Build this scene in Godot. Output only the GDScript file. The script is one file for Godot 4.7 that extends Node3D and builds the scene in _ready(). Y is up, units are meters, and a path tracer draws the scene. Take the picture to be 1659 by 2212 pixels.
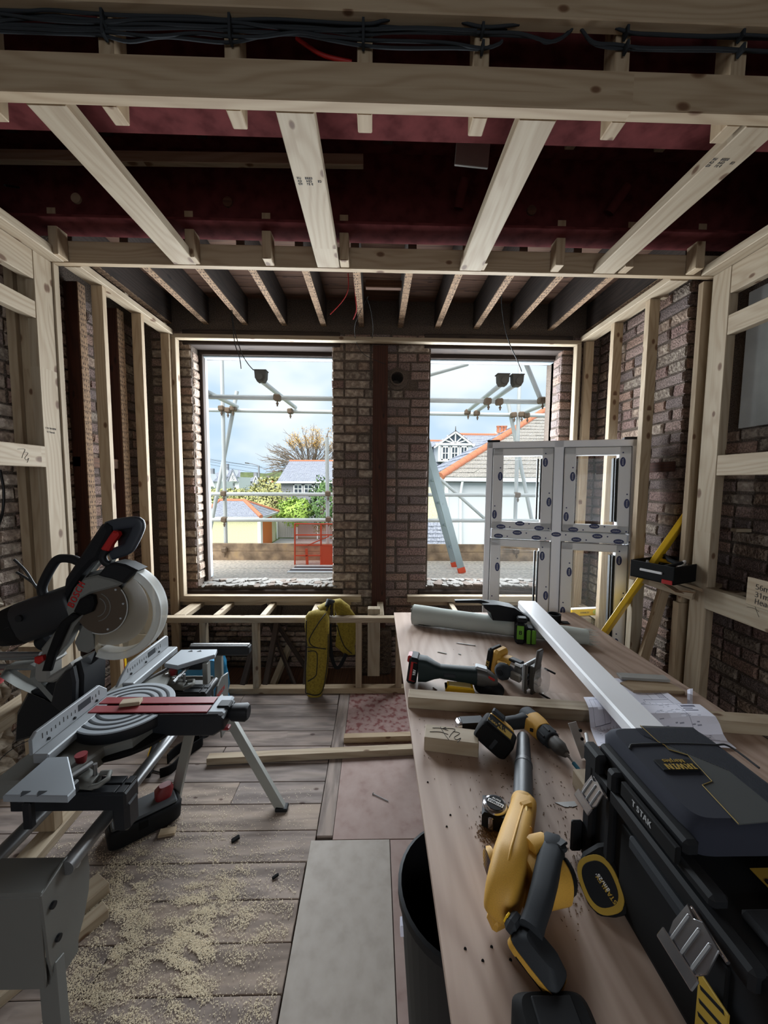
extends Node3D
# A room being refitted: brick shell, new pine framing, two bare window openings, a mitre saw and a bench of tools.

# ---------------------------------------------------------------- camera model (pixels of the 1659x2212 photograph to rays)
const FPX := 819.2
const EYE := Vector3(0, 1.62, 0)
var CB := Basis.from_euler(Vector3(deg_to_rad(-4.557), deg_to_rad(-1.341), deg_to_rad(0.492)))
func ray(a: float, b: float) -> Vector3:
	return CB * Vector3((a - 829.5) / FPX, -(b - 1106.0) / FPX, -1.0)
func ZP(a: float, b: float, d: float) -> Vector3:   # the point at distance d in front (plane z = -d)
	var r := ray(a, b)
	return EYE + r * (-d / r.z)
func YP(a: float, b: float, h: float) -> Vector3:   # the point at height h
	var r := ray(a, b)
	return EYE + r * ((h - EYE.y) / r.y)
func XP(a: float, b: float, x: float) -> Vector3:   # the point on the plane x
	var r := ray(a, b)
	return EYE + r * (x / r.x)

# ---------------------------------------------------------------- naming and tagging
var taken := {}
func numbered(called: String) -> String:
	if not taken.has(called):
		taken[called] = 0
		return called
	taken[called] += 1
	return "%s_%03d" % [called, taken[called]]
func thing(called: String, label: String, category: String, at := Vector3.ZERO, turn := 0.0, group := "") -> Node3D:
	var o := Node3D.new()
	o.name = numbered(called)
	add_child(o)
	o.position = at
	o.rotation.y = turn
	tag(o, label, category, group)
	return o
func tag(o: Node, label := "", category := "", group := "", kind := "") -> Node:
	if label: o.set_meta("label", label)
	if category: o.set_meta("category", category)
	if group: o.set_meta("group", group)
	if kind: o.set_meta("kind", kind)
	return o
func inst(called: String, mesh: Mesh, m: Material, parent: Node = self, xf := Transform3D()) -> MeshInstance3D:
	var o := MeshInstance3D.new()
	o.name = numbered(called) if parent == self else called
	o.mesh = mesh
	o.material_override = m
	o.transform = xf
	parent.add_child(o, true)
	return o

# ---------------------------------------------------------------- mesh building
var rng := RandomNumberGenerator.new()
func rnd(a := 0.0, b := 1.0) -> float:
	return rng.randf_range(a, b)

class MB:
	var v := PackedVector3Array()
	var n := PackedVector3Array()
	var uv := PackedVector2Array()
	var off := Vector2.ZERO
	func tri(a: Vector3, b: Vector3, c: Vector3, na: Vector3, nb: Vector3, nc: Vector3, ua := Vector2.ZERO, ub := Vector2.ZERO, uc := Vector2.ZERO) -> void:
		if (b - a).cross(c - a).dot(na + nb + nc) > 0.0:   # front faces run clockwise
			v.append_array([a, c, b]); n.append_array([na, nc, nb]); uv.append_array([ua + off, uc + off, ub + off])
		else:
			v.append_array([a, b, c]); n.append_array([na, nb, nc]); uv.append_array([ua + off, ub + off, uc + off])
	func quad(a: Vector3, b: Vector3, c: Vector3, d: Vector3, nn: Vector3, s := Vector2(0, 0), t := Vector2(1, 1)) -> void:
		tri(a, b, c, nn, nn, nn, s, Vector2(t.x, s.y), t)
		tri(a, c, d, nn, nn, nn, s, t, Vector2(s.x, t.y))
	func flat(a: Vector3, b: Vector3, c: Vector3, inside: Vector3) -> void:
		var nn := (b - a).cross(c - a).normalized()
		if nn.dot((a + b + c) / 3.0 - inside) < 0.0: nn = -nn
		tri(a, b, c, nn, nn, nn, Vector2(a.x + a.z, a.y), Vector2(b.x + b.z, b.y), Vector2(c.x + c.z, c.y))
	# a box with chamfered edges; u runs along its longest side
	func box(xf: Transform3D, size: Vector3, c := 0.003) -> MB:
		var h := size * 0.5
		c = minf(c, minf(h.x, minf(h.y, h.z)) * 0.8)
		var L := 0
		if size.y > size[L]: L = 1
		if size.z > size[L]: L = 2
		var B := xf.basis
		var P := func(sg: Vector3, ax: int) -> Vector3:
			var p := Vector3(sg.x * (h.x - c), sg.y * (h.y - c), sg.z * (h.z - c))
			p[ax] = sg[ax] * h[ax]
			return p
		var U := func(p: Vector3, ax: int) -> Vector2:
			if ax == L: return Vector2(p[(ax + 1) % 3], p[(ax + 2) % 3])
			return Vector2(p[L], p[3 - L - ax] + 0.37 * ax)
		for ax in 3:
			var a1 := (ax + 1) % 3
			var a2 := (ax + 2) % 3
			for s in [-1.0, 1.0]:
				var q := []
				for k in [[-1, -1], [1, -1], [1, 1], [-1, 1]]:
					var sg := Vector3.ZERO
					sg[ax] = s; sg[a1] = k[0]; sg[a2] = k[1]
					q.append(P.call(sg, ax))
				var nn := Vector3.ZERO
				nn[ax] = s
				nn = (B * nn).normalized()
				tri(xf * q[0], xf * q[1], xf * q[2], nn, nn, nn, U.call(q[0], ax), U.call(q[1], ax), U.call(q[2], ax))
				tri(xf * q[0], xf * q[2], xf * q[3], nn, nn, nn, U.call(q[0], ax), U.call(q[2], ax), U.call(q[3], ax))
		if c <= 0.0: return self
		for ax in 3:      # edges that run along ax
			var a1 := (ax + 1) % 3
			var a2 := (ax + 2) % 3
			for k in [[-1, -1], [1, -1], [1, 1], [-1, 1]]:
				var s0 := Vector3.ZERO
				s0[ax] = -1; s0[a1] = k[0]; s0[a2] = k[1]
				var s1 := s0
				s1[ax] = 1
				var nn := Vector3.ZERO
				nn[a1] = k[0]; nn[a2] = k[1]
				nn = (B * nn).normalized()
				var p0: Vector3 = P.call(s0, a1); var p1: Vector3 = P.call(s1, a1); var p2: Vector3 = P.call(s1, a2); var p3: Vector3 = P.call(s0, a2)
				tri(xf * p0, xf * p1, xf * p2, nn, nn, nn, U.call(p0, a1), U.call(p1, a1), U.call(p2, a1))
				tri(xf * p0, xf * p2, xf * p3, nn, nn, nn, U.call(p0, a1), U.call(p2, a1), U.call(p3, a1))
		for sx in [-1, 1]:
			for sy in [-1, 1]:
				for sz in [-1, 1]:
					var sg := Vector3(sx, sy, sz)
					var nn := (B * sg).normalized()
					var a: Vector3 = P.call(sg, 0); var b: Vector3 = P.call(sg, 1); var d: Vector3 = P.call(sg, 2)
					tri(xf * a, xf * b, xf * d, nn, nn, nn, U.call(a, 0), U.call(b, 0), U.call(d, 0))
		return self
	func bx(x0: float, y0: float, z0: float, x1: float, y1: float, z1: float, c := 0.003) -> MB:
		return box(Transform3D(Basis(), Vector3(x0 + x1, y0 + y1, z0 + z1) * 0.5), Vector3(absf(x1 - x0), absf(y1 - y0), absf(z1 - z0)), c)
	# a bar of section w x h from a to b; w lies along side
	func bar(a: Vector3, b: Vector3, w: float, h: float, up := Vector3.UP, c := 0.002) -> MB:
		var z := (b - a).normalized()
		var x := up.cross(z)
		if x.length() < 0.01: x = Vector3.RIGHT
		x = x.normalized()
		var y := z.cross(x).normalized()
		return box(Transform3D(Basis(x, y, z), (a + b) * 0.5), Vector3(w, h, a.distance_to(b)), c)
	# a cylinder or cone from a to b
	func cyl(a: Vector3, b: Vector3, r0: float, r1 := -1.0, k := 16, caps := true) -> MB:
		if r1 < 0.0: r1 = r0
		var z := (b - a).normalized()
		var x := z.cross(Vector3.UP if absf(z.y) < 0.9 else Vector3.RIGHT).normalized()
		var y := z.cross(x)
		var lean := (r0 - r1) / maxf(a.distance_to(b), 1e-6)
		var ln := a.distance_to(b)
		for i in k:
			var t0 := TAU * i / k
			var t1 := TAU * (i + 1) / k
			var d0 := x * cos(t0) + y * sin(t0)
			var d1 := x * cos(t1) + y * sin(t1)
			var n0 := (d0 + z * lean).normalized()
			var n1 := (d1 + z * lean).normalized()
			var u0 := Vector2(0, t0 * r0); var u1 := Vector2(0, t1 * r0); var u2 := Vector2(ln, t1 * r0); var u3 := Vector2(ln, t0 * r0)
			if r0 > 0.0: tri(a + d0 * r0, a + d1 * r0, b + d1 * r1, n0, n1, n1, u0, u1, u2)
			if r1 > 0.0: tri(a + d0 * r0, b + d1 * r1, b + d0 * r1, n0, n1, n0, u0, u2, u3)
			if caps:
				if r0 > 0.0: tri(a, a + d0 * r0, a + d1 * r0, -z, -z, -z, Vector2.ZERO, Vector2(d0.x, d0.y) * r0, Vector2(d1.x, d1.y) * r0)
				if r1 > 0.0: tri(b, b + d0 * r1, b + d1 * r1, z, z, z, Vector2.ZERO, Vector2(d0.x, d0.y) * r1, Vector2(d1.x, d1.y) * r1)
		return self
	# profile of (radius, height) turned about the y axis of xf
	func lathe(pf: Array, xf := Transform3D(), k := 24, sweep := TAU, from := 0.0, sharp := 0.6) -> MB:
		var rows := []
		for j in pf.size() - 1:
			var e: Vector2 = pf[j + 1] - pf[j]
			rows.append(Vector2(e.y, -e.x).normalized())
		for j in pf.size() - 1:
			var m: Vector2 = rows[j]
			var na: Vector2 = m if j == 0 or m.dot(rows[j - 1]) < sharp else (m + rows[j - 1]).normalized()
			var nb: Vector2 = m if j == pf.size() - 2 or m.dot(rows[j + 1]) < sharp else (m + rows[j + 1]).normalized()
			for i in k:
				var t0 := from + sweep * i / k
				var t1 := from + sweep * (i + 1) / k
				var d0 := Vector3(cos(t0), 0, sin(t0))
				var d1 := Vector3(cos(t1), 0, sin(t1))
				var p: Vector2 = pf[j]
				var q: Vector2 = pf[j + 1]
				var A := xf * (d0 * p.x + Vector3.UP * p.y); var Bq := xf * (d1 * p.x + Vector3.UP * p.y)
				var C := xf * (d1 * q.x + Vector3.UP * q.y); var D := xf * (d0 * q.x + Vector3.UP * q.y)
				var b := xf.basis
				var nA := (b * (d0 * na.x + Vector3.UP * na.y)).normalized(); var nB := (b * (d1 * na.x + Vector3.UP * na.y)).normalized()
				var nC := (b * (d1 * nb.x + Vector3.UP * nb.y)).normalized(); var nD := (b * (d0 * nb.x + Vector3.UP * nb.y)).normalized()
				var ua := Vector2(t0, p.y); var ub := Vector2(t1, p.y); var uc := Vector2(t1, q.y); var ud := Vector2(t0, q.y)
				if p.x > 1e-6: tri(A, Bq, C, nA, nB, nC, ua, ub, uc)
				if q.x > 1e-6: tri(A, C, D, nA, nC, nD, ua, uc, ud)
		return self
	# an outline in the xy plane of xf, given depth along z (from 0), edges bevelled by bv
	func prism(poly: Array, depth: float, xf := Transform3D(), bv := 0.0, smooth := 0.8) -> MB:
		var pts := PackedVector2Array(poly)
		var area := 0.0
		for i in pts.size(): area += pts[i].cross(pts[(i + 1) % pts.size()])
		if area < 0.0: pts.reverse()
		var k := pts.size()
		var en := []
		for i in k:
			var e := pts[(i + 1) % k] - pts[i]
			en.append(Vector2(e.y, -e.x).normalized())
		var inn := PackedVector2Array()
		for i in k:
			var m: Vector2 = en[i] + en[(i + k - 1) % k]
			var l := m.length()
			m = m / maxf(l, 0.3)
			inn.append(pts[i] - m * bv * minf(1.0 / maxf(m.dot(en[i]), 0.4), 2.0))
		var idx := Geometry2D.triangulate_polygon(inn)
		var b := xf.basis
		var nz := (b * Vector3.BACK).normalized()
		for t in range(0, idx.size(), 3):
			var a := inn[idx[t]]; var c := inn[idx[t + 1]]; var d := inn[idx[t + 2]]
			tri(xf * Vector3(a.x, a.y, depth), xf * Vector3(c.x, c.y, depth), xf * Vector3(d.x, d.y, depth), nz, nz, nz, a, c, d)
			tri(xf * Vector3(a.x, a.y, 0), xf * Vector3(c.x, c.y, 0), xf * Vector3(d.x, d.y, 0), -nz, -nz, -nz, a, c, d)
		var run := 0.0
		for i in k:
			var j := (i + 1) % k
			var m: Vector2 = en[i]
			var pm: Vector2 = en[(i + k - 1) % k]
			var nm: Vector2 = en[j]
			var n0 := (m + pm).normalized() if m.dot(pm) > smooth else m
			var n1 := (m + nm).normalized() if m.dot(nm) > smooth else m
			var w0 := (b * Vector3(n0.x, n0.y, 0)).normalized(); var w1 := (b * Vector3(n1.x, n1.y, 0)).normalized()
			var p := pts[i]; var q := pts[j]
			var ln := p.distance_to(q)
			var A := xf * Vector3(p.x, p.y, bv); var Bq := xf * Vector3(q.x, q.y, bv); var C := xf * Vector3(q.x, q.y, depth - bv); var D := xf * Vector3(p.x, p.y, depth - bv)
			tri(A, Bq, C, w0, w1, w1, Vector2(run, 0), Vector2(run + ln, 0), Vector2(run + ln, depth))
			tri(A, C, D, w0, w1, w0, Vector2(run, 0), Vector2(run + ln, depth), Vector2(run, depth))
			if bv > 0.0:
				var pi := inn[i]; var qi := inn[j]
				for s in [[0.0, bv, -nz], [depth, depth - bv, nz]]:
					var e0 := xf * Vector3(pi.x, pi.y, s[0]); var e1 := xf * Vector3(qi.x, qi.y, s[0])
					var f0 := xf * Vector3(p.x, p.y, s[1]); var f1 := xf * Vector3(q.x, q.y, s[1])
					var z0: Vector3 = (w0 + s[2]).normalized(); var z1: Vector3 = (w1 + s[2]).normalized()
					tri(e0, e1, f1, z0, z1, z1, pi, qi, q)
					tri(e0, f1, f0, z0, z1, z0, pi, q, p)
			run += ln
		return self
	# a pipe along points
	func tube(pts: Array, r: float, k := 8, closed_ends := true) -> MB:
		var rings := []
		var up := Vector3.UP
		for i in pts.size():
			var d: Vector3 = (pts[mini(i + 1, pts.size() - 1)] - pts[maxi(i - 1, 0)]).normalized()
			var x := up.cross(d)
			if x.length() < 0.05: x = Vector3.RIGHT.cross(d)
			x = x.normalized()
			var y := d.cross(x).normalized()
			up = y
			var ring := []
			for j in k: ring.append(pts[i] + (x * cos(TAU * j / k) + y * sin(TAU * j / k)) * r)
			rings.append(ring)
		return loft(rings, closed_ends)
	# skin over closed rings of points, all of the same count
	func loft(rings: Array, caps := true, sharp := false) -> MB:
		var m := rings.size()
		var k: int = rings[0].size()
		var cen := []
		for r in rings:
			var c := Vector3.ZERO
			for p in r: c += p
			cen.append(c / k)
		var nr := []
		for i in m:
			var row := []
			for j in k:
				var du: Vector3 = rings[mini(i + 1, m - 1)][j] - rings[maxi(i - 1, 0)][j]
				var dv: Vector3 = rings[i][(j + 1) % k] - rings[i][(j + k - 1) % k]
				var q := du.cross(dv).normalized()
				if q.length() < 0.5: q = (rings[i][j] - cen[i]).normalized()
				if q.dot(rings[i][j] - cen[i]) < 0.0: q = -q
				row.append(q)
			nr.append(row)
		var run := 0.0
		for i in m - 1:
			var ln: float = cen[i].distance_to(cen[i + 1])
			for j in k:
				var jj := (j + 1) % k
				var a: Vector3 = rings[i][j]; var b: Vector3 = rings[i][jj]; var c: Vector3 = rings[i + 1][jj]; var d: Vector3 = rings[i + 1][j]
				var f := float(j) / k; var g := float(j + 1) / k
				var sc := 0.2
				if sharp:
					flat(a, b, c, (cen[i] + cen[i + 1]) * 0.5); flat(a, c, d, (cen[i] + cen[i + 1]) * 0.5)
				else:
					tri(a, b, c, nr[i][j], nr[i][jj], nr[i + 1][jj], Vector2(run, f * sc), Vector2(run, g * sc), Vector2(run + ln, g * sc))
					tri(a, c, d, nr[i][j], nr[i + 1][jj], nr[i + 1][j], Vector2(run, f * sc), Vector2(run + ln, g * sc), Vector2(run + ln, f * sc))
			run += ln
		if caps:
			for e in [[0, 1], [m - 1, m - 2]]:
				var c: Vector3 = cen[e[0]]
				var nn: Vector3 = (c - cen[e[1]]).normalized()
				for j in k:
					tri(c, rings[e[0]][j], rings[e[0]][(j + 1) % k], nn, nn, nn)
		return self
	func mesh() -> ArrayMesh:
		var a := []
		a.resize(Mesh.ARRAY_MAX)
		a[Mesh.ARRAY_VERTEX] = v
		a[Mesh.ARRAY_NORMAL] = n
		a[Mesh.ARRAY_TEX_UV] = uv
		var m := ArrayMesh.new()
		m.add_surface_from_arrays(Mesh.PRIMITIVE_TRIANGLES, a)
		return m

# rounded ring for lofts: centre c, half sizes along the axes x and y, exponent e (2 = ellipse, 6 = rounded box)
func ring(c: Vector3, x: Vector3, y: Vector3, e := 2.0, k := 20) -> Array:
	var r := []
	for j in k:
		var t := TAU * j / k
		var cs := cos(t)
		var sn := sin(t)
		r.append(c + x * signf(cs) * pow(absf(cs), 2.0 / e) + y * signf(sn) * pow(absf(sn), 2.0 / e))
	return r
func mb() -> MB:
	var m := MB.new()
	m.off = Vector2(rnd(0, 7), rnd(0, 7))
	return m
func put(called: String, b: MB, m: Material, parent: Node = self, xf := Transform3D()) -> MeshInstance3D:
	return inst(called, b.mesh(), m, parent, xf)
func T(p: Vector3, rx := 0.0, ry := 0.0, rz := 0.0) -> Transform3D:
	return Transform3D(Basis.from_euler(Vector3(deg_to_rad(rx), deg_to_rad(ry), deg_to_rad(rz))), p)
func V2s(a: Array) -> Array:      # flat number list to points
	var r := []
	for i in range(0, a.size(), 2): r.append(Vector2(a[i], a[i + 1]))
	return r
func part(called: String, x0: float, y0: float, z0: float, x1: float, y1: float, z1: float, m: Material, parent: Node = self, c := 0.003) -> MeshInstance3D:
	return put(called, mb().bx(x0, y0, z0, x1, y1, z1, c), m, parent)
func spline(pts: Array, per := 8) -> Array:
	var r := []
	for i in pts.size() - 1:
		var a: Vector3 = pts[maxi(i - 1, 0)]; var b: Vector3 = pts[i]; var c: Vector3 = pts[i + 1]; var d: Vector3 = pts[mini(i + 2, pts.size() - 1)]
		for k in per: r.append(b.cubic_interpolate(c, a, d, float(k) / per))
	r.append(pts[-1])
	return r
func text(s: String, size: float, m: Material, parent: Node, xf: Transform3D, called := "lettering", bold := true, depth := 0.0006) -> MeshInstance3D:
	var tm := TextMesh.new()
	var f := SystemFont.new()
	f.font_names = PackedStringArray(["Droid Sans"])
	if bold: f.font_weight = 700
	tm.font = f
	tm.text = s
	tm.font_size = 32
	tm.pixel_size = size / 32.0
	tm.depth = depth
	tm.curve_step = 4.0
	return inst(called, tm, m, parent, xf)

# ---------------------------------------------------------------- materials
var M := {}
func noise(freq: float, oct := 4, sd := 1, kind := FastNoiseLite.TYPE_SIMPLEX_SMOOTH) -> FastNoiseLite:
	var f := FastNoiseLite.new()
	f.noise_type = kind
	f.frequency = freq
	f.fractal_octaves = oct
	f.seed = sd
	return f
func ntex(f: FastNoiseLite, stops: Array, size := 512, normal := 0.0) -> NoiseTexture2D:
	var t := NoiseTexture2D.new()
	t.width = size
	t.height = size
	t.seamless = true
	t.noise = f
	if normal > 0.0:
		t.as_normal_map = true
		t.bump_strength = normal
	if stops:
		var g := Gradient.new()
		var offs := PackedFloat32Array()
		var cols := PackedColorArray()
		for s in stops:
			offs.append(s[0])
			cols.append(s[1])
		g.offsets = offs
		g.colors = cols
		t.color_ramp = g
	return t
func mat(key: String, c: Color, rough := 0.7, metal := 0.0) -> StandardMaterial3D:
	var m := StandardMaterial3D.new()
	m.resource_name = key
	m.albedo_color = c
	m.roughness = rough
	m.metallic = metal
	M[key] = m
	return m
func tri_tex(m: StandardMaterial3D, t: Texture2D, sc: float, world := false) -> StandardMaterial3D:
	m.albedo_texture = t
	m.uv1_triplanar = true
	m.uv1_world_triplanar = world
	m.uv1_scale = Vector3.ONE * sc
	return m
func bump(m: StandardMaterial3D, t: Texture2D, s := 1.0) -> StandardMaterial3D:
	m.heightmap_enabled = true
	m.heightmap_texture = t
	m.heightmap_scale = s
	return m
# sawn softwood: rings seen along the grain, knots; u along the piece
func wood_image(w: int, h: int, sd: int, pale: Color, dark: Color, knots: int, rings: float, knot := Color(0.36, 0.22, 0.12)) -> ImageTexture:
	var im := Image.create(w, h, false, Image.FORMAT_RGB8)
	var f := noise(0.004, 3, sd)
	var g := noise(0.05, 3, sd + 5)
	var r := RandomNumberGenerator.new()
	r.seed = sd
	var ks := []
	for i in knots: ks.append(Vector3(r.randf() * w, r.randf() * h, r.randf_range(5, 10) * h / 256.0))
	for y in h:
		for x in w:
			var bend := 0.0
			var near := 0.0
			for k in ks:
				var dx: float = (x - k.x) / (k.z * 3.2)
				var dy: float = (y - k.y) / k.z
				var q := dx * dx + dy * dy
				if q < 12.0:
					bend += signf(dy) * 14.0 * exp(-q * 0.35) * h / 256.0
					var q2: float = pow((x - k.x) / (k.z * 1.2), 2.0) + dy * dy
					near = maxf(near, clampf(1.25 - q2, 0.0, 1.0))
			var t := (y + bend) * rings / h + f.get_noise_2d(x * 0.35, y * 1.2) * 3.0
			var s := pow(0.5 + 0.5 * sin(t * TAU), 2.0) * 0.55 + 0.45 * (0.5 + 0.5 * g.get_noise_2d(x * 0.12, y * 2.2))
			var c := pale.lerp(dark, clampf(s, 0.0, 1.0))
			c = c.lerp(knot, near * 0.75)
			im.set_pixel(x, y, c)
	return ImageTexture.create_from_image(im)
func wood(key: String, tex: Texture2D, tint: Color, len_m: float, wide_m: float, rough := 0.75) -> StandardMaterial3D:
	var m := mat(key, tint, rough)
	m.albedo_texture = tex
	m.uv1_scale = Vector3(1.0 / len_m, 1.0 / wide_m, 1)
	return m
func make_materials() -> void:
	var pine := wood_image(1024, 256, 3, Color(0.81, 0.75, 0.66), Color(0.7, 0.62, 0.52), 14, 11.0)
	wood("pine", pine, Color(0.78, 0.765, 0.74), 2.4, 0.42)
	wood("pine_warm", pine, Color(0.795, 0.76, 0.71), 2.2, 0.4)
	wood("pine_grey", pine, Color(0.765, 0.765, 0.75), 2.6, 0.45)
	var old := wood_image(512, 256, 11, Color(0.4, 0.34, 0.3), Color(0.26, 0.22, 0.19), 6, 12.0, Color(0.14, 0.1, 0.08))
	wood("old_joist", old, Color(0.62, 0.58, 0.56), 1.6, 0.35, 0.95)
	wood("old_board", old, Color(0.95, 0.78, 0.66), 1.5, 0.3, 0.9)
	wood("old_batten", old, Color(0.7, 0.46, 0.36), 1.5, 0.3, 0.9)
	# lath marks: pale strip with rows of dark nail holes and dark bands
	var im := Image.create(512, 64, false, Image.FORMAT_RGB8)
	var fn := noise(0.06, 3, 9)
	for y in 64:
		for x in 512:
			var s := 0.5 + 0.5 * fn.get_noise_2d(x * 0.8, y)
			im.set_pixel(x, y, Color(0.66, 0.58, 0.5).lerp(Color(0.4, 0.34, 0.29), s))
	var r := RandomNumberGenerator.new()
	r.seed = 4
	for i in 26:
		var x0 := int(i * 19.7 + r.randf() * 4)
		for q in 3:
			var yy := 14 + q * 15 + r.randi() % 8
			im.fill_rect(Rect2i(x0 + r.randi() % 5, yy, 7, 4), Color(0.1, 0.07, 0.05))
		if i % 2: im.fill_rect(Rect2i(x0 + 9, 0, 3, 64), Color(0.38, 0.32, 0.27))
	var lm := wood("lathed", ImageTexture.create_from_image(im), Color(0.95, 0.88, 0.8), 0.9, 0.08, 0.95)
	lm.uv1_offset = Vector3(0, 0, 0)
	# brickwork
	var bn := ntex(noise(0.03, 5, 21), [[0.0, Color(0.62, 0.6, 0.58)], [0.45, Color(0.86, 0.84, 0.82)], [0.6, Color(1, 0.97, 0.95)], [1.0, Color(1, 1, 1)]])
	var bh := ntex(noise(0.05, 5, 22), [])
	var tones := [Color(0.53, 0.44, 0.42), Color(0.58, 0.5, 0.47), Color(0.5, 0.43, 0.41), Color(0.6, 0.5, 0.45), Color(0.48, 0.43, 0.42), Color(0.56, 0.5, 0.48)]
	for i in 6:
		bump(tri_tex(mat("brick%d" % i, tones[i], 0.95), bn, 3.2 + 0.3 * i, true), bh, 0.8)
	var lime := ntex(noise(0.022, 5, 31), [[0.0, Color(0.45, 0.38, 0.34)], [0.4, Color(0.52, 0.46, 0.41)], [0.62, Color(0.63, 0.57, 0.51)], [1.0, Color(0.7, 0.65, 0.58)]])
	for i in 3:   # bricks with old lime wash and mortar smeared on them
		bump(tri_tex(mat("limed%d" % i, [Color(1, 1, 1), Color(0.9, 0.86, 0.84), Color(0.84, 0.84, 0.84)][i], 0.95), lime, 1.5 + 0.3 * i, true), bh, 0.9)
	bump(tri_tex(mat("mortar", Color(0.44, 0.39, 0.35), 1.0), bn, 6.0, true), bh, 1.0)
	bump(tri_tex(mat("lime_edge", Color(0.53, 0.52, 0.5), 0.95), bn, 7.0, true), bh, 1.2)
	tri_tex(mat("plaster", Color(0.62, 0.61, 0.59), 0.9), ntex(noise(0.015, 4, 33), [[0.0, Color(0.88, 0.88, 0.88)], [1.0, Color(1, 1, 1)]]), 0.6, true)
	tri_tex(mat("rubble_pale", Color(1.0, 0.97, 0.93), 1.0), ntex(noise(0.03, 5, 35), [[0.0, Color(0.42, 0.39, 0.36)], [0.35, Color(0.6, 0.57, 0.53)], [0.6, Color(0.76, 0.74, 0.7)], [1.0, Color(0.82, 0.8, 0.77)]]), 1.6, true)
	bump(tri_tex(mat("rubble", Color(0.52, 0.48, 0.44), 1.0), lime, 2.2, true), bh, 1.5)
	# steel, cables
	var rust := ntex(noise(0.012, 4, 41), [[0.0, Color(0.7, 0.66, 0.66)], [0.5, Color(0.9, 0.9, 0.9)], [1.0, Color(1, 1, 1)]])
	tri_tex(mat("red_oxide", Color(0.36, 0.18, 0.18), 0.9), rust, 1.5, true)
	M.red_oxide.metallic_specular = 0.12
	mat("cable_grey", Color(0.17, 0.18, 0.19), 0.8)
	M.cable_grey.metallic_specular = 0.2
	mat("cable_black", Color(0.06, 0.06, 0.065), 0.5)
	mat("cable_red", Color(0.62, 0.1, 0.08), 0.5)
	# floors and sheet
	var dust := ntex(noise(0.008, 5, 51), [[0.0, Color(0.74, 0.71, 0.69)], [0.4, Color(0.87, 0.85, 0.83)], [0.62, Color(1, 0.98, 0.95)], [1.0, Color(1.0, 0.98, 0.93)]], 512)
	for i in 4:
		var fm := wood("floor%d" % i, wood_image(512, 128, 60 + i, Color(0.6, 0.565, 0.545), Color(0.51, 0.475, 0.455), 3, 5.0, Color(0.25, 0.18, 0.16)), [Color(1.0, 0.98, 0.97), Color(0.95, 0.93, 0.93), Color(1.0, 0.97, 0.94), Color(0.92, 0.91, 0.92)][i], 1.7, 0.3, 0.85)
		fm.detail_enabled = true
		fm.detail_blend_mode = BaseMaterial3D.BLEND_MODE_MUL
		fm.detail_albedo = dust
	var spots := ntex(noise(0.05, 5, 71), [[0.0, Color(0.42, 0.2, 0.19)], [0.33, Color(0.47, 0.3, 0.28)], [0.42, Color(0.55, 0.45, 0.43)], [1.0, Color(0.62, 0.54, 0.51)]])
	tri_tex(mat("red_sheet", Color(0.95, 0.92, 0.92), 0.85), spots, 0.7, true)
	var spots2 := ntex(noise(0.02, 5, 72), [[0.0, Color(0.52, 0.43, 0.41)], [0.3, Color(0.58, 0.51, 0.48)], [0.5, Color(0.6, 0.535, 0.505)], [1.0, Color(0.63, 0.57, 0.54)]])
	tri_tex(mat("pink_sheet", Color(0.95, 0.92, 0.92), 0.85), spots2, 0.9, true)
	tri_tex(mat("hardboard", Color(0.62, 0.585, 0.55), 0.7), ntex(noise(0.02, 5, 73), [[0.0, Color(0.88, 0.87, 0.86)], [0.5, Color(0.96, 0.955, 0.95)], [1.0, Color(1, 1, 1)]]), 1.1, true)
	var ply := wood_image(1024, 512, 81, Color(0.7, 0.63, 0.58), Color(0.58, 0.5, 0.45), 2, 22.0, Color(0.45, 0.33, 0.29))
	var pm := wood("ply", ply, Color(0.98, 0.95, 0.93), 2.6, 1.4, 0.6)
	mat("sawdust", Color(0.9, 0.845, 0.74), 0.95)
	mat("frame_grey", Color(0.5, 0.53, 0.55), 0.8)
	mat("ink", Color(0.16, 0.14, 0.13), 0.8)
	mat("blue_grey", Color(0.55, 0.6, 0.66), 0.7)

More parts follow.
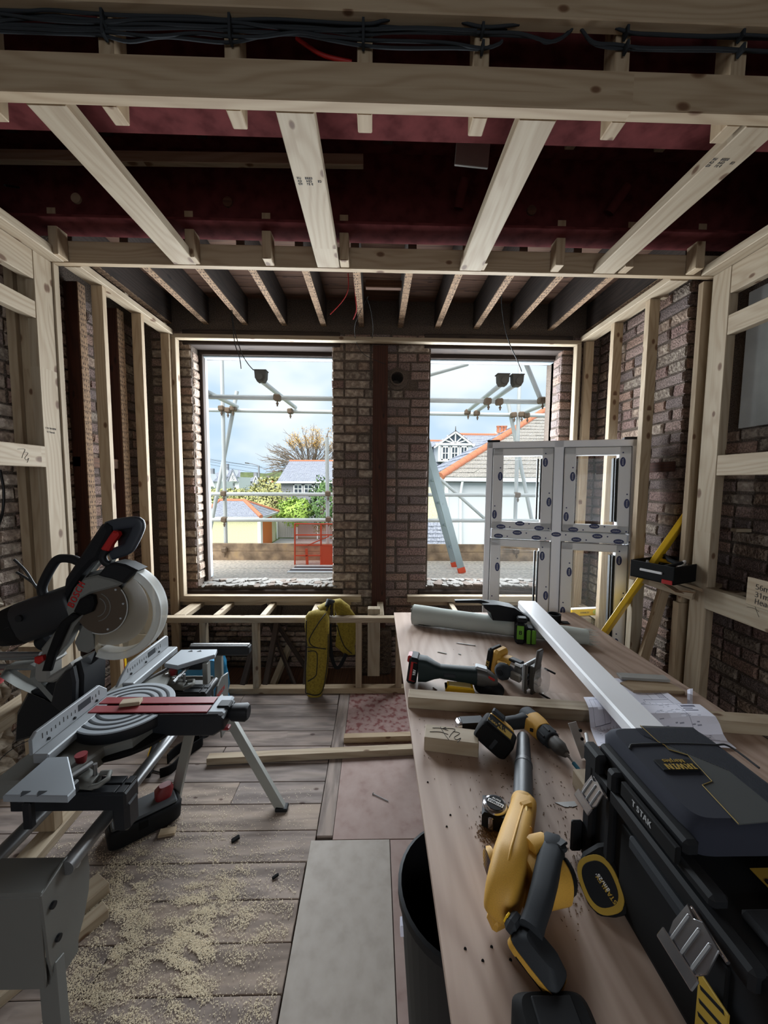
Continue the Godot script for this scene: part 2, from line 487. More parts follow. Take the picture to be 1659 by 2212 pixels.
# ---------------------------------------------------------------- the scene
func _ready() -> void:
	rng.seed = 7
	var cam := Camera3D.new()
	cam.name = "camera"
	cam.fov = 2.0 * rad_to_deg(atan(1106.0 / FPX))
	cam.near = 0.05
	cam.far = 2000.0
	cam.transform = Transform3D(CB, EYE)
	add_child(cam)
	cam.current = true
	var we := WorldEnvironment.new()
	we.name = "world"
	var env := Environment.new()
	env.background_mode = Environment.BG_SKY
	env.tonemap_mode = Environment.TONE_MAPPER_LINEAR
	env.tonemap_exposure = 1.12
	env.sdfgi_enabled = true
	env.ssao_enabled = true
	env.ssil_enabled = true
	var sky := Sky.new()
	var pan := PanoramaSkyMaterial.new()
	pan.panorama = cloud_sky()
	pan.energy_multiplier = 1.05
	sky.sky_material = pan
	env.sky = sky
	we.environment = env
	add_child(we)
	# added soft directional light from behind the house, brightens what faces it outside
	var outside_fill := DirectionalLight3D.new()
	outside_fill.name = "added_outside_light"
	outside_fill.light_energy = 1.7
	outside_fill.light_color = Color(1.0, 0.99, 0.96)
	outside_fill.light_angular_distance = 60.0
	outside_fill.shadow_enabled = true
	outside_fill.rotation_degrees = Vector3(-48, -22, 0)
	add_child(outside_fill)
	# overcast daylight that comes in through the two bare openings
	for w in [[-0.94, 1.1], [1.0, 1.08]]:
		var al := AreaLight3D.new()
		al.name = "window_daylight"
		al.area_size = Vector2(w[1], 1.95)
		al.area_normalize_energy = true
		al.light_energy = WINDOW_ENERGY
		al.light_color = Color(0.93, 0.97, 1.0)
		al.shadow_enabled = true
		al.position = Vector3(w[0], 1.72, -3.6)
		al.rotation = Vector3(0, PI, 0)
		add_child(al, true)
	# daylight through the wide opening at the other end of the room, behind the camera
	var rl := AreaLight3D.new()
	rl.name = "rear_daylight"
	rl.area_size = Vector2(2.6, 1.5)
	rl.area_normalize_energy = true
	rl.light_energy = REAR_ENERGY
	rl.light_color = Color(0.96, 0.98, 1.0)
	rl.shadow_enabled = true
	rl.position = Vector3(0.0, 1.75, 2.85)
	add_child(rl)
	make_materials()
	build_shell()
	build_framing()
	build_steel()
	build_outside()
	build_bench()
	build_saw()
	build_small()
const WINDOW_ENERGY := 10.5
const REAR_ENERGY := 2.7

func cloud_sky() -> ImageTexture:
	var im := Image.create(1024, 512, false, Image.FORMAT_RGBF)
	var f := noise(1.6, 5, 5)
	var g := noise(5.0, 4, 6)
	for y in 512:
		var el := (0.5 - (y + 0.5) / 512.0) * PI
		for x in 1024:
			var az := TAU * x / 1024.0
			var d := Vector3(cos(el) * cos(az), sin(el) * 2.2, cos(el) * sin(az))
			var s := clampf(0.5 + 0.75 * f.get_noise_3dv(d) + 0.22 * g.get_noise_3dv(d), 0.0, 1.0)
			var c := Color(0.52, 0.69, 0.86).lerp(Color(0.84, 0.91, 0.97), smoothstep(0.25, 0.8, s))
			im.set_pixel(x, y, c)
	return ImageTexture.create_from_image(im)

# ---------------------------------------------------------------- shell: floor, brick walls, ceiling
var brick_meshes := []
func make_bricks() -> void:
	for kind in 3:          # stretcher, header, split brick: rough lumps of brick size, a few of each
		var set_ := []
		for i in 5:
			var L: float = [0.213, 0.101, 0.156][kind]
			var b := MB.new()
			var h := Vector3(L, 0.064, 0.07) * 0.5
			var c := 0.006
			var pts := {}
			for sx in [-1, 1]:
				for sy in [-1, 1]:
					var inx: float = h.x - c - rnd(0, 0.007)
					var iny: float = h.y - c - rnd(0, 0.005)
					pts[[sx, sy]] = [Vector3(sx * inx, sy * iny, h.z + rnd(-0.003, 0.002)), Vector3(sx * (h.x - rnd(0, 0.004)), sy * (h.y - rnd(0, 0.003)), h.z - c * 1.4), Vector3(sx * h.x, sy * h.y, -h.z)]
			var order := [[-1, -1], [1, -1], [1, 1], [-1, 1]]
			var cm := Vector3(rnd(-0.02, 0.02), rnd(-0.008, 0.008), h.z + rnd(-0.004, 0.003))
			for k in 4:
				var a: Array = pts[order[k]]
				var d: Array = pts[order[(k + 1) % 4]]
				b.flat(cm, a[0], d[0], Vector3.ZERO)
				b.flat(a[0], d[0], d[1], Vector3.ZERO)
				b.flat(a[0], d[1], a[1], Vector3.ZERO)
				b.flat(a[1], d[1], d[2], Vector3.ZERO)
				b.flat(a[1], d[2], a[2], Vector3.ZERO)
			set_.append(b.mesh())
		brick_meshes.append(set_)
# courses of bricks on a plane: o is the lower left corner, u the direction along the wall, facing n; keep(s, t) says whether a brick is laid there
func lay(parent: Node, o: Vector3, u: Vector3, n: Vector3, wide: float, high: float, keep: Callable, mats: Callable, seed_ := 1) -> void:
	var r := RandomNumberGenerator.new()
	r.seed = seed_
	var B := Basis(u, Vector3.UP, n)
	var rows := int(high / 0.075)
	for j in rows:
		var x := 0.0
		var first := true
		while x < wide - 0.03:
			var kind := 0
			if (first and j % 2 == 1) or r.randf() < 0.2 or j % 5 == 3: kind = 1
			elif r.randf() < 0.08: kind = 2
			first = false
			var L: float = [0.213, 0.101, 0.156][kind]
			var k := 1.0
			if wide - x < L + 0.06:           # the last brick is cut to length
				k = (wide - x) / L
			if k > 1.35 and kind > 0:
				kind -= 1 if kind == 1 else 2
				L = 0.213
				k = (wide - x) / L
			var s := x + L * k * 0.5
			var t := (j + 0.5) * 0.075
			x += L * k + 0.01
			if not keep.call(s, t, L * k): continue
			var m: Material = mats.call(s, t, r)
			var bs := B * Basis.from_euler(Vector3(r.randf_range(-0.03, 0.03), r.randf_range(-0.025, 0.025), r.randf_range(-0.016, 0.016)))
			if r.randf() < 0.5: bs = bs * Basis(Vector3.BACK, PI)
			inst("brick", brick_meshes[kind][r.randi() % 5], m, parent, Transform3D(bs * Basis.from_scale(Vector3(k * r.randf_range(0.955, 1.005), r.randf_range(0.9, 1.06), 1)), o + u * s + Vector3.UP * (t + r.randf_range(-0.003, 0.003)) + n * (-0.031 + r.randf_range(-0.006, 0.004))))

func build_shell() -> void:
	make_bricks()
	# ---- floor: a deck under loose boards and sheets
	var fl := part("floor", -2.35, -0.12, -3.3, 2.35, -0.024, 2.6, M.old_board, self, 0.0)
	tag(fl, "", "", "", "structure")
	var zz := -2.8
	var row := 0
	while zz < 1.0:
		var w := 0.143 + 0.006 * sin(row * 7.3)
		var cuts: Array = [[-2.0, -0.98, -0.262], [-2.0, -0.262], [-2.0, -1.28, -0.262], [-2.0, -0.262], [-2.0, -0.9, -0.262], [-2.0, -0.262], [-2.0, -0.72, -0.262]][row % 7]
		for k in cuts.size() - 1:
			var x1: float = cuts[k + 1]
			if zz > -1.55 and k == cuts.size() - 2: x1 = -0.285
			var pl := part("floor_board", cuts[k] + 0.001, -0.022, zz + 0.0012, x1 - 0.001, 0.0 - rnd(0, 0.0025), zz + w - 0.0012, M["floor%d" % ((row * 3 + k) % 4)], fl, 0.0025)
			pl.rotation.y = rnd(-0.001, 0.001)
		zz += w
		row += 1
	part("floor_sheet", -0.258, -0.02, -2.8, -0.245 + 0.06, 0.001, -1.62, M.floor1, fl, 0.001)
	part("floor_sheet", -0.183, -0.02, -2.8, 1.03, 0.002, -2.235, M.red_sheet, fl, 0.0015)
	part("floor_sheet", -0.183, -0.02, -2.232, 1.03, 0.001, -1.6, M.pink_sheet, fl, 0.0015)
	part("floor_sheet", -0.28, -0.02, -1.597, 0.075, 0.003, -0.4, M.hardboard, fl, 0.0015)
	part("floor_sheet", 0.078, -0.02, -1.597, 1.3, 0.001, -0.4, M.pink_sheet, fl, 0.0015)
	part("floor_sheet", 1.034, -0.02, -2.8, 2.2, 0.001, -1.6, M.floor2, fl, 0.0015)
	part("floor_sheet", 1.303, -0.02, -1.597, 2.2, 0.001, 2.4, M.floor3, fl, 0.0015)
	part("floor_sheet", -0.28, -0.02, -0.397, 1.3, 0.001, 2.4, M.pink_sheet, fl, 0.0015)
	# ---- back wall with the two openings
	var vc := ZP(858, 818, 3.26)       # flue hole through the pier
	var wb := MB.new()
	for q in [[-2.35, 0.0, -1.535, 3.44], [-0.36, 0.0, vc.x - 0.05, 3.44], [vc.x + 0.05, 0.0, 0.46, 3.44], [vc.x - 0.05, 0.0, vc.x + 0.05, vc.y - 0.05], [vc.x - 0.05, vc.y + 0.05, vc.x + 0.05, 3.44], [1.575, 0.0, 2.35, 3.44], [-1.535, 0.0, -0.36, 0.70], [0.46, 0.0, 1.575, 0.70], [-1.535, 2.86, -0.36, 3.44], [0.46, 2.86, 1.575, 3.44]]:
		wb.bx(q[0], q[1] - 0.12 if q[1] == 0.0 else q[1], -3.56, q[2], q[3], -3.278, 0.0)
	var wall := put("wall_back", wb, M.mortar)
	tag(wall, "", "", "", "structure")
	var plain_mats := func(s, t, r): return M["brick%d" % (r.randi() % 6)]
	lay(wall, Vector3(-0.372, 0.45, -3.27), Vector3.RIGHT, Vector3.BACK, 0.822, 2.42, func(s, t, L): return absf(t + 0.45 - vc.y) > 0.07 or absf(s - 0.372 - vc.x) > L * 0.5 + 0.05, func(s, t, r): return M["limed%d" % (r.randi() % 3)] if (s < 0.4 and r.randf() < 0.88) or r.randf() < 0.1 else M["brick%d" % (r.randi() % 6)], 5)
	lay(wall, Vector3(-1.86, 0.45, -3.27), Vector3.RIGHT, Vector3.BACK, 0.325, 2.42, func(s, t, L): return true, func(s, t, r): return M["limed%d" % (r.randi() % 3)] if r.randf() < 0.45 else M["brick%d" % (r.randi() % 6)], 6)
	lay(wall, Vector3(1.57, 0.45, -3.27), Vector3.RIGHT, Vector3.BACK, 0.325, 2.42, func(s, t, L): return true, plain_mats, 7)
	# reveals of the openings that face the room
	lay(wall, Vector3(-1.53, 0.75, -3.29), Vector3.FORWARD, Vector3.RIGHT, 0.12, 2.0, func(s, t, L): return true, func(s, t, r): return M["limed%d" % (r.randi() % 2)], 8)
	lay(wall, Vector3(1.57, 0.75, -3.42), Vector3.BACK, Vector3.LEFT, 0.13, 2.0, func(s, t, L): return true, plain_mats, 9)
	# lower wall behind the knee frame: long flat stones with ragged joints
	for j in 11:
		var x := -1.85 + rnd(-0.2, 0)
		while x < 1.2:
			var L := rnd(0.12, 0.4)
			var y0 := -0.06 + j * 0.046
			if x < 0.16 or x > 0.34:
				var st := mb()
				var c0 := Vector3(x + L * 0.5, y0 + 0.02, -3.258 - rnd(0, 0.012))
				st.box(T(c0, rnd(-4, 4), rnd(-2, 2), rnd(-1.2, 1.2)), Vector3(L - 0.006, 0.037 + rnd(-0.005, 0.004), 0.05), 0.009)
				put("stone", st, [M.rubble, M.limed1, M.limed2, M.brick1][rng.randi() % 4], wall)
			x += L
	# dark oak lintels, sill plates, remains of the old window frames
	for s in [[-1.6, -0.3], [0.4, 1.66]]:
		part("lintel", s[0], 2.735, -3.4, s[1], 2.855, -3.262, M.old_joist, wall, 0.006)
		part("lintel", s[0] + 0.07, 2.7, -3.56, s[1] - 0.07, 2.86, -3.4, M.old_joist, wall, 0.004)
		part("frame_remnant", s[0] + 0.075, 2.685, -3.5, s[1] - 0.08, 2.735, -3.42, M.frame_grey, wall, 0.006)
		part("sill_plate", s[0] - 0.02, 0.6, -3.36, s[1] + 0.02, 0.675, -3.245, M.old_joist, wall, 0.01)
	part("frame_remnant", -1.545, 0.72, -3.46, -1.5, 2.7, -3.4, M.old_joist, wall, 0.004)
	part("frame_remnant", -1.545, 0.72, -3.56, -1.525, 2.7, -3.46, M.blue_grey, wall, 0.002)
	part("frame_remnant", 1.575, 0.72, -3.47, 1.615, 2.72, -3.42, M.old_joist, wall, 0.004)
	part("frame_remnant", 1.615, 0.72, -3.56, 1.64, 2.72, -3.47, M.blue_grey, wall, 0.002)
	# broken mortar bed along both sills
	for s in [[-1.54, -0.34, 0.705], [0.44, 1.6, 0.708]]:
		part("mortar_bed", s[0], s[2] - 0.03, -3.55, s[1], s[2] - 0.004, -3.30, M.lime_edge, wall, 0.004)
		for row2 in 3:
			var x: float = s[0]
			while x < s[1]:
				var L := rnd(0.02, 0.09)
				var zc: float = -3.30 - row2 * 0.08 + rnd(-0.02, 0.02)
				var pl := []
				for k in 7:
					var a := TAU * k / 7.0
					pl.append(Vector2(cos(a) * L * 0.6 * rnd(0.7, 1.15), sin(a) * 0.05 * rnd(0.6, 1.2)))
				put("mortar_lump", mb().prism(pl, rnd(0.008, 0.022), Transform3D(Basis(Vector3.RIGHT, Vector3.FORWARD, Vector3.UP) * Basis.from_euler(Vector3(rnd(-0.1, 0.1), rnd(-0.12, 0.12), 0)), Vector3(x + L * 0.5, s[2] - 0.006, zc)), 0.002), M.lime_edge if rng.randf() < 0.7 else M.mortar, wall)
				x += L * 0.9
	# flue vent hole in the pier
	var vent := mb().lathe([Vector2(0.095, -0.03), Vector2(0.09, 0.0), Vector2(0.064, 0.004), Vector2(0.062, 0.03), Vector2(0.05, 0.033), Vector2(0.048, -0.24), Vector2(0.0, -0.24)], T(vc, 90), 24)
	put("vent_pipe", vent, M.mortar, wall)
	# ---- side walls
	var wl := part("wall_left", -2.35, -0.12, -3.3, -2.0, 3.44, 2.6, M.mortar, self, 0.0)
	tag(wl, "", "", "", "structure")
	lay(wl, Vector3(-1.99, 0.0, -0.7), Vector3.FORWARD, Vector3.RIGHT, 2.58, 2.88, func(s, t, L): return not (s < 1.32 and t > 2.0) and not (s < 1.25 and t < 0.9), func(s, t, r): return M["limed%d" % (r.randi() % 3)] if (s > 1.3 and s < 1.8 and r.randf() < 0.6) or r.randf() < 0.2 else M["brick%d" % (r.randi() % 6)], 12)
	part("plaster_panel", -1.995, 2.02, -2.0, -1.985, 2.9, -0.6, M.plaster, wl, 0.002)
	var wr := MB.new()
	wr.bx(2.16, -0.12, -2.36, 2.4, 3.44, 2.6, 0.0).bx(1.91, -0.12, -3.3, 2.4, 3.44, -2.36, 0.0)
	var wright := put("wall_right", wr, M.mortar)
	tag(wright, "", "", "", "structure")
	lay(wright, Vector3(1.9, 0.0, -3.27), Vector3.BACK, Vector3.LEFT, 0.92, 2.88, func(s, t, L): return true, func(s, t, r): return M["limed%d" % (r.randi() % 3)] if r.randf() < 0.25 else M["brick%d" % (r.randi() % 6)], 13)
	lay(wright, Vector3(1.905, 0.0, -2.35), Vector3.RIGHT, Vector3.BACK, 0.25, 2.88, func(s, t, L): return true, plain_mats, 14)
	lay(wright, Vector3(2.15, 0.0, -2.33), Vector3.BACK, Vector3.LEFT, 1.65, 1.95, func(s, t, L): return true, func(s, t, r): return M["limed%d" % (r.randi() % 3)] if r.randf() < 0.3 else M["brick%d" % (r.randi() % 6)], 15)
	part("plaster_panel", 2.135, 1.95, -2.22, 2.15, 2.72, -0.6, M.plaster, wright, 0.002)
	part("fixing_batten", 1.875, 1.7, -3.2, 1.9, 1.765, -2.37, M.old_batten, wright, 0.004)
	for q in [[1.35, 2.05], [0.98, 2.06]]: part("wall_tie", 2.06, q[0], -2.14, 2.15, q[0] + 0.02, -2.1, M.pine, wright, 0.002)
	# the end of the room behind the camera
	var wf := put("wall_front", mb().bx(-2.35, -0.12, 2.6, -1.3, 3.44, 2.8, 0.0).bx(1.3, -0.12, 2.6, 2.4, 3.44, 2.8, 0.0).bx(-1.3, -0.12, 2.6, 1.3, 1.0, 2.8, 0.0).bx(-1.3, 2.5, 2.6, 1.3, 3.44, 2.8, 0.0), M.plaster)
	tag(wf, "", "", "", "structure")
	# old studs on the left wall, with lath nails along their room side
	for q in [[-2.28, 0.09], [-2.62, 0.07], [-3.0, 0.08]]:
		var z0: float = q[0]
		part("old_stud", -1.985, 0.0, z0, -1.90, 2.87, z0 + q[1], M.old_batten, wl, 0.004)
		part("lath_strip", -1.902, 0.0, z0 + 0.004, -1.896, 2.87, z0 + q[1] - 0.004, M.lathed, wl, 0.001)
	part("nogging", -1.985, 1.70, -2.95, -1.93, 1.77, -2.55, M.old_board, wl, 0.004)
	# ---- ceiling: old joists under the boards of the floor above
	var ce := part("ceiling", -2.35, 3.44, -3.56, 2.4, 3.56, 2.8, M.old_board, self, 0.0)
	tag(ce, "", "", "", "structure")
	for i in 12:
		var a := YP([386, 466, 546, 625, 703, 781, 862, 936, 1015, 1091, 1165, 1240][i], [717, 720, 722, 723, 724, 725, 726, 728, 729.5, 731, 732.5, 733][i], 2.9)
		var b := YP([211, 318, 433, 547, 665, 773, 883, 991, 1101, 1207, 1317, 1424][i], [579, 581, 584, 586, 589, 591, 595, 597, 600, 601, 604, 606][i], 2.9)
		var x := (a.x + b.x) * 0.5
		if i == 11: x = 1.79
		part("joist", x - 0.024, 2.906, -3.27, x + 0.024, 3.115, -2.24, M.old_joist, ce, 0.003)
		part("lath_strip", x - 0.023, 2.9, -3.27, x + 0.023, 2.906, -2.24, M.lathed, ce, 0.001)
	for k in 8:
		part("ceiling_board", -2.3, 3.115, -3.4 + k * 0.16, 2.3, 3.135, -3.4 + k * 0.16 + 0.156, M.old_board, ce, 0.002)
	for q in [[790, 868, 620], [790, 868, 716]]:
		var p := YP(q[0], q[2], 2.93)
		part("trimmer", p.x, 2.92, p.z - 0.02, YP(q[1], q[2], 2.93).x, 2.97, p.z + 0.02, M.old_board, ce, 0.003)
	# floor above, between and in front of the steel beams
	for k in 7:
		part("ceiling_board", -2.3, 3.41, -2.2 + k * 0.2, 2.3, 3.43, -2.2 + k * 0.2 + 0.196, M.old_joist, ce, 0.002)
	for i in 9:
		var x := -1.75 + i * 0.45
		part("joist", x - 0.024, 3.27, -2.0, x + 0.024, 3.41, -1.54, M.old_joist if i < 5 else M.pine_grey, ce, 0.003)

# ---------------------------------------------------------------- new softwood framing
func stick(called: String, x0: float, y0: float, z0: float, x1: float, y1: float, z1: float, parent: Node, m: Material = null) -> MeshInstance3D:
	return part(called, x0, y0, z0, x1, y1, z1, m if m else [M.pine, M.pine_warm, M.pine][rng.randi() % 3], parent, 0.003)
func build_framing() -> void:
	# ceiling frame: front header, four flat joists, rear trimmer, hangers
	var f := thing("joist_frame", "pale pine ceiling frame of flat joists between a front header and a rear trimmer", "timber frame", Vector3(0, 2.762, -1.7))
	var o := Vector3(0, 2.762, -1.7)
	var at := func(nm: String, x0: float, y0: float, z0: float, x1: float, y1: float, z1: float, m: Material) -> MeshInstance3D:
		return part(nm, x0 - o.x, y0 - o.y, z0 - o.z, x1 - o.x, y1 - o.y, z1 - o.z, m, f, 0.003)
	var hd: MeshInstance3D = at.call("header", -1.86, 2.762, -1.28, 2.15, 2.874, -1.24, M.pine_warm)
	at.call("rear_trimmer", -1.76, 2.762, -2.18, 1.9, 2.872, -2.142, M.pine_warm)
	for x in [-1.078, -0.318, 0.447, 1.18]:
		at.call("flat_joist", x, 2.763, -2.142, x + 0.119, 2.808, -1.281, M.pine)
	for i in 9:
		var x: float = [-1.235, -0.852, -0.472, -0.065, 0.299, 0.743, 1.117, 1.5, -1.62][i]
		at.call("hanger", x, 2.765, -1.349, x + 0.047, 3.4, -1.281, M.pine_warm)
	for i in 8:
		var p := ZP([123, 410, 572, 735, 1030, 1192, 1340, 1488][i], 565, 2.12)
		at.call("hanger", p.x, 2.765, -2.141, p.x + 0.047, 2.99, -2.07, M.pine_warm)
	at.call("top_rail", -1.86, 3.012, -1.28, 2.15, 3.124, -1.24, M.pine_warm)
	for p in [[602, 230, 0.006], [424, 227, 0.007], [1040, 246, 0.007], [1425, 246, 0.007]]:      # knots in the header's underside
		pass
	grade_stamp(f, Transform3D(Basis(Vector3.RIGHT, Vector3.FORWARD, Vector3.DOWN) * Basis(Vector3.BACK, PI), YP(668, 392, 2.7625) - o), 0.10)
	grade_stamp(f, Transform3D(Basis(Vector3.RIGHT, Vector3.FORWARD, Vector3.DOWN) * Basis(Vector3.BACK, PI), YP(1558, 352, 2.7625) - o), 0.10)
	# left wall, front part: wide posts with rails
	var lf := thing("stud_frame", "pine wall frame with rails beside the mitre saw, one rail pencil-marked", "timber frame", Vector3(-1.74, 0, -1.5))
	var side := func(fr: Node3D, nm: String, x0: float, y0: float, z0: float, x1: float, y1: float, z1: float, m: Material) -> MeshInstance3D:
		var b := fr.position
		return part(nm, x0 - b.x, y0 - b.y, z0 - b.z, x1 - b.x, y1 - b.y, z1 - b.z, m, fr, 0.003)
	side.call(lf, "post", -1.765, 0.0, -2.142, -1.72, 2.762, -2.03, M.pine)
	side.call(lf, "post", -1.775, 0.0, -2.182, -1.713, 2.762, -2.144, M.pine)
	side.call(lf, "stud", -1.90, 0.0, -2.10, -1.855, 2.72, -2.06, M.pine_warm)
	side.call(lf, "stud", -1.853, 0.0, -2.12, -1.80, 2.72, -2.082, M.pine_warm)
	side.call(lf, "rail", -1.765, 2.62, -2.03, -1.72, 2.76, -0.5, M.pine)
	side.call(lf, "top_plate", -1.765, 2.762, -2.14, -1.65, 2.805, -0.5, M.pine)
	side.call(lf, "rail", -1.765, 2.43, -2.03, -1.72, 2.513, -0.5, M.pine)
	side.call(lf, "rail", -1.765, 1.681, -2.03, -1.715, 1.789, -0.5, M.pine)
	side.call(lf, "rail", -1.80, 0.955, -2.03, -1.70, 1.0, -0.5, M.pine)
	mark(lf, Transform3D(Basis(Vector3.FORWARD, Vector3.UP, Vector3.RIGHT), Vector3(-1.7145, 1.735, -1.90) - lf.position), 1)
	text("C16 TR 089X", 0.012, M.ink, lf, Transform3D(Basis(Vector3.FORWARD, Vector3.UP, Vector3.RIGHT), XP(110, 926, -1.7195) - lf.position), "grade_stamp", false)
	text("17 Dansk", 0.012, M.ink, lf, Transform3D(Basis(Vector3.FORWARD, Vector3.UP, Vector3.RIGHT), XP(110, 934, -1.7195) - lf.position), "grade_stamp", false)
	# left wall, rear part: slim studs
	var lr := thing("stud_frame", "slim pine stud frame in front of the brick wall left of the window opening", "timber frame", Vector3(-1.65, 0, -2.65))
	for z in [-2.37, -2.742, -3.095]:
		side.call(lr, "stud", -1.685, 0.05, z - 0.038, -1.62, 2.762, z, M.pine_warm)
	side.call(lr, "top_plate", -1.69, 2.762, -3.13, -1.60, 2.80, -2.184, M.pine)
	side.call(lr, "bottom_plate", -1.69, 0.0, -3.13, -1.62, 0.05, -2.184, M.pine)
	side.call(lr, "spacer", -1.76, 2.80, -2.62, -1.62, 2.825, -2.58, M.pine)
	side.call(lr, "spacer", -1.76, 2.80, -3.08, -1.62, 2.825, -3.04, M.pine)
	# right wall, front part
	var rf := thing("stud_frame", "pine wall frame with rails right of the bench, carrying a note board", "timber frame", Vector3(1.87, 0, -1.5))
	side.call(rf, "post", 1.85, 0.0, -2.142, 1.895, 2.762, -2.03, M.pine)
	side.call(rf, "post", 1.84, 0.0, -2.225, 1.90, 2.762, -2.187, M.pine_warm)
	side.call(rf, "stud", 1.897, 0.0, -2.14, 1.965, 2.72, -2.1, M.pine_warm)
	side.call(rf, "rail", 1.85, 2.62, -2.03, 1.895, 2.76, -0.5, M.pine)
	side.call(rf, "top_plate", 1.78, 2.762, -2.14, 1.895, 2.805, -0.5, M.pine)
	side.call(rf, "rail", 1.85, 2.408, -2.03, 1.895, 2.509, -0.5, M.pine)
	side.call(rf, "rail", 1.85, 1.669, -2.03, 1.895, 1.778, -0.5, M.pine)
	side.call(rf, "rail", 1.84, 0.93, -2.03, 1.895, 1.05, -0.5, M.pine_grey)
	mark(rf, Transform3D(Basis(Vector3.BACK, Vector3.UP, Vector3.LEFT), XP(1628, 1314, 1.8395) - rf.position), 2)
	# right wall, rear part
	var rr := thing("stud_frame", "slim pine stud frame in front of the brick chimney breast", "timber frame", Vector3(1.7, 0, -2.65))
	for z in [-2.40, -2.75, -3.11]:
		side.call(rr, "stud", 1.69, 0.05, z - 0.045, 1.755, 2.762, z, M.pine_warm)
	side.call(rr, "top_plate", 1.65, 2.762, -3.13, 1.755, 2.80, -2.19, M.pine)
	side.call(rr, "bottom_plate", 1.69, 0.0, -3.13, 1.755, 0.05, -2.19, M.pine)
	side.call(rr, "spacer", 1.69, 2.80, -2.5, 1.85, 2.825, -2.46, M.pine)
	# frame round the window wall
	var bf := thing("opening_frame", "long pine frame lining the brick wall round both window openings", "timber frame", Vector3(0, 0.6, -3.16))
	side.call(bf, "stud", -1.624, 0.655, -3.19, -1.588, 2.741, -3.13, M.pine)
	side.call(bf, "stud", 1.627, 0.62, -3.19, 1.663, 2.741, -3.13, M.pine)
	side.call(bf, "stud", -1.68, 0.6, -3.24, -1.63, 2.741, -3.19, M.pine_warm)
	side.call(bf, "stud", 1.668, 0.6, -3.24, 1.70, 2.741, -3.19, M.pine_warm)
	side.call(bf, "top_plate", -1.624, 2.741, -3.19, 1.663, 2.774, -3.13, M.pine)
	side.call(bf, "sill_rail", -1.64, 0.606, -3.19, -0.114, 0.657, -3.13, M.pine)
	side.call(bf, "sill_rail", 0.277, 0.606, -3.19, 1.66, 0.657, -3.13, M.pine)
	side.call(bf, "sill_rail", -1.66, 0.565, -3.23, -0.20, 0.606, -3.17, M.pine_warm)
	side.call(bf, "sill_rail", 0.31, 0.565, -3.23, 1.66, 0.606, -3.17, M.pine_warm)
	# knee frame: low box in front of the window wall
	var kf := thing("knee_frame", "low pine knee-high frame with cross pieces below the window openings", "timber frame", Vector3(0, 0, -2.95))
	side.call(kf, "top_rail", -1.62, 0.557, -2.845, 1.66, 0.597, -2.787, M.pine)
	side.call(kf, "bottom_plate", -1.62, 0.0, -2.85, 1.66, 0.045, -2.787, M.pine_warm)
	for px in [440, 553, 776, 863]:
		var x := ZP(px - 8, 1420, 2.79).x
		side.call(kf, "stud", x, 0.045, -2.845, x + 0.047, 0.557, -2.79, M.pine)
	side.call(kf, "stud", -1.62, 0.045, -2.845, -1.575, 0.557, -2.79, M.pine)
	for q in [[372, 0.09], [458, 0.045], [560, 0.045], [668, 0.05], [815, 0.052], [985, 0.04], [1090, 0.04], [1290, 0.05]]:
		var x := YP(q[0], 1330, 0.597).x
		side.call(kf, "cross_piece", x, 0.56, -3.17, x + q[1], 0.598, -2.845, M.pine if q[0] != 815 else M.pine_grey)
	side.call(kf, "post", YP(800, 1330, 0.597).x - 0.02, 0.1, -2.93, YP(800, 1330, 0.597).x + 0.075, 0.64, -2.86, M.pine_grey)
	var ba := side.call(kf, "upright", ZP(806, 750, 3.22).x, 0.1, -3.235, ZP(838, 750, 3.22).x, 2.73, -3.19, M.old_batten)
	# old raking timbers leaning against the stone behind the knee frame
	var rk := [[520, 1500, 575, 1300, 0.045], [570, 1500, 605, 1310, 0.04], [590, 1480, 625, 1395, 0.05], [640, 1490, 585, 1350, 0.02], [685, 1480, 600, 1350, 0.02], [395, 1500, 440, 1340, 0.06], [660, 1500, 672, 1330, 0.05]]
	for i in rk.size():
		var q: Array = rk[i]
		var m := mb().bar(YP(q[0], q[1], -0.02), ZP(q[2], q[3], 3.2), q[4], 0.04)
		var rt := put("raking_timber", m, M.old_joist if i != 2 else M.pine_grey)
		tag(rt, ["dark old timber leaning on the stone wall behind the knee frame", "short pale offcut propped behind the knee frame", "thin dark old lath leaning on the stone wall behind the knee frame"][1 if i == 2 else 2 if i in [3, 4] else 0], "timber", "raking timbers behind the knee frame")
	var bl := part("plaster_block", ZP(770, 1400, 3.2).x, -0.02, -3.25, ZP(845, 1400, 3.2).x, 0.36, -3.1, M.rubble, self, 0.02)
	tag(bl, "crumbling lime plaster pier below the timber post between the windows", "plaster pier")
	# shelf bracket on the right carrying the organiser
	var sh := thing("shelf_frame", "pine shelf bracket with two legs between the wall posts and the window frame", "shelf", Vector3(1.6, 0, -2.2))
	var sA := Vector3(1.50, 1.0, -2.30)
	# rail from the post forward-left, seen rising to the far end
	var p0 := ZP(1365, 1240, 2.38)
	var p1 := ZP(1500, 1285, 2.1)
	var bb := mb().bar(p0 - sh.position, p1 - sh.position, 0.045, 0.06)
	put("shelf_rail", bb, M.pine, sh)
	put("shelf_board", mb().bar(p0 + Vector3(0.12, 0.035, 0) - sh.position, p1 + Vector3(0.12, 0.035, 0) - sh.position, 0.24, 0.018), M.pine_warm, sh)
	put("leg", mb().bar(p0 + Vector3(0.02, -0.03, 0.02) - sh.position, Vector3(p0.x + 0.02, 0, p0.z + 0.02) - sh.position, 0.07, 0.05, Vector3.BACK), M.pine_grey, sh)
	put("leg", mb().bar(ZP(1470, 1300, 2.2) - sh.position, Vector3(ZP(1470, 1300, 2.2).x, 0, -2.2) - sh.position, 0.06, 0.045, Vector3.BACK), M.pine_warm, sh)
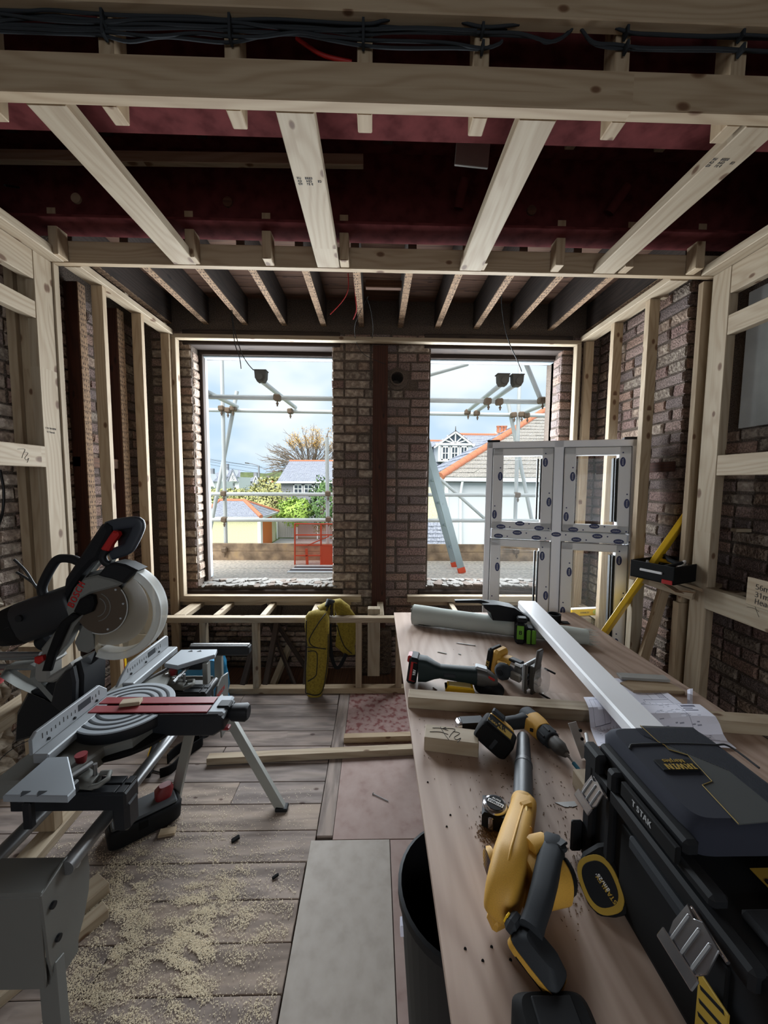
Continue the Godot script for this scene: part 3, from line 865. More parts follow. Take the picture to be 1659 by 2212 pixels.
	put("brace", mb().bar(ZP(1435, 1270, 2.26) - sh.position, ZP(1378, 1460, 2.3) - sh.position, 0.06, 0.03, Vector3.BACK), M.pine_warm, sh)
	# loose battens on the floor
	tag(put("floor_batten", mb().bar(YP(449, 1640, 0.022), YP(905, 1618, 0.022), 0.047, 0.04), M.pine), "long pale pine batten lying across the floorboards by the saw stand", "batten")
	tag(put("floor_batten", mb().bar(YP(743, 1595, 0.02), YP(905, 1590, 0.02), 0.045, 0.036), M.pine_warm), "shorter pine batten on the red-stained sheet by the bench", "batten")

func grade_stamp(parent: Node, xf: Transform3D, w: float) -> void:
	for q in [["CE", -0.04, 0.0], ["0338", 0.0, 0.014], ["C24", 0.0, 0.0], ["UK", 0.036, 0.014], ["CA", 0.036, 0.0], ["5 21", 0.0, -0.014], ["KD", 0.036, -0.014]]:
		text(q[0], 0.013, M.ink, parent, xf * T(Vector3(q[1] * w / 0.1, q[2] * w / 0.1, 0)), "grade_stamp", true)
func mark(parent: Node, xf: Transform3D, kind: int) -> void:      # pencil scribbles
	var strokes: Array = [[[-0.02, 0.02, 0.01, 0.022, 0.0, 0.0, -0.004, -0.012], [0.005, 0.012, 0.022, 0.008, 0.008, -0.01, 0.014, -0.018, 0.024, -0.01, 0.016, -0.028]], [[-0.02, 0.012, 0.0, 0.015, 0.02, 0.01], [-0.026, -0.004, 0.0, 0.0, 0.02, -0.006], [0.0, 0.02, 0.01, -0.004, 0.022, -0.026], [0.004, 0.014, 0.014, 0.02, 0.012, 0.01]]][kind - 1]
	for s in strokes:
		var pts := []
		for i in range(0, s.size(), 2): pts.append(xf * Vector3(s[i] * 1.3, s[i + 1] * 1.3, 0.0))
		put("pencil_mark", mb().tube(spline(pts, 4), 0.0009, 4), M.ink, parent)

# ---------------------------------------------------------------- steel beams, cables
func i_beam(z0: float, z1: float, y0: float, y1: float, label: String) -> void:
	var t := thing("steel_beam", label, "steel beam", Vector3(0, y0, (z0 + z1) * 0.5))
	var d := absf(z1 - z0) * 0.5
	var h := y1 - y0
	var b := mb().bx(-2.2, 0, -d, 2.3, 0.014, d, 0.002).bx(-2.2, h - 0.014, -d, 2.3, h, d, 0.002).bx(-2.2, 0.014, -0.006, 2.3, h - 0.014, 0.006, 0.0)
	put("beam", b, M.red_oxide, t)
func build_steel() -> void:
	i_beam(-1.536, -1.375, 2.9, 3.3, "red oxide steel beam behind the grey cable bundle over the header")
	i_beam(-2.155, -2.0, 2.9, 3.3, "red oxide steel beam with pale round fixings over the rear trimmer")
	# plugs seen on the web
	for q in [[163, 427, 0.024, "pine"], [491, 435, 0.024, "old_board"], [1149, 453, 0.024, "old_board"]]:
		var p := ZP(q[0], q[1], 2.06)
		var m := mb().cyl(p, p + Vector3(0, 0, -0.02), q[2], -1.0, 20)
		tag(put("round_plug", m, M[q[3]]), "round pale plug set in the web of the rear steel beam", "plug", "round plugs in the steel web")
	for q in [[1003, 385, 990, 450], [1355, 400, 1315, 460]]:
		tag(put("bolt_sleeve", mb().cyl(ZP(q[0], q[1], 1.98), ZP(q[2], q[3], 2.03), 0.025, -1.0, 16), M.red_oxide), "short red tube stub fixed to the web of the rear steel beam", "tube", "tube stubs on the rear beam")
	tag(put("packing_plank", mb().bar(ZP(-60, 338, 1.97), ZP(785, 349, 1.97), 0.03, 0.05), M.pine_grey), "long pale packing plank lying over the rear steel beam", "plank")
	tag(put("ceiling_patch", mb().box(T(ZP(1020, 335, 1.8), 0, 0, -4), Vector3(0.15, 0.1, 0.012), 0.002), M.plaster), "torn scrap of plasterboard hanging between the two steel beams", "plasterboard scrap")
	# cables
	var runs := [
		[[0, 22, 60, 24, 110, 22, 210, 30, 300, 34, 420, 37, 490, 43, 600, 42, 780, 52, 830, 44, 880, 33, 930, 40, 985, 44, 1040, 58, 1100, 55, 1190, 40, 1250, 38, 1310, 52, 1360, 70, 1420, 74, 1530, 78, 1610, 76, 1680, 80]],
		[[0, 45, 100, 40, 215, 52, 330, 52, 490, 58, 640, 58, 780, 68, 830, 62, 900, 63, 1030, 70, 1120, 72, 1190, 90, 1230, 70, 1245, 52, 1280, 90, 1330, 96, 1400, 104, 1530, 104, 1610, 108, 1680, 112]],
		[[0, 52, 120, 56, 215, 60, 300, 62, 420, 60, 490, 66, 600, 70, 700, 66, 780, 76, 850, 70, 1000, 72, 1035, 74, 1150, 80, 1180, 92, 1215, 80, 1250, 56, 1290, 98, 1420, 108, 1600, 110, 1680, 114]],
		[[0, 60, 110, 65, 215, 68, 330, 78, 420, 72, 490, 78, 560, 80, 640, 70, 700, 78, 780, 86, 830, 88, 960, 92, 1040, 104, 1075, 96, 1085, 88]],
		[[0, 68, 110, 72, 215, 76, 280, 90, 360, 80, 490, 92, 570, 78, 640, 74, 720, 88, 780, 98, 860, 104, 980, 104, 1040, 106, 1060, 100]],
		[[0, 36, 110, 34, 215, 44, 330, 46, 490, 52, 640, 50, 780, 60, 830, 58, 930, 66, 1030, 72, 1100, 60, 1180, 48, 1260, 42, 1330, 60, 1360, 72, 1530, 80, 1680, 84]],
		[[0, 30, 110, 44, 215, 48, 330, 42, 490, 47, 640, 63, 780, 64, 900, 60, 1030, 66]],
	]
	var drop := [0, 6, 3, 0, 0, 0, 0]
	for i in runs.size():
		var q: Array = runs[i][0]
		var pts := []
		for k in range(0, q.size(), 2): pts.append(ZP(q[k], q[k + 1], 1.262 + 0.006 * (i % 3)))
		tag(put("grey_cable", mb().tube(spline(pts, 5), 0.0045, 6), M.cable_grey), "grey power cable in the bundle clipped above the header", "cable", "grey cables above the header")
	for q in [[225, 55], [498, 65], [785, 75], [1042, 66], [1042, 104], [1352, 72], [1352, 104], [1600, 77], [1600, 110]]:
		var p := ZP(q[0], q[1], 1.262)
		tag(put("cable_clip", mb().bx(p.x - 0.004, p.y - (0.035 if q[0] < 1000 else 0.012), p.z - 0.012, p.x + 0.004, p.y + (0.035 if q[0] < 1000 else 0.012), p.z + 0.014, 0.001), M.cable_grey), "grey plastic clip holding cables on a hanger", "cable clip", "cable clips on the hangers")
	tag(put("red_cable", mb().tube(spline([ZP(640, 82, 1.33), ZP(665, 100, 1.33), ZP(700, 120, 1.33), ZP(760, 134, 1.33)], 6), 0.006, 6), M.cable_red), "red cable hanging behind the front header", "cable")
	# loose cables that hang from the old joists
	var loose := [
		["black_cable", [486, 590, 3.0, 494, 640, 3.0, 500, 680, 3.0, 507, 740, 3.02, 517, 770, 3.02, 521, 797, 3.02], "cable_black", "black cable hanging from the old joists in front of the left opening, straight end"],
		["black_cable", [494, 600, 3.0, 500, 660, 3.0, 506, 710, 3.02, 521, 760, 3.02, 535, 785, 3.02, 548, 800, 3.02], "cable_black", "black cable hanging from the old joists in front of the left opening, bent end"],
		["black_cable", [1085, 600, 2.8, 1083, 650, 2.9, 1089, 700, 3.0, 1100, 740, 3.05, 1118, 780, 3.05, 1127, 803, 3.05], "cable_black", "black cable hanging in front of the right opening"],
		["red_wire", [752, 590, 2.7, 752, 625, 2.75, 740, 650, 2.8, 713, 679, 2.85], "cable_red", "red wire hanging from the old joists, curling toward the left opening"],
		["red_wire", [764, 590, 2.7, 768, 640, 2.75, 770, 670, 2.8, 763, 690, 2.85], "cable_red", "red wire hanging straight beside the trimmed joist"],
		["thin_wire", [795, 640, 2.9, 775, 680, 2.95, 766, 710, 3.05, 772, 745, 3.18, 790, 768, 3.19, 833, 787, 3.19], "cable_black", "thin black wire looping down the brick pier"],
		["thin_wire", [793, 645, 2.9, 801, 670, 2.95, 806, 710, 3.05, 803, 735, 3.15], "cable_black", "short thin black wire hanging by the brick pier"],
	]
	for l in loose:
		var pts := []
		for k in range(0, l[1].size(), 3): pts.append(ZP(l[1][k], l[1][k + 1], l[1][k + 2]))
		tag(put(l[0], mb().tube(spline(pts, 6), 0.0035 if l[0] != "thin_wire" else 0.0022, 6), M[l[2]]), l[3], "cable")
	tag(put("black_cable", mb().tube(spline([XP(0, 1015, -1.9), XP(8, 1060, -1.9), XP(5, 1110, -1.9), XP(-10, 1150, -1.88)], 6), 0.006, 6), M.cable_black), "black cable looping down the brick behind the left wall frame", "cable")
	tag(put("hanging_cord", mb().tube(spline([XP(10, 400, -1.8), XP(60, 408, -1.8), XP(110, 414, -1.78), XP(160, 432, -1.6)], 5), 0.005, 6), M.cable_black), "black cord strung through the web of the rear steel beam", "cable")

# ---------------------------------------------------------------- outside: scaffold, gardens, houses
func outside_mats() -> void:
	var fine := ntex(noise(0.06, 4, 91), [[0.0, Color(0.72, 0.72, 0.72)], [0.5, Color(0.92, 0.92, 0.92)], [1.0, Color(1, 1, 1)]])
	var blot := ntex(noise(0.02, 5, 92), [[0.0, Color(0.6, 0.6, 0.62)], [0.5, Color(0.85, 0.85, 0.87)], [0.7, Color(0.95, 0.95, 0.95)], [1.0, Color(1, 0.98, 0.9)]])
	mat("galv", Color(0.82, 0.84, 0.84), 0.5, 0.1)
	mat("galv_red", Color(0.72, 0.5, 0.46), 0.6, 0.1)
	mat("coupler", Color(0.5, 0.43, 0.36), 0.6, 0.4)
	mat("tube_end", Color(0.3, 0.28, 0.25), 0.8)
	tri_tex(mat("scaf_board", Color(0.95, 0.9, 0.84), 0.9), fine, 0.7, true)
	tri_tex(mat("toe_board", Color(0.76, 0.66, 0.54), 0.9), blot, 0.5, true)
	mat("orange_paint", Color(0.86, 0.32, 0.18), 0.5)
	mat("orange_door", Color(0.78, 0.42, 0.16), 0.6)
	tri_tex(mat("cream_wall", Color(0.95, 0.925, 0.76), 0.9), fine, 0.6, true)
	tri_tex(mat("dash_wall", Color(0.86, 0.88, 0.9), 0.95), fine, 6.0, true)
	mat("white_paint", Color(0.94, 0.95, 0.95), 0.5)
	tri_tex(mat("slate", Color(0.7, 0.72, 0.77), 0.8), blot, 1.3, true)
	tri_tex(mat("slate_lichen", Color(0.7, 0.68, 0.64), 0.85), blot, 1.7, true)
	tri_tex(mat("terracotta", Color(0.83, 0.53, 0.4), 0.9), fine, 3.0, true)
	tri_tex(mat("stone_wall", Color(0.66, 0.67, 0.69), 0.95), blot, 1.5, true)
	tri_tex(mat("fence_wood", Color(0.72, 0.7, 0.68), 0.9), fine, 1.0, true)
	tri_tex(mat("grass_far", Color(0.42, 0.5, 0.28), 1.0), blot, 0.4, true)
	tri_tex(mat("tarmac", Color(0.6, 0.6, 0.6), 0.95), fine, 0.7, true)
	mat("pane", Color(0.25, 0.29, 0.33), 0.1)
	tri_tex(mat("hill", Color(0.42, 0.47, 0.3), 1.0), blot, 0.02, true)
	mat("ladder_alu", Color(0.62, 0.68, 0.69), 0.45, 0.5)
	mat("leaf_dark", Color(0.36, 0.48, 0.27), 0.8)
	mat("leaf_lime", Color(0.62, 0.74, 0.34), 0.8)
	mat("leaf_olive", Color(0.68, 0.68, 0.45), 0.8)
	mat("leaf_tan", Color(0.84, 0.68, 0.36), 0.8)
	mat("bark", Color(0.52, 0.46, 0.4), 0.9)

func pole(a: Vector3, b: Vector3, label: String, m: Material = null, r := 0.0242) -> void:
	tag(put("scaffold_tube", mb().cyl(a, b, r, -1.0, 14), m if m else M.galv), label, "scaffold tube", "scaffold tubes")
func foot(p: Vector3) -> Vector3: return Vector3(p.x, -3.1, p.z)
func coupler(p: Vector3) -> void:
	var b := mb()
	b.box(T(p + Vector3(0, 0, 0.02), 0, 0, rnd(-8, 8)), Vector3(0.07, 0.065, 0.08), 0.012)
	b.cyl(p + Vector3(0.005, -0.03, 0.04), p + Vector3(0.005, -0.09, 0.04), 0.008, -1.0, 8)
	b.cyl(p + Vector3(0.005, -0.055, 0.04), p + Vector3(0.005, -0.07, 0.04), 0.014, -1.0, 6)
	tag(put("scaffold_coupler", b, M.coupler), "rusty scaffold coupler clamped where two tubes cross", "coupler", "scaffold couplers")
func slates(parent: Node, a: Vector3, b: Vector3, c: Vector3, d: Vector3, rows: int, cols: int, m: Material, seed_ := 1) -> void:
	# a..b is the eaves, d..c the ridge; overlapping rows of slates
	var r := RandomNumberGenerator.new()
	r.seed = seed_
	var out := (b - a).cross(d - a).normalized()
	if out.y < 0: out = -out
	var g := mb()
	var full := a.distance_to(b)
	for j in rows:
		var t0 := float(j) / rows
		var t1 := float(j + 1.25) / rows
		if t1 > 1.0: t1 = 1.0
		var l0 := a.lerp(d, t0); var r0 := b.lerp(c, t0)
		var l1 := a.lerp(d, t1); var r1 := b.lerp(c, t1)
		var n := maxi(1, int(round(cols * l0.distance_to(r0) / full)))
		for i in n:
			var s0 := float(i) / n; var s1 := float(i + 1) / n
			var lift := out * (0.035 + r.randf_range(-0.012, 0.012)); var low := out * 0.004
			var p := l0.lerp(r0, s0) + lift; var q := l0.lerp(r0, s1) + lift
			var u := l1.lerp(r1, s1) + low; var w := l1.lerp(r1, s0) + low
			q = p.lerp(q, 0.97); u = w.lerp(u, 0.97)
			g.flat(p, q, u, p - out); g.flat(p, u, w, p - out)
			var e := out * 0.03
			g.flat(p, q, q - e, p - out - (d - a)); g.flat(p, q - e, p - e, p - out - (d - a))
	tag(put("slates", g, m, parent), "", "", "", "stuff")
func ridge_tiles(parent: Node, a: Vector3, b: Vector3, r: float, n: int) -> void:
	var d := (b - a) / n
	for i in n:
		put("ridge_tile", mb().cyl(a + d * i, a + d * (i + 1.06), r * 1.06, r, 8), M.terracotta, parent)
func pane_window(parent: Node, p: Vector3, q: Vector3, cols: int, rows: int, bar_w: float) -> void:   # p lower left, q upper right on a wall that faces the room
	var f := mb()
	var z := p.z
	f.bx(p.x, p.y, z - 0.02, q.x, p.y + bar_w, z + 0.05, 0.004).bx(p.x, q.y - bar_w, z - 0.02, q.x, q.y, z + 0.05, 0.004)
	f.bx(p.x, p.y, z - 0.02, p.x + bar_w, q.y, z + 0.05, 0.004).bx(q.x - bar_w, p.y, z - 0.02, q.x, q.y, z + 0.05, 0.004)
	for i in range(1, cols):
		var x := lerpf(p.x, q.x, float(i) / cols)
		f.bx(x - bar_w * 0.3, p.y, z - 0.02, x + bar_w * 0.3, q.y, z + 0.04, 0.003)
	for i in range(1, rows):
		var y := lerpf(p.y, q.y, float(i) / rows)
		f.bx(p.x, y - bar_w * 0.3, z - 0.02, q.x, y + bar_w * 0.3, z + 0.04, 0.003)
	var w := put("window_frame", f, M.white_paint, parent)
	for i in cols:
		for j in rows:
			var x0 := lerpf(p.x, q.x, float(i) / cols); var y0 := lerpf(p.y, q.y, float(j) / rows)
			put("pane", mb().bx(x0 + bar_w * 0.2, y0 + bar_w * 0.2, z - 0.012, lerpf(p.x, q.x, float(i + 1) / cols) - bar_w * 0.2, lerpf(p.y, q.y, float(j + 1) / rows) - bar_w * 0.2, z, 0.0), M.pane, w)
func bush(called: String, label: String, c: Vector3, rad: Vector3, m: Material, count: int, leaf: float, seed_: int) -> Node3D:
	var t := thing(called, label, "bush", Vector3(c.x, c.y - rad.y, c.z))
	var r := RandomNumberGenerator.new()
	r.seed = seed_
	var g := mb()
	for i in count:
		var d := Vector3(r.randfn(), r.randfn(), r.randfn()).normalized()
		var lump := 1.0 + 0.22 * sin(d.x * 5.0 + seed_) * sin(d.y * 6.0 + 1.0) + 0.15 * sin(d.z * 7.0 + seed_ * 2.0)
		var p := d * rad * lump * r.randf_range(0.8, 1.05) + Vector3.UP * rad.y
		var a := Vector3(r.randfn(), r.randfn(), r.randfn()).normalized() * leaf
		var b := a.cross(d).normalized() * leaf * 0.6
		var nn := (d + Vector3.UP * 0.4).normalized()
		g.tri(p - a, p + b, p + a, nn, nn, nn)
		g.tri(p - a, p - b, p + a, nn, nn, nn)
	tag(put("foliage", g, m, t), "", "", "", "stuff")
	var tw := mb()
	for i in 5: tw.tube(spline([Vector3(rnd(-0.2, 0.2), -0.2, 0), Vector3(rnd(-0.3, 0.3) * rad.x, rad.y * 0.7, rnd(-0.2, 0.2)), Vector3(rnd(-0.7, 0.7) * rad.x, rad.y * 1.4, rnd(-0.4, 0.4))], 3), 0.05, 5)
	put("stems", tw, M.bark, t)
	return t

func build_outside() -> void:
	outside_mats()
	var gy := -3.1
	tag(part("ground", -60, gy - 0.3, -130, 60, gy, -3.7, M.grass_far, self, 0.0), "", "", "", "structure")
	# ---- scaffold
	var deck := 0.61
	for k in 5:
		var z := -3.66 - k * 0.232
		tag(part("scaffold_board", -3.4 + 0.05 * k, deck - 0.038, z - 0.222, 3.4 + 0.03 * k, deck + 0.002 * (k % 2), z, M.scaf_board, self, 0.004), "weathered scaffold deck board outside the openings, %s" % ["against the wall", "second from the wall", "third from the wall", "fourth from the wall", "along the toe board"][k], "scaffold board", "scaffold deck boards")
	tag(part("toe_board", -3.4, deck, -4.84, 3.4, deck + 0.115, -4.80, M.toe_board, self, 0.004), "brown toe board standing on the scaffold deck, lower of two", "toe board", "toe boards")
	tag(part("toe_board", -3.4, deck + 0.117, -4.84, 3.4, deck + 0.215, -4.80, M.toe_board, self, 0.004), "brown toe board standing on the scaffold deck, upper of two", "toe board", "toe boards")
	var FD := 4.87
	for x in [-1.95, -0.62, 1.72]:
		pole(Vector3(x, deck - 0.065, -3.62), Vector3(x, deck - 0.065, -4.95), "transom tube under the scaffold deck boards")
	pole(Vector3(-3.3, deck - 0.115, -4.87), Vector3(3.3, deck - 0.115, -4.87), "ledger tube carrying the outer ends of the deck transoms")
	pole(Vector3(-3.3, deck - 0.115, -3.68), Vector3(3.3, deck - 0.115, -3.68), "ledger tube carrying the inner ends of the deck transoms")
	for x in [-2.6, 2.4]: pole(Vector3(x, -3.1, -3.68), Vector3(x, 1.0, -3.68), "inner scaffold upright close to the brick wall")
	pole(ZP(478, 740, FD), foot(ZP(487, 1190, FD)), "galvanised upright with a rag-wrapped foot outside the left opening")
	pole(ZP(512, 845, FD + 0.08), ZP(447, 1180, FD + 0.08), "slanting galvanised brace outside the left opening", M.galv)
	pole(ZP(706, 945, FD), foot(ZP(713, 1190, FD)), "short upright ending level with the tree, behind the orange gate")
	pole(ZP(380, 856, 4.0), ZP(1200, 869, 4.0), "thicker-looking upper ledger running past both openings")
	pole(ZP(380, 884.5, FD + 0.05), ZP(1210, 898, FD + 0.05), "second ledger just below the upper one, further out")
	pole(ZP(380, 1066.5, FD - 0.05), ZP(1200, 1070, FD - 0.05), "top guard rail at the height of the garage roof", null)
	pole(ZP(380, 1122.5, FD - 0.05), ZP(1200, 1125, FD - 0.05), "lower guard rail in front of the cream garage wall", null)
	for q in [[564, 822, 3.72, 638, 880, 4.95, "cross tube with a dark end piece outside the left opening"], [446, 846, 3.9, 512, 878, 4.95, "cross tube meeting the brace outside the left opening"], [1084, 829, 3.72, 1007, 890, 4.95, "left of two cross tubes outside the right opening"], [1115, 829, 3.72, 1027, 890, 4.95, "right of two cross tubes outside the right opening"], [1195, 866, 4.0, 1130, 892, 4.95, "cross tube end by the hip of the slate roof"]]:
		pole(ZP(q[0], q[1], q[2]), ZP(q[3], q[4], q[5]), q[6])
	for q in [[564, 813], [1086, 821], [1117, 822]]:
		var t := ZP(q[0], q[1], 3.7)
		var b := mb().prism(V2s([-0.055, 0.05, 0.055, 0.05, 0.05, -0.02, 0.03, -0.055, -0.03, -0.055, -0.05, -0.02]), 0.09, Transform3D(Basis(), t + Vector3(0, 0, -0.05)), 0.008)
		b.cyl(t + Vector3(0.0, -0.015, 0.06), t + Vector3(0, -0.015, -0.06), 0.03, -1.0, 14)
		b.bx(t.x - 0.065, t.y + 0.045, t.z - 0.05, t.x + 0.06, t.y + 0.055, t.z + 0.04, 0.003)
		tag(put("tube_bracket", b, M.tube_end), "dark cup-shaped bracket on the end of a scaffold cross tube", "bracket", "brackets on the cross tubes")
	pole(ZP(1125, 740, FD), foot(ZP(1113, 1195, FD)), "galvanised upright outside the right opening")
	pole(ZP(1130, 770, 4.0), ZP(1170, 868, 4.0), "brace dropping to a coupler at the top corner of the right opening")
	pole(ZP(1096, 862, FD + 0.08), ZP(1152, 1140, FD + 0.08), "slanting galvanised brace crossing the upright outside the right opening")
	pole(ZP(745, 861, 4.03), ZP(1010, 786, 4.4), "tube crossing the top corner of the right opening by the brick pier")
	pole(ZP(940, 1025, FD + 0.1), ZP(1060, 1132, FD + 0.1), "thin dark brace passing behind the ladder", null, 0.02)
	pole(ZP(1113, 1175, FD + 0.08), ZP(1150, 1200, FD + 0.08), "stub of a brace above the toe board outside the right opening", null, 0.02)
	for q in [[480, 883, FD], [494, 887, FD], [505, 883, FD], [600, 860, 3.98], [745, 861, 4.01], [628, 889, FD], [1052, 868, 3.98], [1077, 869, 3.98], [1009, 891, FD], [1029, 893, FD], [1168, 866, 3.96], [1108, 897, FD], [1124, 896, FD], [1136, 898, FD], [485, 1066, FD - 0.03], [486, 1122, FD - 0.03], [709, 1066, FD - 0.03], [710, 1121, FD - 0.03], [1116, 1069, FD - 0.03], [487, 1187, FD - 0.06], [1113, 1190, FD - 0.06]]:
		coupler(ZP(q[0], q[1], q[2]))
	# ---- ladder on the deck
	var f0 := YP(998, 1236, deck + 0.01)
	var f1 := YP(983, 1223, deck + 0.01)
	var up := (ZP(930, 985, -f0.z) - f0).normalized()
	var ld := thing("ladder", "aluminium ladder with orange feet standing on the scaffold deck", "ladder", f0)
	for s in [Vector3.ZERO, f1 - f0]:
		put("stile", mb().bar(s + up * 0.05, s + up * 2.4, 0.035, 0.075, Vector3.RIGHT), M.ladder_alu, ld)
		put("foot", mb().bar(s - up * 0.01, s + up * 0.06, 0.045, 0.085, Vector3.RIGHT, 0.008), M.orange_paint, ld)
	for k in 8:
		put("rung", mb().cyl(up * (0.25 + 0.27 * k) + Vector3(0.0, 0, 0.02), f1 - f0 + up * (0.25 + 0.27 * k), 0.014, -1.0, 8), M.ladder_alu, ld)
	# ---- orange loading gate
	var gd := 4.55
	var gt := thing("loading_gate", "orange steel mesh loading gate standing on the scaffold deck", "gate", ZP(675, 1222, gd))
	var G := func(px: float, py: float) -> Vector3: return ZP(px, py, gd) - gt.position
	for q in [[637, 1131, 637, 1222, 0.016], [637, 1131, 740, 1132, 0.014], [637, 1155.5, 740, 1155.5, 0.016], [637, 1177.5, 740, 1177.5, 0.016], [637, 1200, 694, 1200, 0.016], [637, 1222, 740, 1222, 0.016], [693.5, 1131, 693.5, 1222, 0.02], [662, 1185, 664, 1222, 0.03], [665, 1178, 711, 1158, 0.012]]:
		put("frame_bar", mb().bar(G.call(q[0], q[1]), G.call(q[2], q[3]), q[4], 0.02, Vector3.BACK), M.orange_paint, gt)
	put("solid_panel", mb().bar(G.call(694, 1200), G.call(740, 1200), 0.012, 0.25), M.orange_paint, gt)
	var ms := mb()
	for i in 26:
		var y0 := 1133.0 + i * 3.5
		var zig := []
		for k in 41: zig.append(G.call(637 + k * (57.0 / 40.0), y0 + (1.7 if k % 2 else -1.7)))
		ms.tube(zig, 0.0034, 3, false)
	for i in 13:
		var y0 := 1133.0 + i * 3.5
		var zig := []
		for k in 31: zig.append(G.call(694 + k * 1.45, y0 + (1.7 if k % 2 else -1.7)))
		ms.tube(zig, 0.0034, 3, false)
	tag(put("wire_mesh", ms, M.orange_paint, gt), "", "", "", "stuff")
	var wp := thing("deck_panel", "white and black slatted panel lying flat on the scaffold deck below the orange gate", "panel", YP(680, 1232, deck))
	for k in 5:
		part("slat", -0.28 + 0.01 * k, 0.003, 0.16 - k * 0.07, 0.32, 0.02, 0.10 - k * 0.07, M.white_paint if k % 2 == 0 else M.cable_black, wp)
	# ---- cream garage with slate hip roof
	var D := 26.0
	var g := thing("garage", "cream rendered garage with a slate hipped roof and an orange plank door", "garage", Vector3(ZP(500, 1186, D).x, gy, -D))
	var L := func(px: float, py: float, dd: float) -> Vector3: return ZP(px, py, dd) - g.position
	var e0: Vector3 = L.call(425, 1117, D); var e1: Vector3 = L.call(560, 1118, D)
	put("wall", mb().bx(e0.x, 0, -4.2, e1.x, e1.y, 0, 0.01), M.cream_wall, g)
	var dr0 := put("door", mb().bx(e1.x, 0, -3.0, e1.x + 0.04, 2.1, -0.5, 0.01), M.white_paint, g)
	for k in 7: put("door_plank", mb().bx(e1.x + 0.04, 0.02, -2.9 + k * 0.33, e1.x + 0.07, 2.04, -2.9 + k * 0.33 + 0.32, 0.006), M.orange_door, dr0)
	put("corner_trim", mb().bx(e1.x - 0.1, 0, 0, e1.x + 0.12, e1.y, 0.1, 0.01), M.white_paint, g)
	put("fascia", mb().bar(Vector3(e0.x, e1.y, 0.2), Vector3(e1.x + 0.15, e1.y, 0.2), 0.1, 0.16), M.white_paint, g)
	put("fascia", mb().bar(Vector3(e1.x + 0.1, e1.y, 0.2), Vector3(e1.x + 0.15, e1.y, -4.3), 0.1, 0.16), M.white_paint, g)
	var rl: Vector3 = L.call(474, 1081, D + 2.2); var rr: Vector3 = L.call(528.5, 1081.5, D + 2.2)
	var bk := Vector3(e1.x + 0.2, e1.y, -4.4)
	slates(g, Vector3(e0.x, e1.y + 0.05, 0.25), Vector3(e1.x + 0.2, e1.y + 0.05, 0.25), rr, rl, 12, 26, M.slate, 3)
	slates(g, Vector3(e1.x + 0.2, e1.y + 0.05, 0.25), bk, rr, rr + Vector3(-0.02, 0, 0), 12, 14, M.slate, 4)
	ridge_tiles(g, rl, rr, 0.13, 8)
	ridge_tiles(g, rr, Vector3(e1.x + 0.2, e1.y + 0.1, 0.27), 0.14, 7)
	ridge_tiles(g, rr, bk + Vector3(0, 0.1, 0), 0.1, 8)
	ridge_tiles(g, rl, Vector3(e0.x + 0.4, e1.y + 0.1, 0.25), 0.12, 7)
	# ---- fence and yard
	var fy := thing("garden_fence", "grey upright board fence with white posts beside the garage", "fence", Vector3(ZP(655, 1167, 31).x, gy, -31))
	for k in 34:
		var x := ZP(597, 1130, 31).x - fy.position.x + k * 0.155
		part("fence_board", x, 0.1, 0, x + 0.148, 1.62 + 0.02 * sin(k * 2.0), 0.03, M.fence_wood, fy, 0.004)
	for px in [599, 642, 686, 720]: part("fence_post", ZP(px, 1130, 31).x - fy.position.x - 0.05, 0, 0.03, ZP(px, 1130, 31).x - fy.position.x + 0.05, 1.66, 0.12, M.white_paint, fy, 0.005)
	tag(part("yard", ZP(575, 1180, 27).x, gy, -31, ZP(760, 1180, 27).x, gy + 0.02, -24, M.tarmac, self, 0.0), "grey tarmac yard between the garage and the board fence", "yard")
	# ---- stone house behind the hedge
	D = 33.0
	var h := thing("stone_house", "grey stone house with a slate roof and white casement windows behind the hedge", "house", Vector3(ZP(670, 1095, D).x, gy, -D))
	var H := func(px: float, py: float, dd: float) -> Vector3: return ZP(px, py, dd) - h.position
	var w0: Vector3 = H.call(607, 1042, D); var w1: Vector3 = H.call(780, 1042, D)
	put("wall", mb().bx(w0.x, 0, -5, w1.x, w0.y, 0, 0.01), M.stone_wall, h)
	slates(h, H.call(598, 1041, D - 0.4), H.call(800, 1041, D - 0.4), H.call(800, 996, D + 3), H.call(626, 996, D + 3), 16, 40, M.slate, 5)
	slates(h, H.call(598, 1041, D - 0.4) + Vector3(0, 0, -6), H.call(598, 1041, D - 0.4), H.call(626, 996, D + 3), H.call(626, 996, D + 3) + Vector3(0, 0, -0.1), 12, 14, M.slate, 6)
	ridge_tiles(h, H.call(625, 995.5, D + 3), H.call(800, 996, D + 3), 0.09, 16)
	put("fascia", mb().bar(H.call(597, 1042, D - 0.4), H.call(800, 1042, D - 0.4), 0.1, 0.14), M.white_paint, h)
	for px in [634, 656, 678]: pane_window(h, H.call(px, 1066, D - 0.05), H.call(px + 20, 1046, D - 0.05), 2, 2, 0.1)
	# ---- street lamp and wires
	D = 40.0
	var lp := thing("street_lamp", "tall grey street lamp post with a long arm above the distant roofs", "street lamp", Vector3(ZP(560, 1080, D).x, gy, -D))
	var top := ZP(559, 1006, D) - lp.position
	put("column", mb().cyl(Vector3.ZERO, top, 0.12, 0.09, 10), M.stone_wall, lp)
	put("arm", mb().tube([top, ZP(545, 1002, D) - lp.position, ZP(534, 1000, D) - lp.position], 0.05, 6), M.stone_wall, lp)
	put("lantern", mb().bar(ZP(538, 1001, D) - lp.position, ZP(530, 1000, D) - lp.position, 0.3, 0.1), M.tube_end, lp)
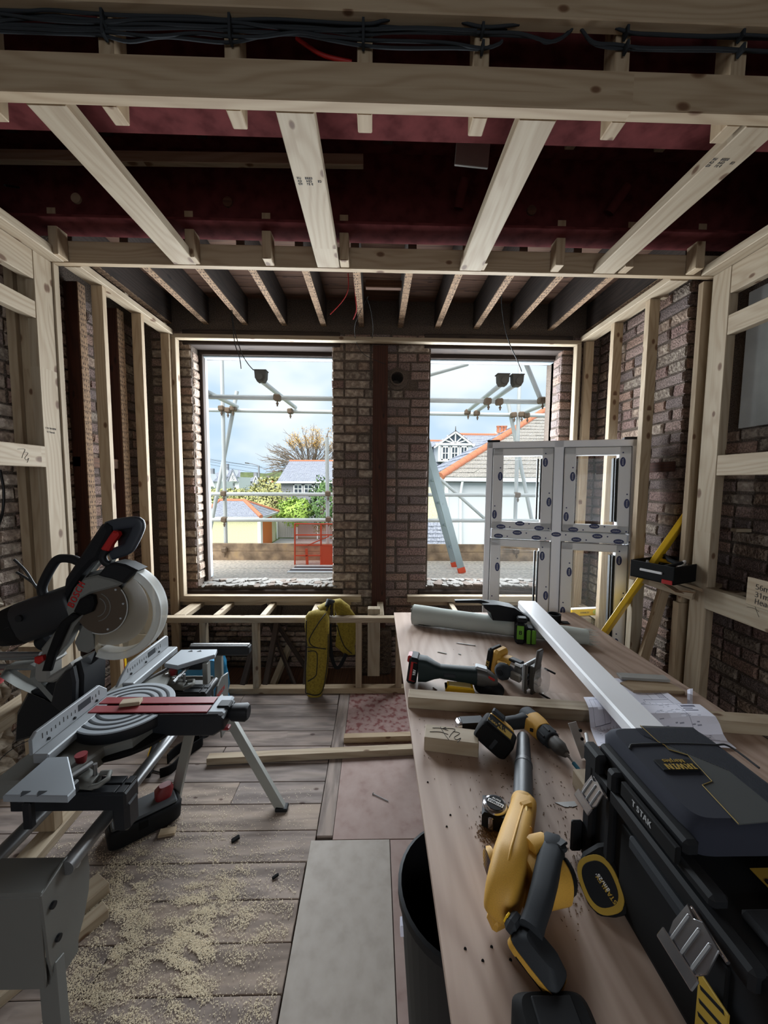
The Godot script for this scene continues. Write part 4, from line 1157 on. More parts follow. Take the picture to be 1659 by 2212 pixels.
	for q in [[380, 984, 566, 1009], [380, 986, 560, 1014], [380, 980, 600, 1015], [380, 990, 566, 1024]]:
		tag(put("overhead_wire", mb().cyl(ZP(q[0], q[1], 45), ZP(q[2], q[3], 60), 0.018, -1.0, 4), M.tube_end), "thin overhead wire sloping across the sky toward the street lamp", "wire", "overhead wires")
	# ---- far houses and hills
	far_house("white_gable_house", "white house with twin pointed gables beyond the garage", 458, 516, 1030, 1062, 55.0, M.white_paint, M.slate, true)
	far_house("grey_house", "grey distant house with a wide roof beside the street lamp", 530, 565, 1040, 1056, 70.0, M.stone_wall, M.slate, false)
	far_house("red_roofed_house", "distant white house with a red gable roof beside the street lamp", 563, 590, 1043, 1054, 92.0, M.white_paint, M.terracotta, false)
	far_house("dark_gable_house", "distant house with a steep dark gable at the edge of the left opening", 420, 470, 1040, 1064, 48.0, M.white_paint, M.slate, false)
	var hl := mb()
	for q in [[380, 640, 1020, 300.0], [520, 760, 1015, 420.0], [400, 560, 1026, 220.0]]:
		var c := ZP((q[0] + q[1]) * 0.5, 1046, q[3])
		var wd := absf(ZP(q[1], 1040, q[3]).x - ZP(q[0], 1040, q[3]).x) * 0.6
		var hh := ZP(500, q[2], q[3]).y + 8.0
		hl.loft([ring(Vector3(c.x, -8, c.z), Vector3(wd, 0, 0), Vector3(0, 0, wd * 0.5), 2.0, 24), ring(Vector3(c.x, -8 + hh * 0.6, c.z), Vector3(wd * 0.8, 0, 0), Vector3(0, 0, wd * 0.3), 2.0, 24), ring(Vector3(c.x + wd * 0.1, -8 + hh * 0.93, c.z), Vector3(wd * 0.4, 0, 0), Vector3(0, 0, wd * 0.12), 2.0, 24), ring(Vector3(c.x + wd * 0.1, -8 + hh, c.z), Vector3(wd * 0.1, 0, 0), Vector3(0, 0, wd * 0.05), 2.0, 24)])
	tag(put("hills", hl, M.hill), "", "", "", "structure")
	# ---- planting
	bush("hedge", "olive green hedge in front of the stone house", ZP(570, 1092, 31.7), Vector3(2.4, 1.35, 0.9), M.leaf_olive, 2600, 0.11, 2)
	bush("laurel_bush", "bright lime green bush by the board fence", ZP(640, 1105, 29.5), Vector3(1.3, 1.0, 0.9), M.leaf_lime, 2000, 0.11, 3)
	bush("evergreen_bush", "dark evergreen bush behind the short scaffold upright", ZP(700, 1088, 29), Vector3(1.1, 1.9, 0.9), M.leaf_dark, 2400, 0.1, 4)
	bush("distant_hedge", "yellowish hedge row behind the garage roof", ZP(500, 1076, 36), Vector3(4.5, 0.9, 1.0), M.leaf_olive, 2200, 0.13, 5)
	bush("distant_shrub", "pale yellow green shrubs left of the stone house", ZP(590, 1055, 40), Vector3(2.2, 1.1, 1.0), M.leaf_olive, 1600, 0.13, 6)
	var tr := thing("bare_tree", "wind-flattened tree with bare twigs and a tan crown behind the stone house", "tree", Vector3(ZP(664, 1000, 42).x, gy, -42))
	var r := RandomNumberGenerator.new()
	r.seed = 31
	var br := mb()
	br.cyl(Vector3.ZERO, Vector3(0, 7.0, 0), 0.4, 0.28, 8)
	var tips := []
	for i in 95:
		var a := r.randf_range(-1.4, 1.25)
		var len_ := r.randf_range(2.8, 4.2) * (1.0 + 0.12 * absf(a))
		var p := Vector3(sin(a) * 0.3, 6.0 + r.randf_range(-0.4, 0.4), r.randf_range(-0.2, 0.2))
		var pts := [p]
		var dirn := Vector3(sin(a), cos(a) * 0.85, r.randf_range(-0.4, 0.4)).normalized()
		for k in 5:
			p += dirn * len_ / 5.0
			dirn = (dirn + Vector3(-0.1, -0.03, 0) + Vector3(r.randfn(), r.randfn(), r.randfn()) * 0.14).normalized()
			pts.append(p)
			for q in 2:
				var sdir := (dirn + Vector3(r.randfn(), r.randfn() + 0.3, r.randfn()) * 0.6).normalized()
				br.cyl(p, p + sdir * r.randf_range(0.4, 0.9), 0.02, 0.008, 4, false)
				tips.append(p + sdir * 0.4)
		br.tube(pts, 0.03, 4, false)
	tag(put("branches", br, M.bark, tr), "", "", "", "stuff")
	var cr := mb()
	for i in 16000:
		var tp: Vector3 = tips[r.randi() % tips.size()]
		if tp.y < 8.3 or tp.x < -1.9: continue
		var p := tp + Vector3(r.randfn(), r.randfn() * 0.6, r.randfn()) * 0.25
		var a := Vector3(r.randfn(), r.randfn(), r.randfn()).normalized() * 0.1
		var b := a.cross(Vector3(0.3, 1, 0.2)).normalized() * 0.06
		cr.tri(p - a, p + b, p + a, Vector3.UP, Vector3.UP, Vector3.UP)
	tag(put("foliage", cr, M.leaf_tan, tr), "", "", "", "stuff")
	# ---- pebbledashed house seen through the right opening
	D = 13.0
	var ph := thing("pebbledash_house", "white pebbledashed house with a lichened slate hip roof and white gutter", "house", Vector3(ZP(1060, 1185, D).x, gy, -D))
	var Q := func(px: float, py: float, dd: float) -> Vector3: return ZP(px, py, dd) - ph.position
	var a0: Vector3 = Q.call(962, 1040, D); var a1: Vector3 = Q.call(1400, 1040, D)
	put("wall", mb().bx(a0.x, 0, -6, a1.x, a0.y, 0, 0.01), M.dash_wall, ph)
	put("gutter", mb().bar(Q.call(950, 1035, D - 0.25), Q.call(1400, 1039, D - 0.25), 0.12, 0.11), M.white_paint, ph)
	put("soffit", mb().bar(Q.call(955, 1041, D - 0.12), Q.call(1400, 1045, D - 0.12), 0.2, 0.02), M.tube_end, ph)
	put("downpipe", mb().tube([Q.call(999, 1040, D - 0.25), Q.call(997, 1052, D - 0.2), Q.call(995, 1065, D - 0.1), Q.call(995, 1240, D - 0.1)], 0.045, 8), M.white_paint, ph)
	put("corner_trim", mb().bar(Q.call(964, 1042, D - 0.02), Q.call(966, 1240, D - 0.02), 0.12, 0.06, Vector3.BACK), M.white_paint, ph)
	slates(ph, Q.call(951, 1031, D - 0.3), Q.call(1400, 1035, D - 0.3), Q.call(1420, 889, D + 4), Q.call(1176, 886, D + 4), 20, 30, M.slate_lichen, 8)
	slates(ph, Q.call(951, 1031, D - 0.3) + Vector3(-0.1, 0, -8), Q.call(951, 1031, D - 0.3), Q.call(1176, 886, D + 4), Q.call(1176, 886, D + 4) + Vector3(0, 0, -0.1), 12, 12, M.slate, 9)
	ridge_tiles(ph, Q.call(951, 1029, D - 0.3), Q.call(1176, 887, D + 4), 0.14, 22)
	# lean-to left of it with hung slates and a cream wall
	var ln := thing("slate_hung_wall", "slate-hung boundary wall with a cream panel behind the ladder", "wall", Vector3(ZP(935, 1186, 12.6).x, gy, -12.6))
	part("wall", -2.2, 0, -0.3, ZP(955, 1128, 12.6).x - ln.position.x, ZP(940, 1128, 12.6).y - gy, 0, M.stone_wall, ln, 0.0)
	part("cream_panel", -2.2, ZP(940, 1128, 12.6).y - gy, -0.3, ZP(945, 1128, 12.6).x - ln.position.x, ZP(940, 1053, 12.6).y - gy, 0, M.cream_wall, ln, 0.0)
	var la := ZP(905, 1200, 12.6) - ln.position; var lb := ZP(963, 1200, 12.6) - ln.position
	slates(ln, Vector3(la.x, la.y, 0.05), Vector3(lb.x, lb.y, 0.05), Vector3(lb.x, ZP(963, 1128, 12.6).y - gy, 0.01), Vector3(la.x, ZP(963, 1128, 12.6).y - gy, 0.01), 9, 6, M.slate, 12)
	# ---- dormer house beyond
	D = 28.0
	var dh := thing("dormer_house", "slate-roofed house with a white timbered dormer and a chimney of three pots", "house", Vector3(ZP(1000, 1100, D).x, gy, -D))
	var W := func(px: float, py: float, dd: float) -> Vector3: return ZP(px, py, dd) - dh.position
	put("wall", mb().bx(W.call(880, 1000, D + 1).x, 0, -8, W.call(1130, 1000, D + 1).x, W.call(930, 1010, D + 1).y, -1.0, 0.0), M.dash_wall, dh)
	slates(dh, W.call(860, 1012, D), W.call(1140, 1014, D), W.call(1140, 940, D + 4), W.call(990, 939, D + 4), 18, 60, M.slate, 14)
	slates(dh, W.call(860, 1004, D - 0.1), W.call(950, 1006, D - 0.1), W.call(960, 953, D + 3), W.call(880, 952, D + 3), 14, 20, M.slate, 15)
	ridge_tiles(dh, W.call(993, 938.5, D + 4), W.call(1078, 940, D + 4), 0.12, 18)
	ridge_tiles(dh, W.call(900, 952, D + 3), W.call(962, 953, D + 3), 0.1, 14)
	var dm := Vector3(W.call(982, 985, D - 0.6))
	var d0: Vector3 = W.call(946, 997, D - 0.6); var d1: Vector3 = W.call(1020, 960, D - 0.6)
	put("dormer_wall", mb().bx(d0.x, d0.y, d0.z - 2.5, d1.x, d1.y, d0.z - 0.05, 0.005), M.dash_wall, dh)
	var gx := (d0.x + d1.x) * 0.5
	var ay: float = W.call(983, 936, D - 0.6).y
	put("gable", mb().prism([Vector2(d0.x - 0.1, d1.y), Vector2(d1.x + 0.1, d1.y), Vector2(gx, ay)], 0.08, T(Vector3(0, 0, d0.z - 0.1)), 0.0), M.pane, dh)
	for s in [-1.0, 1.0]:
		var foot := Vector3(gx + s * ((d1.x - d0.x) * 0.5 + 0.3), d1.y - 0.25, d0.z)
		put("bargeboard", mb().bar(foot, Vector3(gx, ay + 0.08, d0.z), 0.12, 0.2, Vector3.BACK), M.white_paint, dh)
		put("gable_rib", mb().bar(Vector3(gx, d1.y + 0.05, d0.z), Vector3(gx + s * 0.6, d1.y + 0.62, d0.z), 0.08, 0.07, Vector3.BACK), M.white_paint, dh)
		put("gable_rib", mb().bar(Vector3(gx, d1.y + 0.05, d0.z), Vector3(gx + s * 0.95, d1.y + 0.33, d0.z), 0.08, 0.07, Vector3.BACK), M.white_paint, dh)
		var q := mb()
		q.flat(foot + Vector3(0, 0.12, 0.1), Vector3(gx, ay + 0.2, 0.1 + d0.z), Vector3(gx, ay + 0.2, d0.z - 3.0), Vector3(gx, 0, d0.z))
		q.flat(foot + Vector3(0, 0.12, 0.1), Vector3(gx, ay + 0.2, d0.z - 3.0), foot + Vector3(0, 0.12, -3.0), Vector3(gx, 0, d0.z))
		put("dormer_roof", q, M.slate, dh)
	put("gable_rib", mb().bar(Vector3(gx, d1.y, d0.z), Vector3(gx, ay, d0.z), 0.08, 0.07, Vector3.BACK), M.white_paint, dh)
	put("gable_beam", mb().bar(Vector3(d0.x - 0.2, d1.y, d0.z + 0.02), Vector3(d1.x + 0.2, d1.y, d0.z + 0.02), 0.1, 0.14), M.white_paint, dh)
	put("finial", mb().cyl(Vector3(gx, ay, d0.z), Vector3(gx, ay + 0.5, d0.z), 0.05, 0.02, 6), M.tube_end, dh)
	for px in [953.5, 973.5, 993.5]: pane_window(dh, W.call(px, 994, D - 0.62), W.call(px + 17, 964, D - 0.62), 2, 2, 0.09)
	put("dormer_frame", mb().bx(d0.x, d0.y, d0.z - 0.04, d1.x, d0.y + 0.1, d0.z + 0.06, 0.004).bx(d0.x, d0.y, d0.z - 0.04, d0.x + 0.15, d1.y, d0.z + 0.03, 0.004), M.white_paint, dh)
	var c0: Vector3 = W.call(1067, 956, D + 4.5); var c1: Vector3 = W.call(1096, 935, D + 4.5)
	put("chimney", mb().bx(c0.x, c0.y - 1.0, c0.z - 0.6, c1.x, c1.y, c0.z + 0.2, 0.02), M.dash_wall, dh)
	for px in [1076, 1084, 1091]:
		put("chimney_pot", mb().lathe([Vector2(0.17, 0), Vector2(0.14, 0.1), Vector2(0.13, 0.45), Vector2(0.17, 0.5), Vector2(0.17, 0.58), Vector2(0.0, 0.58)], T(W.call(px, 935, D + 4.4)), 10), M.terracotta, dh)

func far_house(called: String, label: String, px0: float, px1: float, eaves: float, base: float, D: float, wall: Material, roof: Material, gables: bool) -> void:
	var h := thing(called, label, "house", Vector3(ZP((px0 + px1) * 0.5, base, D).x, -3.1, -D))
	var a := ZP(px0, eaves, D) - h.position
	var b := ZP(px1, eaves, D) - h.position
	put("wall", mb().bx(a.x, 0, -5, b.x, a.y, 0, 0.0), wall, h)
	var ry := a.y + (b.x - a.x) * 0.28
	slates(h, Vector3(a.x - 0.3, a.y, 0.3), Vector3(b.x + 0.3, a.y, 0.3), Vector3(b.x - 0.6, ry, -2.5), Vector3(a.x + 0.6, ry, -2.5), 10, 20, roof, int(px0))
	put("chimney", mb().bx(a.x + 0.8, ry - 0.4, -2.8, a.x + 1.4, ry + 0.9, -2.2, 0.02), M.stone_wall, h)
	var n := 2 if gables else 1
	for k in n:
		var gx := lerpf(a.x, b.x, (0.45 + 0.38 * k) if gables else 0.72)
		var w := (b.x - a.x) * (0.16 if gables else 0.2)
		put("gable", mb().prism([Vector2(gx - w, a.y - 0.6), Vector2(gx + w, a.y - 0.6), Vector2(gx, a.y + w * 1.7)], 2.0, T(Vector3(0, 0, -1.4)), 0.0), wall, h)
		for s in [-1.0, 1.0]: put("bargeboard", mb().bar(Vector3(gx + s * (w + 0.15), a.y - 0.75, 0.65), Vector3(gx, a.y + w * 1.75, 0.65), 0.12, 0.25, Vector3.BACK), M.white_paint if called != "white_gable_house" else M.slate, h)
		pane_window(h, Vector3(gx - w * 0.3, a.y - 0.4, 0.66), Vector3(gx + w * 0.3, a.y + w * 0.5, 0.66), 2, 1, 0.08)
	for k in 3:
		var x := lerpf(a.x, b.x, 0.12 + 0.3 * k)
		pane_window(h, Vector3(x, a.y - 2.0, 0.02), Vector3(x + (b.x - a.x) * 0.14, a.y - 0.8, 0.02), 2, 2, 0.08)

# ---------------------------------------------------------------- the workbench and what lies on it
const TOP := 0.75
func tool_mats() -> void:
	var fine := ntex(noise(0.08, 4, 191), [[0.0, Color(0.75, 0.75, 0.75)], [0.5, Color(0.92, 0.92, 0.92)], [1.0, Color(1, 1, 1)]])
	mat("yellow", Color(0.82, 0.62, 0.24), 0.6)
	tri_tex(M.yellow, fine, 14.0)
	mat("yellow_plain", Color(0.9, 0.72, 0.12), 0.5)
	mat("black_plastic", Color(0.1, 0.103, 0.112), 0.55)
	mat("black_matt", Color(0.05, 0.05, 0.054), 0.75)
	tri_tex(mat("grey_rubber", Color(0.2, 0.21, 0.225), 0.7), fine, 20.0)
	tri_tex(mat("grey_tube", Color(0.24, 0.25, 0.265), 0.45), fine, 9.0)
	mat("steel", Color(0.6, 0.6, 0.6), 0.35, 0.85)
	mat("alloy", Color(0.55, 0.53, 0.5), 0.45, 0.6)
	mat("alloy_pale", Color(0.66, 0.67, 0.68), 0.5, 0.35)
	mat("chrome", Color(0.8, 0.8, 0.82), 0.15, 0.95)
	mat("bosch_green", Color(0.11, 0.15, 0.15), 0.6)
	mat("tool_red", Color(0.62, 0.07, 0.07), 0.45)
	mat("laser_green", Color(0.36, 0.58, 0.12), 0.5)
	mat("upvc", Color(0.9, 0.9, 0.91), 0.35)
	mat("upvc_tape", Color(0.86, 0.86, 0.86), 0.5)
	mat("logo_blue", Color(0.09, 0.13, 0.33), 0.5)
	mat("gasket", Color(0.05, 0.05, 0.055), 0.7)
	tri_tex(mat("fleece", Color(0.76, 0.78, 0.75), 0.95), fine, 18.0)
	mat("paper", Color(0.84, 0.84, 0.9), 0.9)
	mat("white_print", Color(0.85, 0.85, 0.85), 0.6)
	tri_tex(mat("navy_cloth", Color(0.14, 0.15, 0.2), 0.95), fine, 30.0)
	mat("mesh_cloth", Color(0.24, 0.245, 0.24), 0.95)
	mat("piping", Color(0.05, 0.05, 0.06), 0.8)
	mat("gold", Color(0.62, 0.5, 0.16), 0.6)
	mat("leg_alu", Color(0.56, 0.56, 0.54), 0.45, 0.3)
	mat("cast_pale", Color(0.5, 0.49, 0.47), 0.6, 0.2)
	mat("handle_grey", Color(0.16, 0.18, 0.21), 0.45)
	mat("tray_black", Color(0.06, 0.065, 0.07), 0.5)
	mat("level_yellow", Color(0.85, 0.68, 0.12), 0.4)
	mat("level_green", Color(0.75, 0.82, 0.4), 0.3)
	mat("bag_blue", Color(0.2, 0.5, 0.66), 0.4)
	mat("bag_cord", Color(0.18, 0.15, 0.1), 0.9)
	mat("case_grey", Color(0.3, 0.31, 0.32), 0.6)
	mat("brush_olive", Color(0.13, 0.14, 0.08), 0.5)
	mat("alloy_dark", Color(0.32, 0.31, 0.3), 0.5, 0.4)
	mat("label_cream", Color(0.8, 0.72, 0.5), 0.6)
	mat("yellow_pale", Color(0.88, 0.72, 0.36), 0.5)
	mat("dust_brown", Color(0.4, 0.29, 0.18), 1.0)
	mat("bit_blue", Color(0.05, 0.32, 0.4), 0.4)
	mat("card", Color(0.6, 0.48, 0.36), 0.9)
	tri_tex(mat("canvas_yellow", Color(0.55, 0.47, 0.13), 0.9), ntex(noise(0.02, 4, 192), [[0.0, Color(0.7, 0.68, 0.6)], [0.5, Color(0.92, 0.92, 0.9)], [1.0, Color(1, 1, 1)]]), 5.0)
	var gl := mat("clear_plastic", Color(0.85, 0.87, 0.88, 0.22), 0.1)
	gl.transparency = BaseMaterial3D.TRANSPARENCY_ALPHA
	for k in ["black_plastic", "black_matt", "grey_rubber", "bosch_green", "tray_black"]: M[k].metallic_specular = 0.3
	var wg := mat("glass", Color(0.9, 0.95, 0.97, 0.06), 0.02)
	wg.metallic_specular = 0.2
	wg.transparency = BaseMaterial3D.TRANSPARENCY_ALPHA

# a body swept along points, with half widths (across, up) at each
func sweep(pts: Array, rad: Array, e := 2.4, up := Vector3.UP, k := 20) -> Array:
	var rings := []
	for i in pts.size():
		var d: Vector3 = (pts[mini(i + 1, pts.size() - 1)] - pts[maxi(i - 1, 0)]).normalized()
		var x := up.cross(d).normalized()
		var y := d.cross(x).normalized()
		rings.append(ring(pts[i], x * rad[i].x, y * rad[i].y, e, k))
	return rings
func on_top(px0: float, py0: float, px1: float, py1: float, h := TOP) -> Transform3D:
	var a := YP(px0, py0, h)
	var b := YP(px1, py1, h)
	var x := (b - a).normalized()
	return Transform3D(Basis(x, Vector3.UP, x.cross(Vector3.UP)), a)
func laid(called: String, label: String, category: String, xf: Transform3D) -> Node3D:
	var t := thing(called, label, category)
	t.transform = xf
	return t

func build_bench() -> void:
	tool_mats()
	var b := thing("workbench", "plywood sheet laid on timber trestles as a workbench", "workbench", Vector3(0.741, 0, -1.25))
	part("top", -0.611, 0.732, -1.222, 0.611, TOP, 1.222, M.ply, b, 0.001)
	for z in [-0.7, 0.75]:
		var tr := part("trestle", -0.5, 0.64, z - 0.03, 0.5, 0.731, z + 0.03, M.pine_grey, b)
		for sx in [-0.42, 0.42]:
			for sz in [-1.0, 1.0]:
				put("leg", mb().bar(Vector3(sx, 0.65, z + sz * 0.03), Vector3(sx * 1.1, 0.0, z + sz * 0.24), 0.07, 0.035, Vector3.RIGHT), M.pine_grey, tr)
	for q in [[1500, 1500, 0.02, "PEFC"], [1522, 1535, 0.02, "EXT"]]:
		pass
	# ---- bin under the near left edge
	var bin := thing("bin", "tall black plastic waste bin standing half under the bench edge", "bin", Vector3(0.235, 0, -0.86))
	put("body", mb().lathe([Vector2(0.0, 0.002), Vector2(0.12, 0.002), Vector2(0.124, 0.01), Vector2(0.165, 0.6), Vector2(0.172, 0.605), Vector2(0.172, 0.625), Vector2(0.164, 0.628), Vector2(0.158, 0.6), Vector2(0.118, 0.02), Vector2(0.0, 0.02)], Transform3D(), 40), M.black_plastic, bin)
	part("sticker", -0.1655, 0.5, -0.01, -0.155, 0.53, 0.012, M.paper, bin, 0.001)
	# ---- roll of white glass-fibre matting
	var ra := YP(893, 1348, TOP)
	var rb := YP(1268, 1392, TOP)
	var dv := (rb - ra).normalized()
	var roll := thing("fleece_roll", "long loose roll of white glass fibre matting with a frayed end", "roll", ra)
	var rp := []
	var rr := []
	for i in 12:
		var t := i / 11.0
		rp.append(dv * (ra.distance_to(rb) * t) + Vector3.UP * lerpf(0.062, 0.042, t))
		rr.append(Vector2(lerpf(0.06, 0.05, t), lerpf(0.06, 0.04, t)) * (1.0 + 0.02 * sin(i * 2.1)))
	put("roll", mb().loft(sweep(rp, rr, 2.0, Vector3.UP, 28)), M.fleece, roll)
	var fr := mb()
	for i in 170:
		var a := rnd(0, TAU)
		var q: Vector3 = rp[-1] + Vector3(0, sin(a) * 0.036, cos(a) * 0.046)
		fr.cyl(q - dv * 0.02, q + dv * rnd(0.01, 0.05) + Vector3(0, rnd(-0.012, 0.018), rnd(-0.02, 0.02)), 0.0007, 0.0003, 3, false)
	for i in 60:
		var a := rnd(0, TAU)
		var q: Vector3 = rp[0] + Vector3(0, sin(a) * 0.055, cos(a) * 0.055)
		fr.cyl(q, q - dv * rnd(0.0, 0.02) + Vector3(0, rnd(-0.03, 0.0), rnd(-0.01, 0.02)), 0.0007, 0.0003, 3, false)
	tag(put("frayed_strands", fr, M.fleece, roll), "", "", "", "stuff")
	put("rolled_layers", mb().lathe([Vector2(0.0, 0.0), Vector2(0.02, 0.001), Vector2(0.022, 0.004), Vector2(0.036, 0.0), Vector2(0.04, 0.004), Vector2(0.056, 0.001)], Transform3D(Basis(dv.cross(Vector3.UP), -dv, Vector3.UP), rp[0] - dv * 0.003), 24), M.fleece, roll)
	# ---- black plastic scoop resting on the roll
	var sc := thing("plastic_scoop", "black plastic scoop with an open handle resting on the white roll", "scoop", YP(1075, 1338, TOP + 0.1))
	var so := sc.position
	var S := func(px: float, py: float) -> Vector2:
		var p := ZP(px, py, -so.z) - so
		return Vector2(p.x, p.y)
	put("body", mb().prism([S.call(1042, 1304), S.call(1075, 1305), S.call(1110, 1312), S.call(1150, 1339), S.call(1105, 1341), S.call(1063, 1338), S.call(1058, 1322), S.call(1045, 1312)], 0.1, T(Vector3(0, 0, -0.08)), 0.006), M.black_plastic, sc)
	put("handle", mb().prism([S.call(985, 1300), S.call(1042, 1299), S.call(1060, 1304), S.call(1060, 1312), S.call(1036, 1306), S.call(986, 1305)], 0.03, T(Vector3(0, 0, -0.05)), 0.004), M.black_plastic, sc)
	# ---- wire brush
	var wb := laid("wire_brush", "dark wire brush with a wavy olive handle in front of the white roll", "brush", on_top(904, 1354, 1026, 1366))
	put("handle", mb().loft(sweep([Vector3(0, 0.02, 0), Vector3(0.03, 0.022, 0), Vector3(0.07, 0.026, 0), Vector3(0.11, 0.022, 0), Vector3(0.15, 0.026, 0), Vector3(0.19, 0.03, 0), Vector3(0.3, 0.03, 0)], [Vector2(0.008, 0.007), Vector2(0.012, 0.011), Vector2(0.013, 0.012), Vector2(0.009, 0.008), Vector2(0.01, 0.009), Vector2(0.012, 0.009), Vector2(0.012, 0.008)])), M.brush_olive, wb)
	var br := mb()
	for i in 16:
		for j in 3:
			for k in 3:
				var p := Vector3(0.18 + i * 0.0085, 0.028 + 0.006 * k, -0.012 + j * 0.012)
				br.cyl(p, p + Vector3(rnd(0.002, 0.014) + 0.001 * i, rnd(0.03, 0.048) - 0.0016 * i, rnd(-0.008, 0.02)), 0.0028, 0.0016, 4)
	tag(put("bristles", br, M.black_matt, wb), "", "", "", "stuff")
	# ---- green line laser
	var ll := laid("line_laser", "green and black self-levelling line laser standing on the bench", "laser level", on_top(1113, 1392, 1155, 1396))
	put("body", mb().bx(0.0, 0, -0.075, 0.05, 0.115, 0.0, 0.01), M.black_plastic, ll)
	put("green_panel", mb().bx(0.006, 0.03, -0.002, 0.042, 0.105, 0.004, 0.003), M.laser_green, ll)
	put("turret", mb().bx(0.052, 0.005, -0.07, 0.1, 0.095, 0.008, 0.012), M.black_plastic, ll)
	put("green_panel", mb().bx(0.055, 0.012, 0.004, 0.075, 0.088, 0.012, 0.004), M.laser_green, ll)
	put("green_panel", mb().bx(0.08, 0.012, 0.002, 0.103, 0.088, 0.011, 0.004), M.laser_green, ll)
	put("cap", mb().bx(0.008, 0.115, -0.06, 0.06, 0.142, -0.012, 0.006), M.black_plastic, ll)
	text("B", 0.03, M.black_plastic, ll, T(Vector3(0.024, 0.068, 0.0045)))
	# ---- long white plastic trim
	var ta := YP(1138, 1297, 0.9)
	var tb := YP(1395, 1562, 0.853)
	tb = tb + (tb - ta) * 0.09
	var tm := thing("plastic_trim", "long white hollow plastic window trim lying across the bench", "trim board", ta)
	put("profile", mb().bar(Vector3(0, -0.025, 0), tb - ta + Vector3(0, -0.025, 0), 0.11, 0.05, Vector3.UP, 0.007), M.upvc, tm)
	# ---- roll of black tape and a key beside it
	var tp := thing("tape_roll", "roll of black tape standing on its side on the far bench edge", "tape", YP(1196, 1343, TOP))
	put("ring", mb().lathe([Vector2(0.034, 0.0), Vector2(0.042, 0.0), Vector2(0.042, 0.052), Vector2(0.034, 0.052), Vector2(0.034, 0.0)], Transform3D(), 32), M.black_plastic, tp)
	tag(put("scraper", mb().bar(YP(1212, 1344, TOP + 0.004), YP(1229, 1345, TOP + 0.004), 0.045, 0.004), M.black_matt), "small dark scraper blade beside the tape roll", "scraper")
	# ---- angle grinder
	var gx := on_top(884, 1470, 1062, 1490)
	var g := laid("angle_grinder", "dark green cordless angle grinder lying on the bench with its cutting disc", "angle grinder", gx)
	var bt := put("battery", mb().box(T(Vector3(0.018, 0.062, 0.0), 0, 0, -7), Vector3(0.042, 0.118, 0.078), 0.009), M.black_plastic, g)
	put("red_clip", mb().box(T(Vector3(0.004, 0.108, 0.0), 0, 0, -7), Vector3(0.02, 0.03, 0.05), 0.004), M.tool_red, bt)
	put("label", mb().box(T(Vector3(0.02, 0.062, 0.0385), 0, 0, -7), Vector3(0.026, 0.085, 0.003), 0.001), M.tool_red, bt)
	put("label", mb().box(T(Vector3(0.026, 0.062, 0.0395), 0, 0, -7), Vector3(0.018, 0.08, 0.003), 0.001), M.black_matt, bt)
	text("18V", 0.016, M.white_print, bt, T(Vector3(0.026, 0.06, 0.0415), 0, 0, 83))
	put("collar", mb().loft([ring(Vector3(0.042, 0.062, 0), Vector3(0, 0.052, 0), Vector3(0, 0, 0.04), 4.0), ring(Vector3(0.075, 0.062, 0), Vector3(0, 0.05, 0), Vector3(0, 0, 0.039), 4.0), ring(Vector3(0.11, 0.06, 0), Vector3(0, 0.034, 0), Vector3(0, 0, 0.034), 3.0), ring(Vector3(0.135, 0.058, 0), Vector3(0, 0.027, 0), Vector3(0, 0, 0.03), 2.5)]), M.bosch_green, g)
	put("body", mb().loft([ring(Vector3(0.13, 0.058, 0), Vector3(0, 0.027, 0), Vector3(0, 0, 0.03), 2.5), ring(Vector3(0.19, 0.056, 0), Vector3(0, 0.03, 0), Vector3(0, 0, 0.031), 2.5), ring(Vector3(0.26, 0.054, 0), Vector3(0, 0.034, 0), Vector3(0, 0, 0.033), 2.6), ring(Vector3(0.29, 0.054, 0), Vector3(0, 0.036, 0), Vector3(0, 0, 0.034), 3.0)]), M.bosch_green, g)
	put("switch", mb().bx(0.15, 0.05, 0.028, 0.2, 0.065, 0.034, 0.003), M.grey_rubber, g)
	put("gear_head", mb().loft([ring(Vector3(0.288, 0.055, 0), Vector3(0, 0.036, 0), Vector3(0, 0, 0.034), 3.5), ring(Vector3(0.32, 0.053, 0), Vector3(0, 0.036, 0), Vector3(0, 0, 0.033), 3.0), ring(Vector3(0.35, 0.046, 0), Vector3(0, 0.027, 0), Vector3(0, 0, 0.03), 2.4), ring(Vector3(0.372, 0.04, 0), Vector3(0, 0.014, 0), Vector3(0, 0, 0.02), 2.0)]), M.alloy_dark, g)
	put("lever", mb().box(T(Vector3(0.305, 0.092, 0), 0, 0, -12), Vector3(0.05, 0.012, 0.036), 0.004), M.alloy_pale, g)
	put("red_button", mb().box(T(Vector3(0.345, 0.062, 0.027), 0, 0, -25), Vector3(0.03, 0.01, 0.006), 0.002), M.tool_red, g)
	put("disc", mb().lathe([Vector2(0.0, -0.004), Vector2(0.056, -0.006), Vector2(0.062, -0.004), Vector2(0.062, 0.002), Vector2(0.03, 0.008), Vector2(0.024, 0.02), Vector2(0.0, 0.022)], T(Vector3(0.338, 0.012, 0.005), 5, 0, -4), 36), M.black_plastic, g)
	# ---- yellow charger plate, cap, nail
	var ch := laid("battery_adapter", "small yellow battery adapter block in front of the grinder", "adapter", on_top(963, 1499, 1028, 1503))
	put("shell", mb().prism(V2s([0, 0, 0.115, 0, 0.118, 0.01, 0.112, 0.028, 0.008, 0.034, -0.002, 0.012]), 0.045, T(Vector3(0, 0, -0.045)), 0.004), M.yellow_plain, ch)
	put("face", mb().box(T(Vector3(0.058, 0.032, -0.022), 0, 0, -3), Vector3(0.09, 0.004, 0.034), 0.001), M.label_cream, ch)
	put("socket", mb().box(T(Vector3(0.003, 0.02, -0.022), 0, 0, 15), Vector3(0.01, 0.02, 0.034), 0.002), M.black_matt, ch)
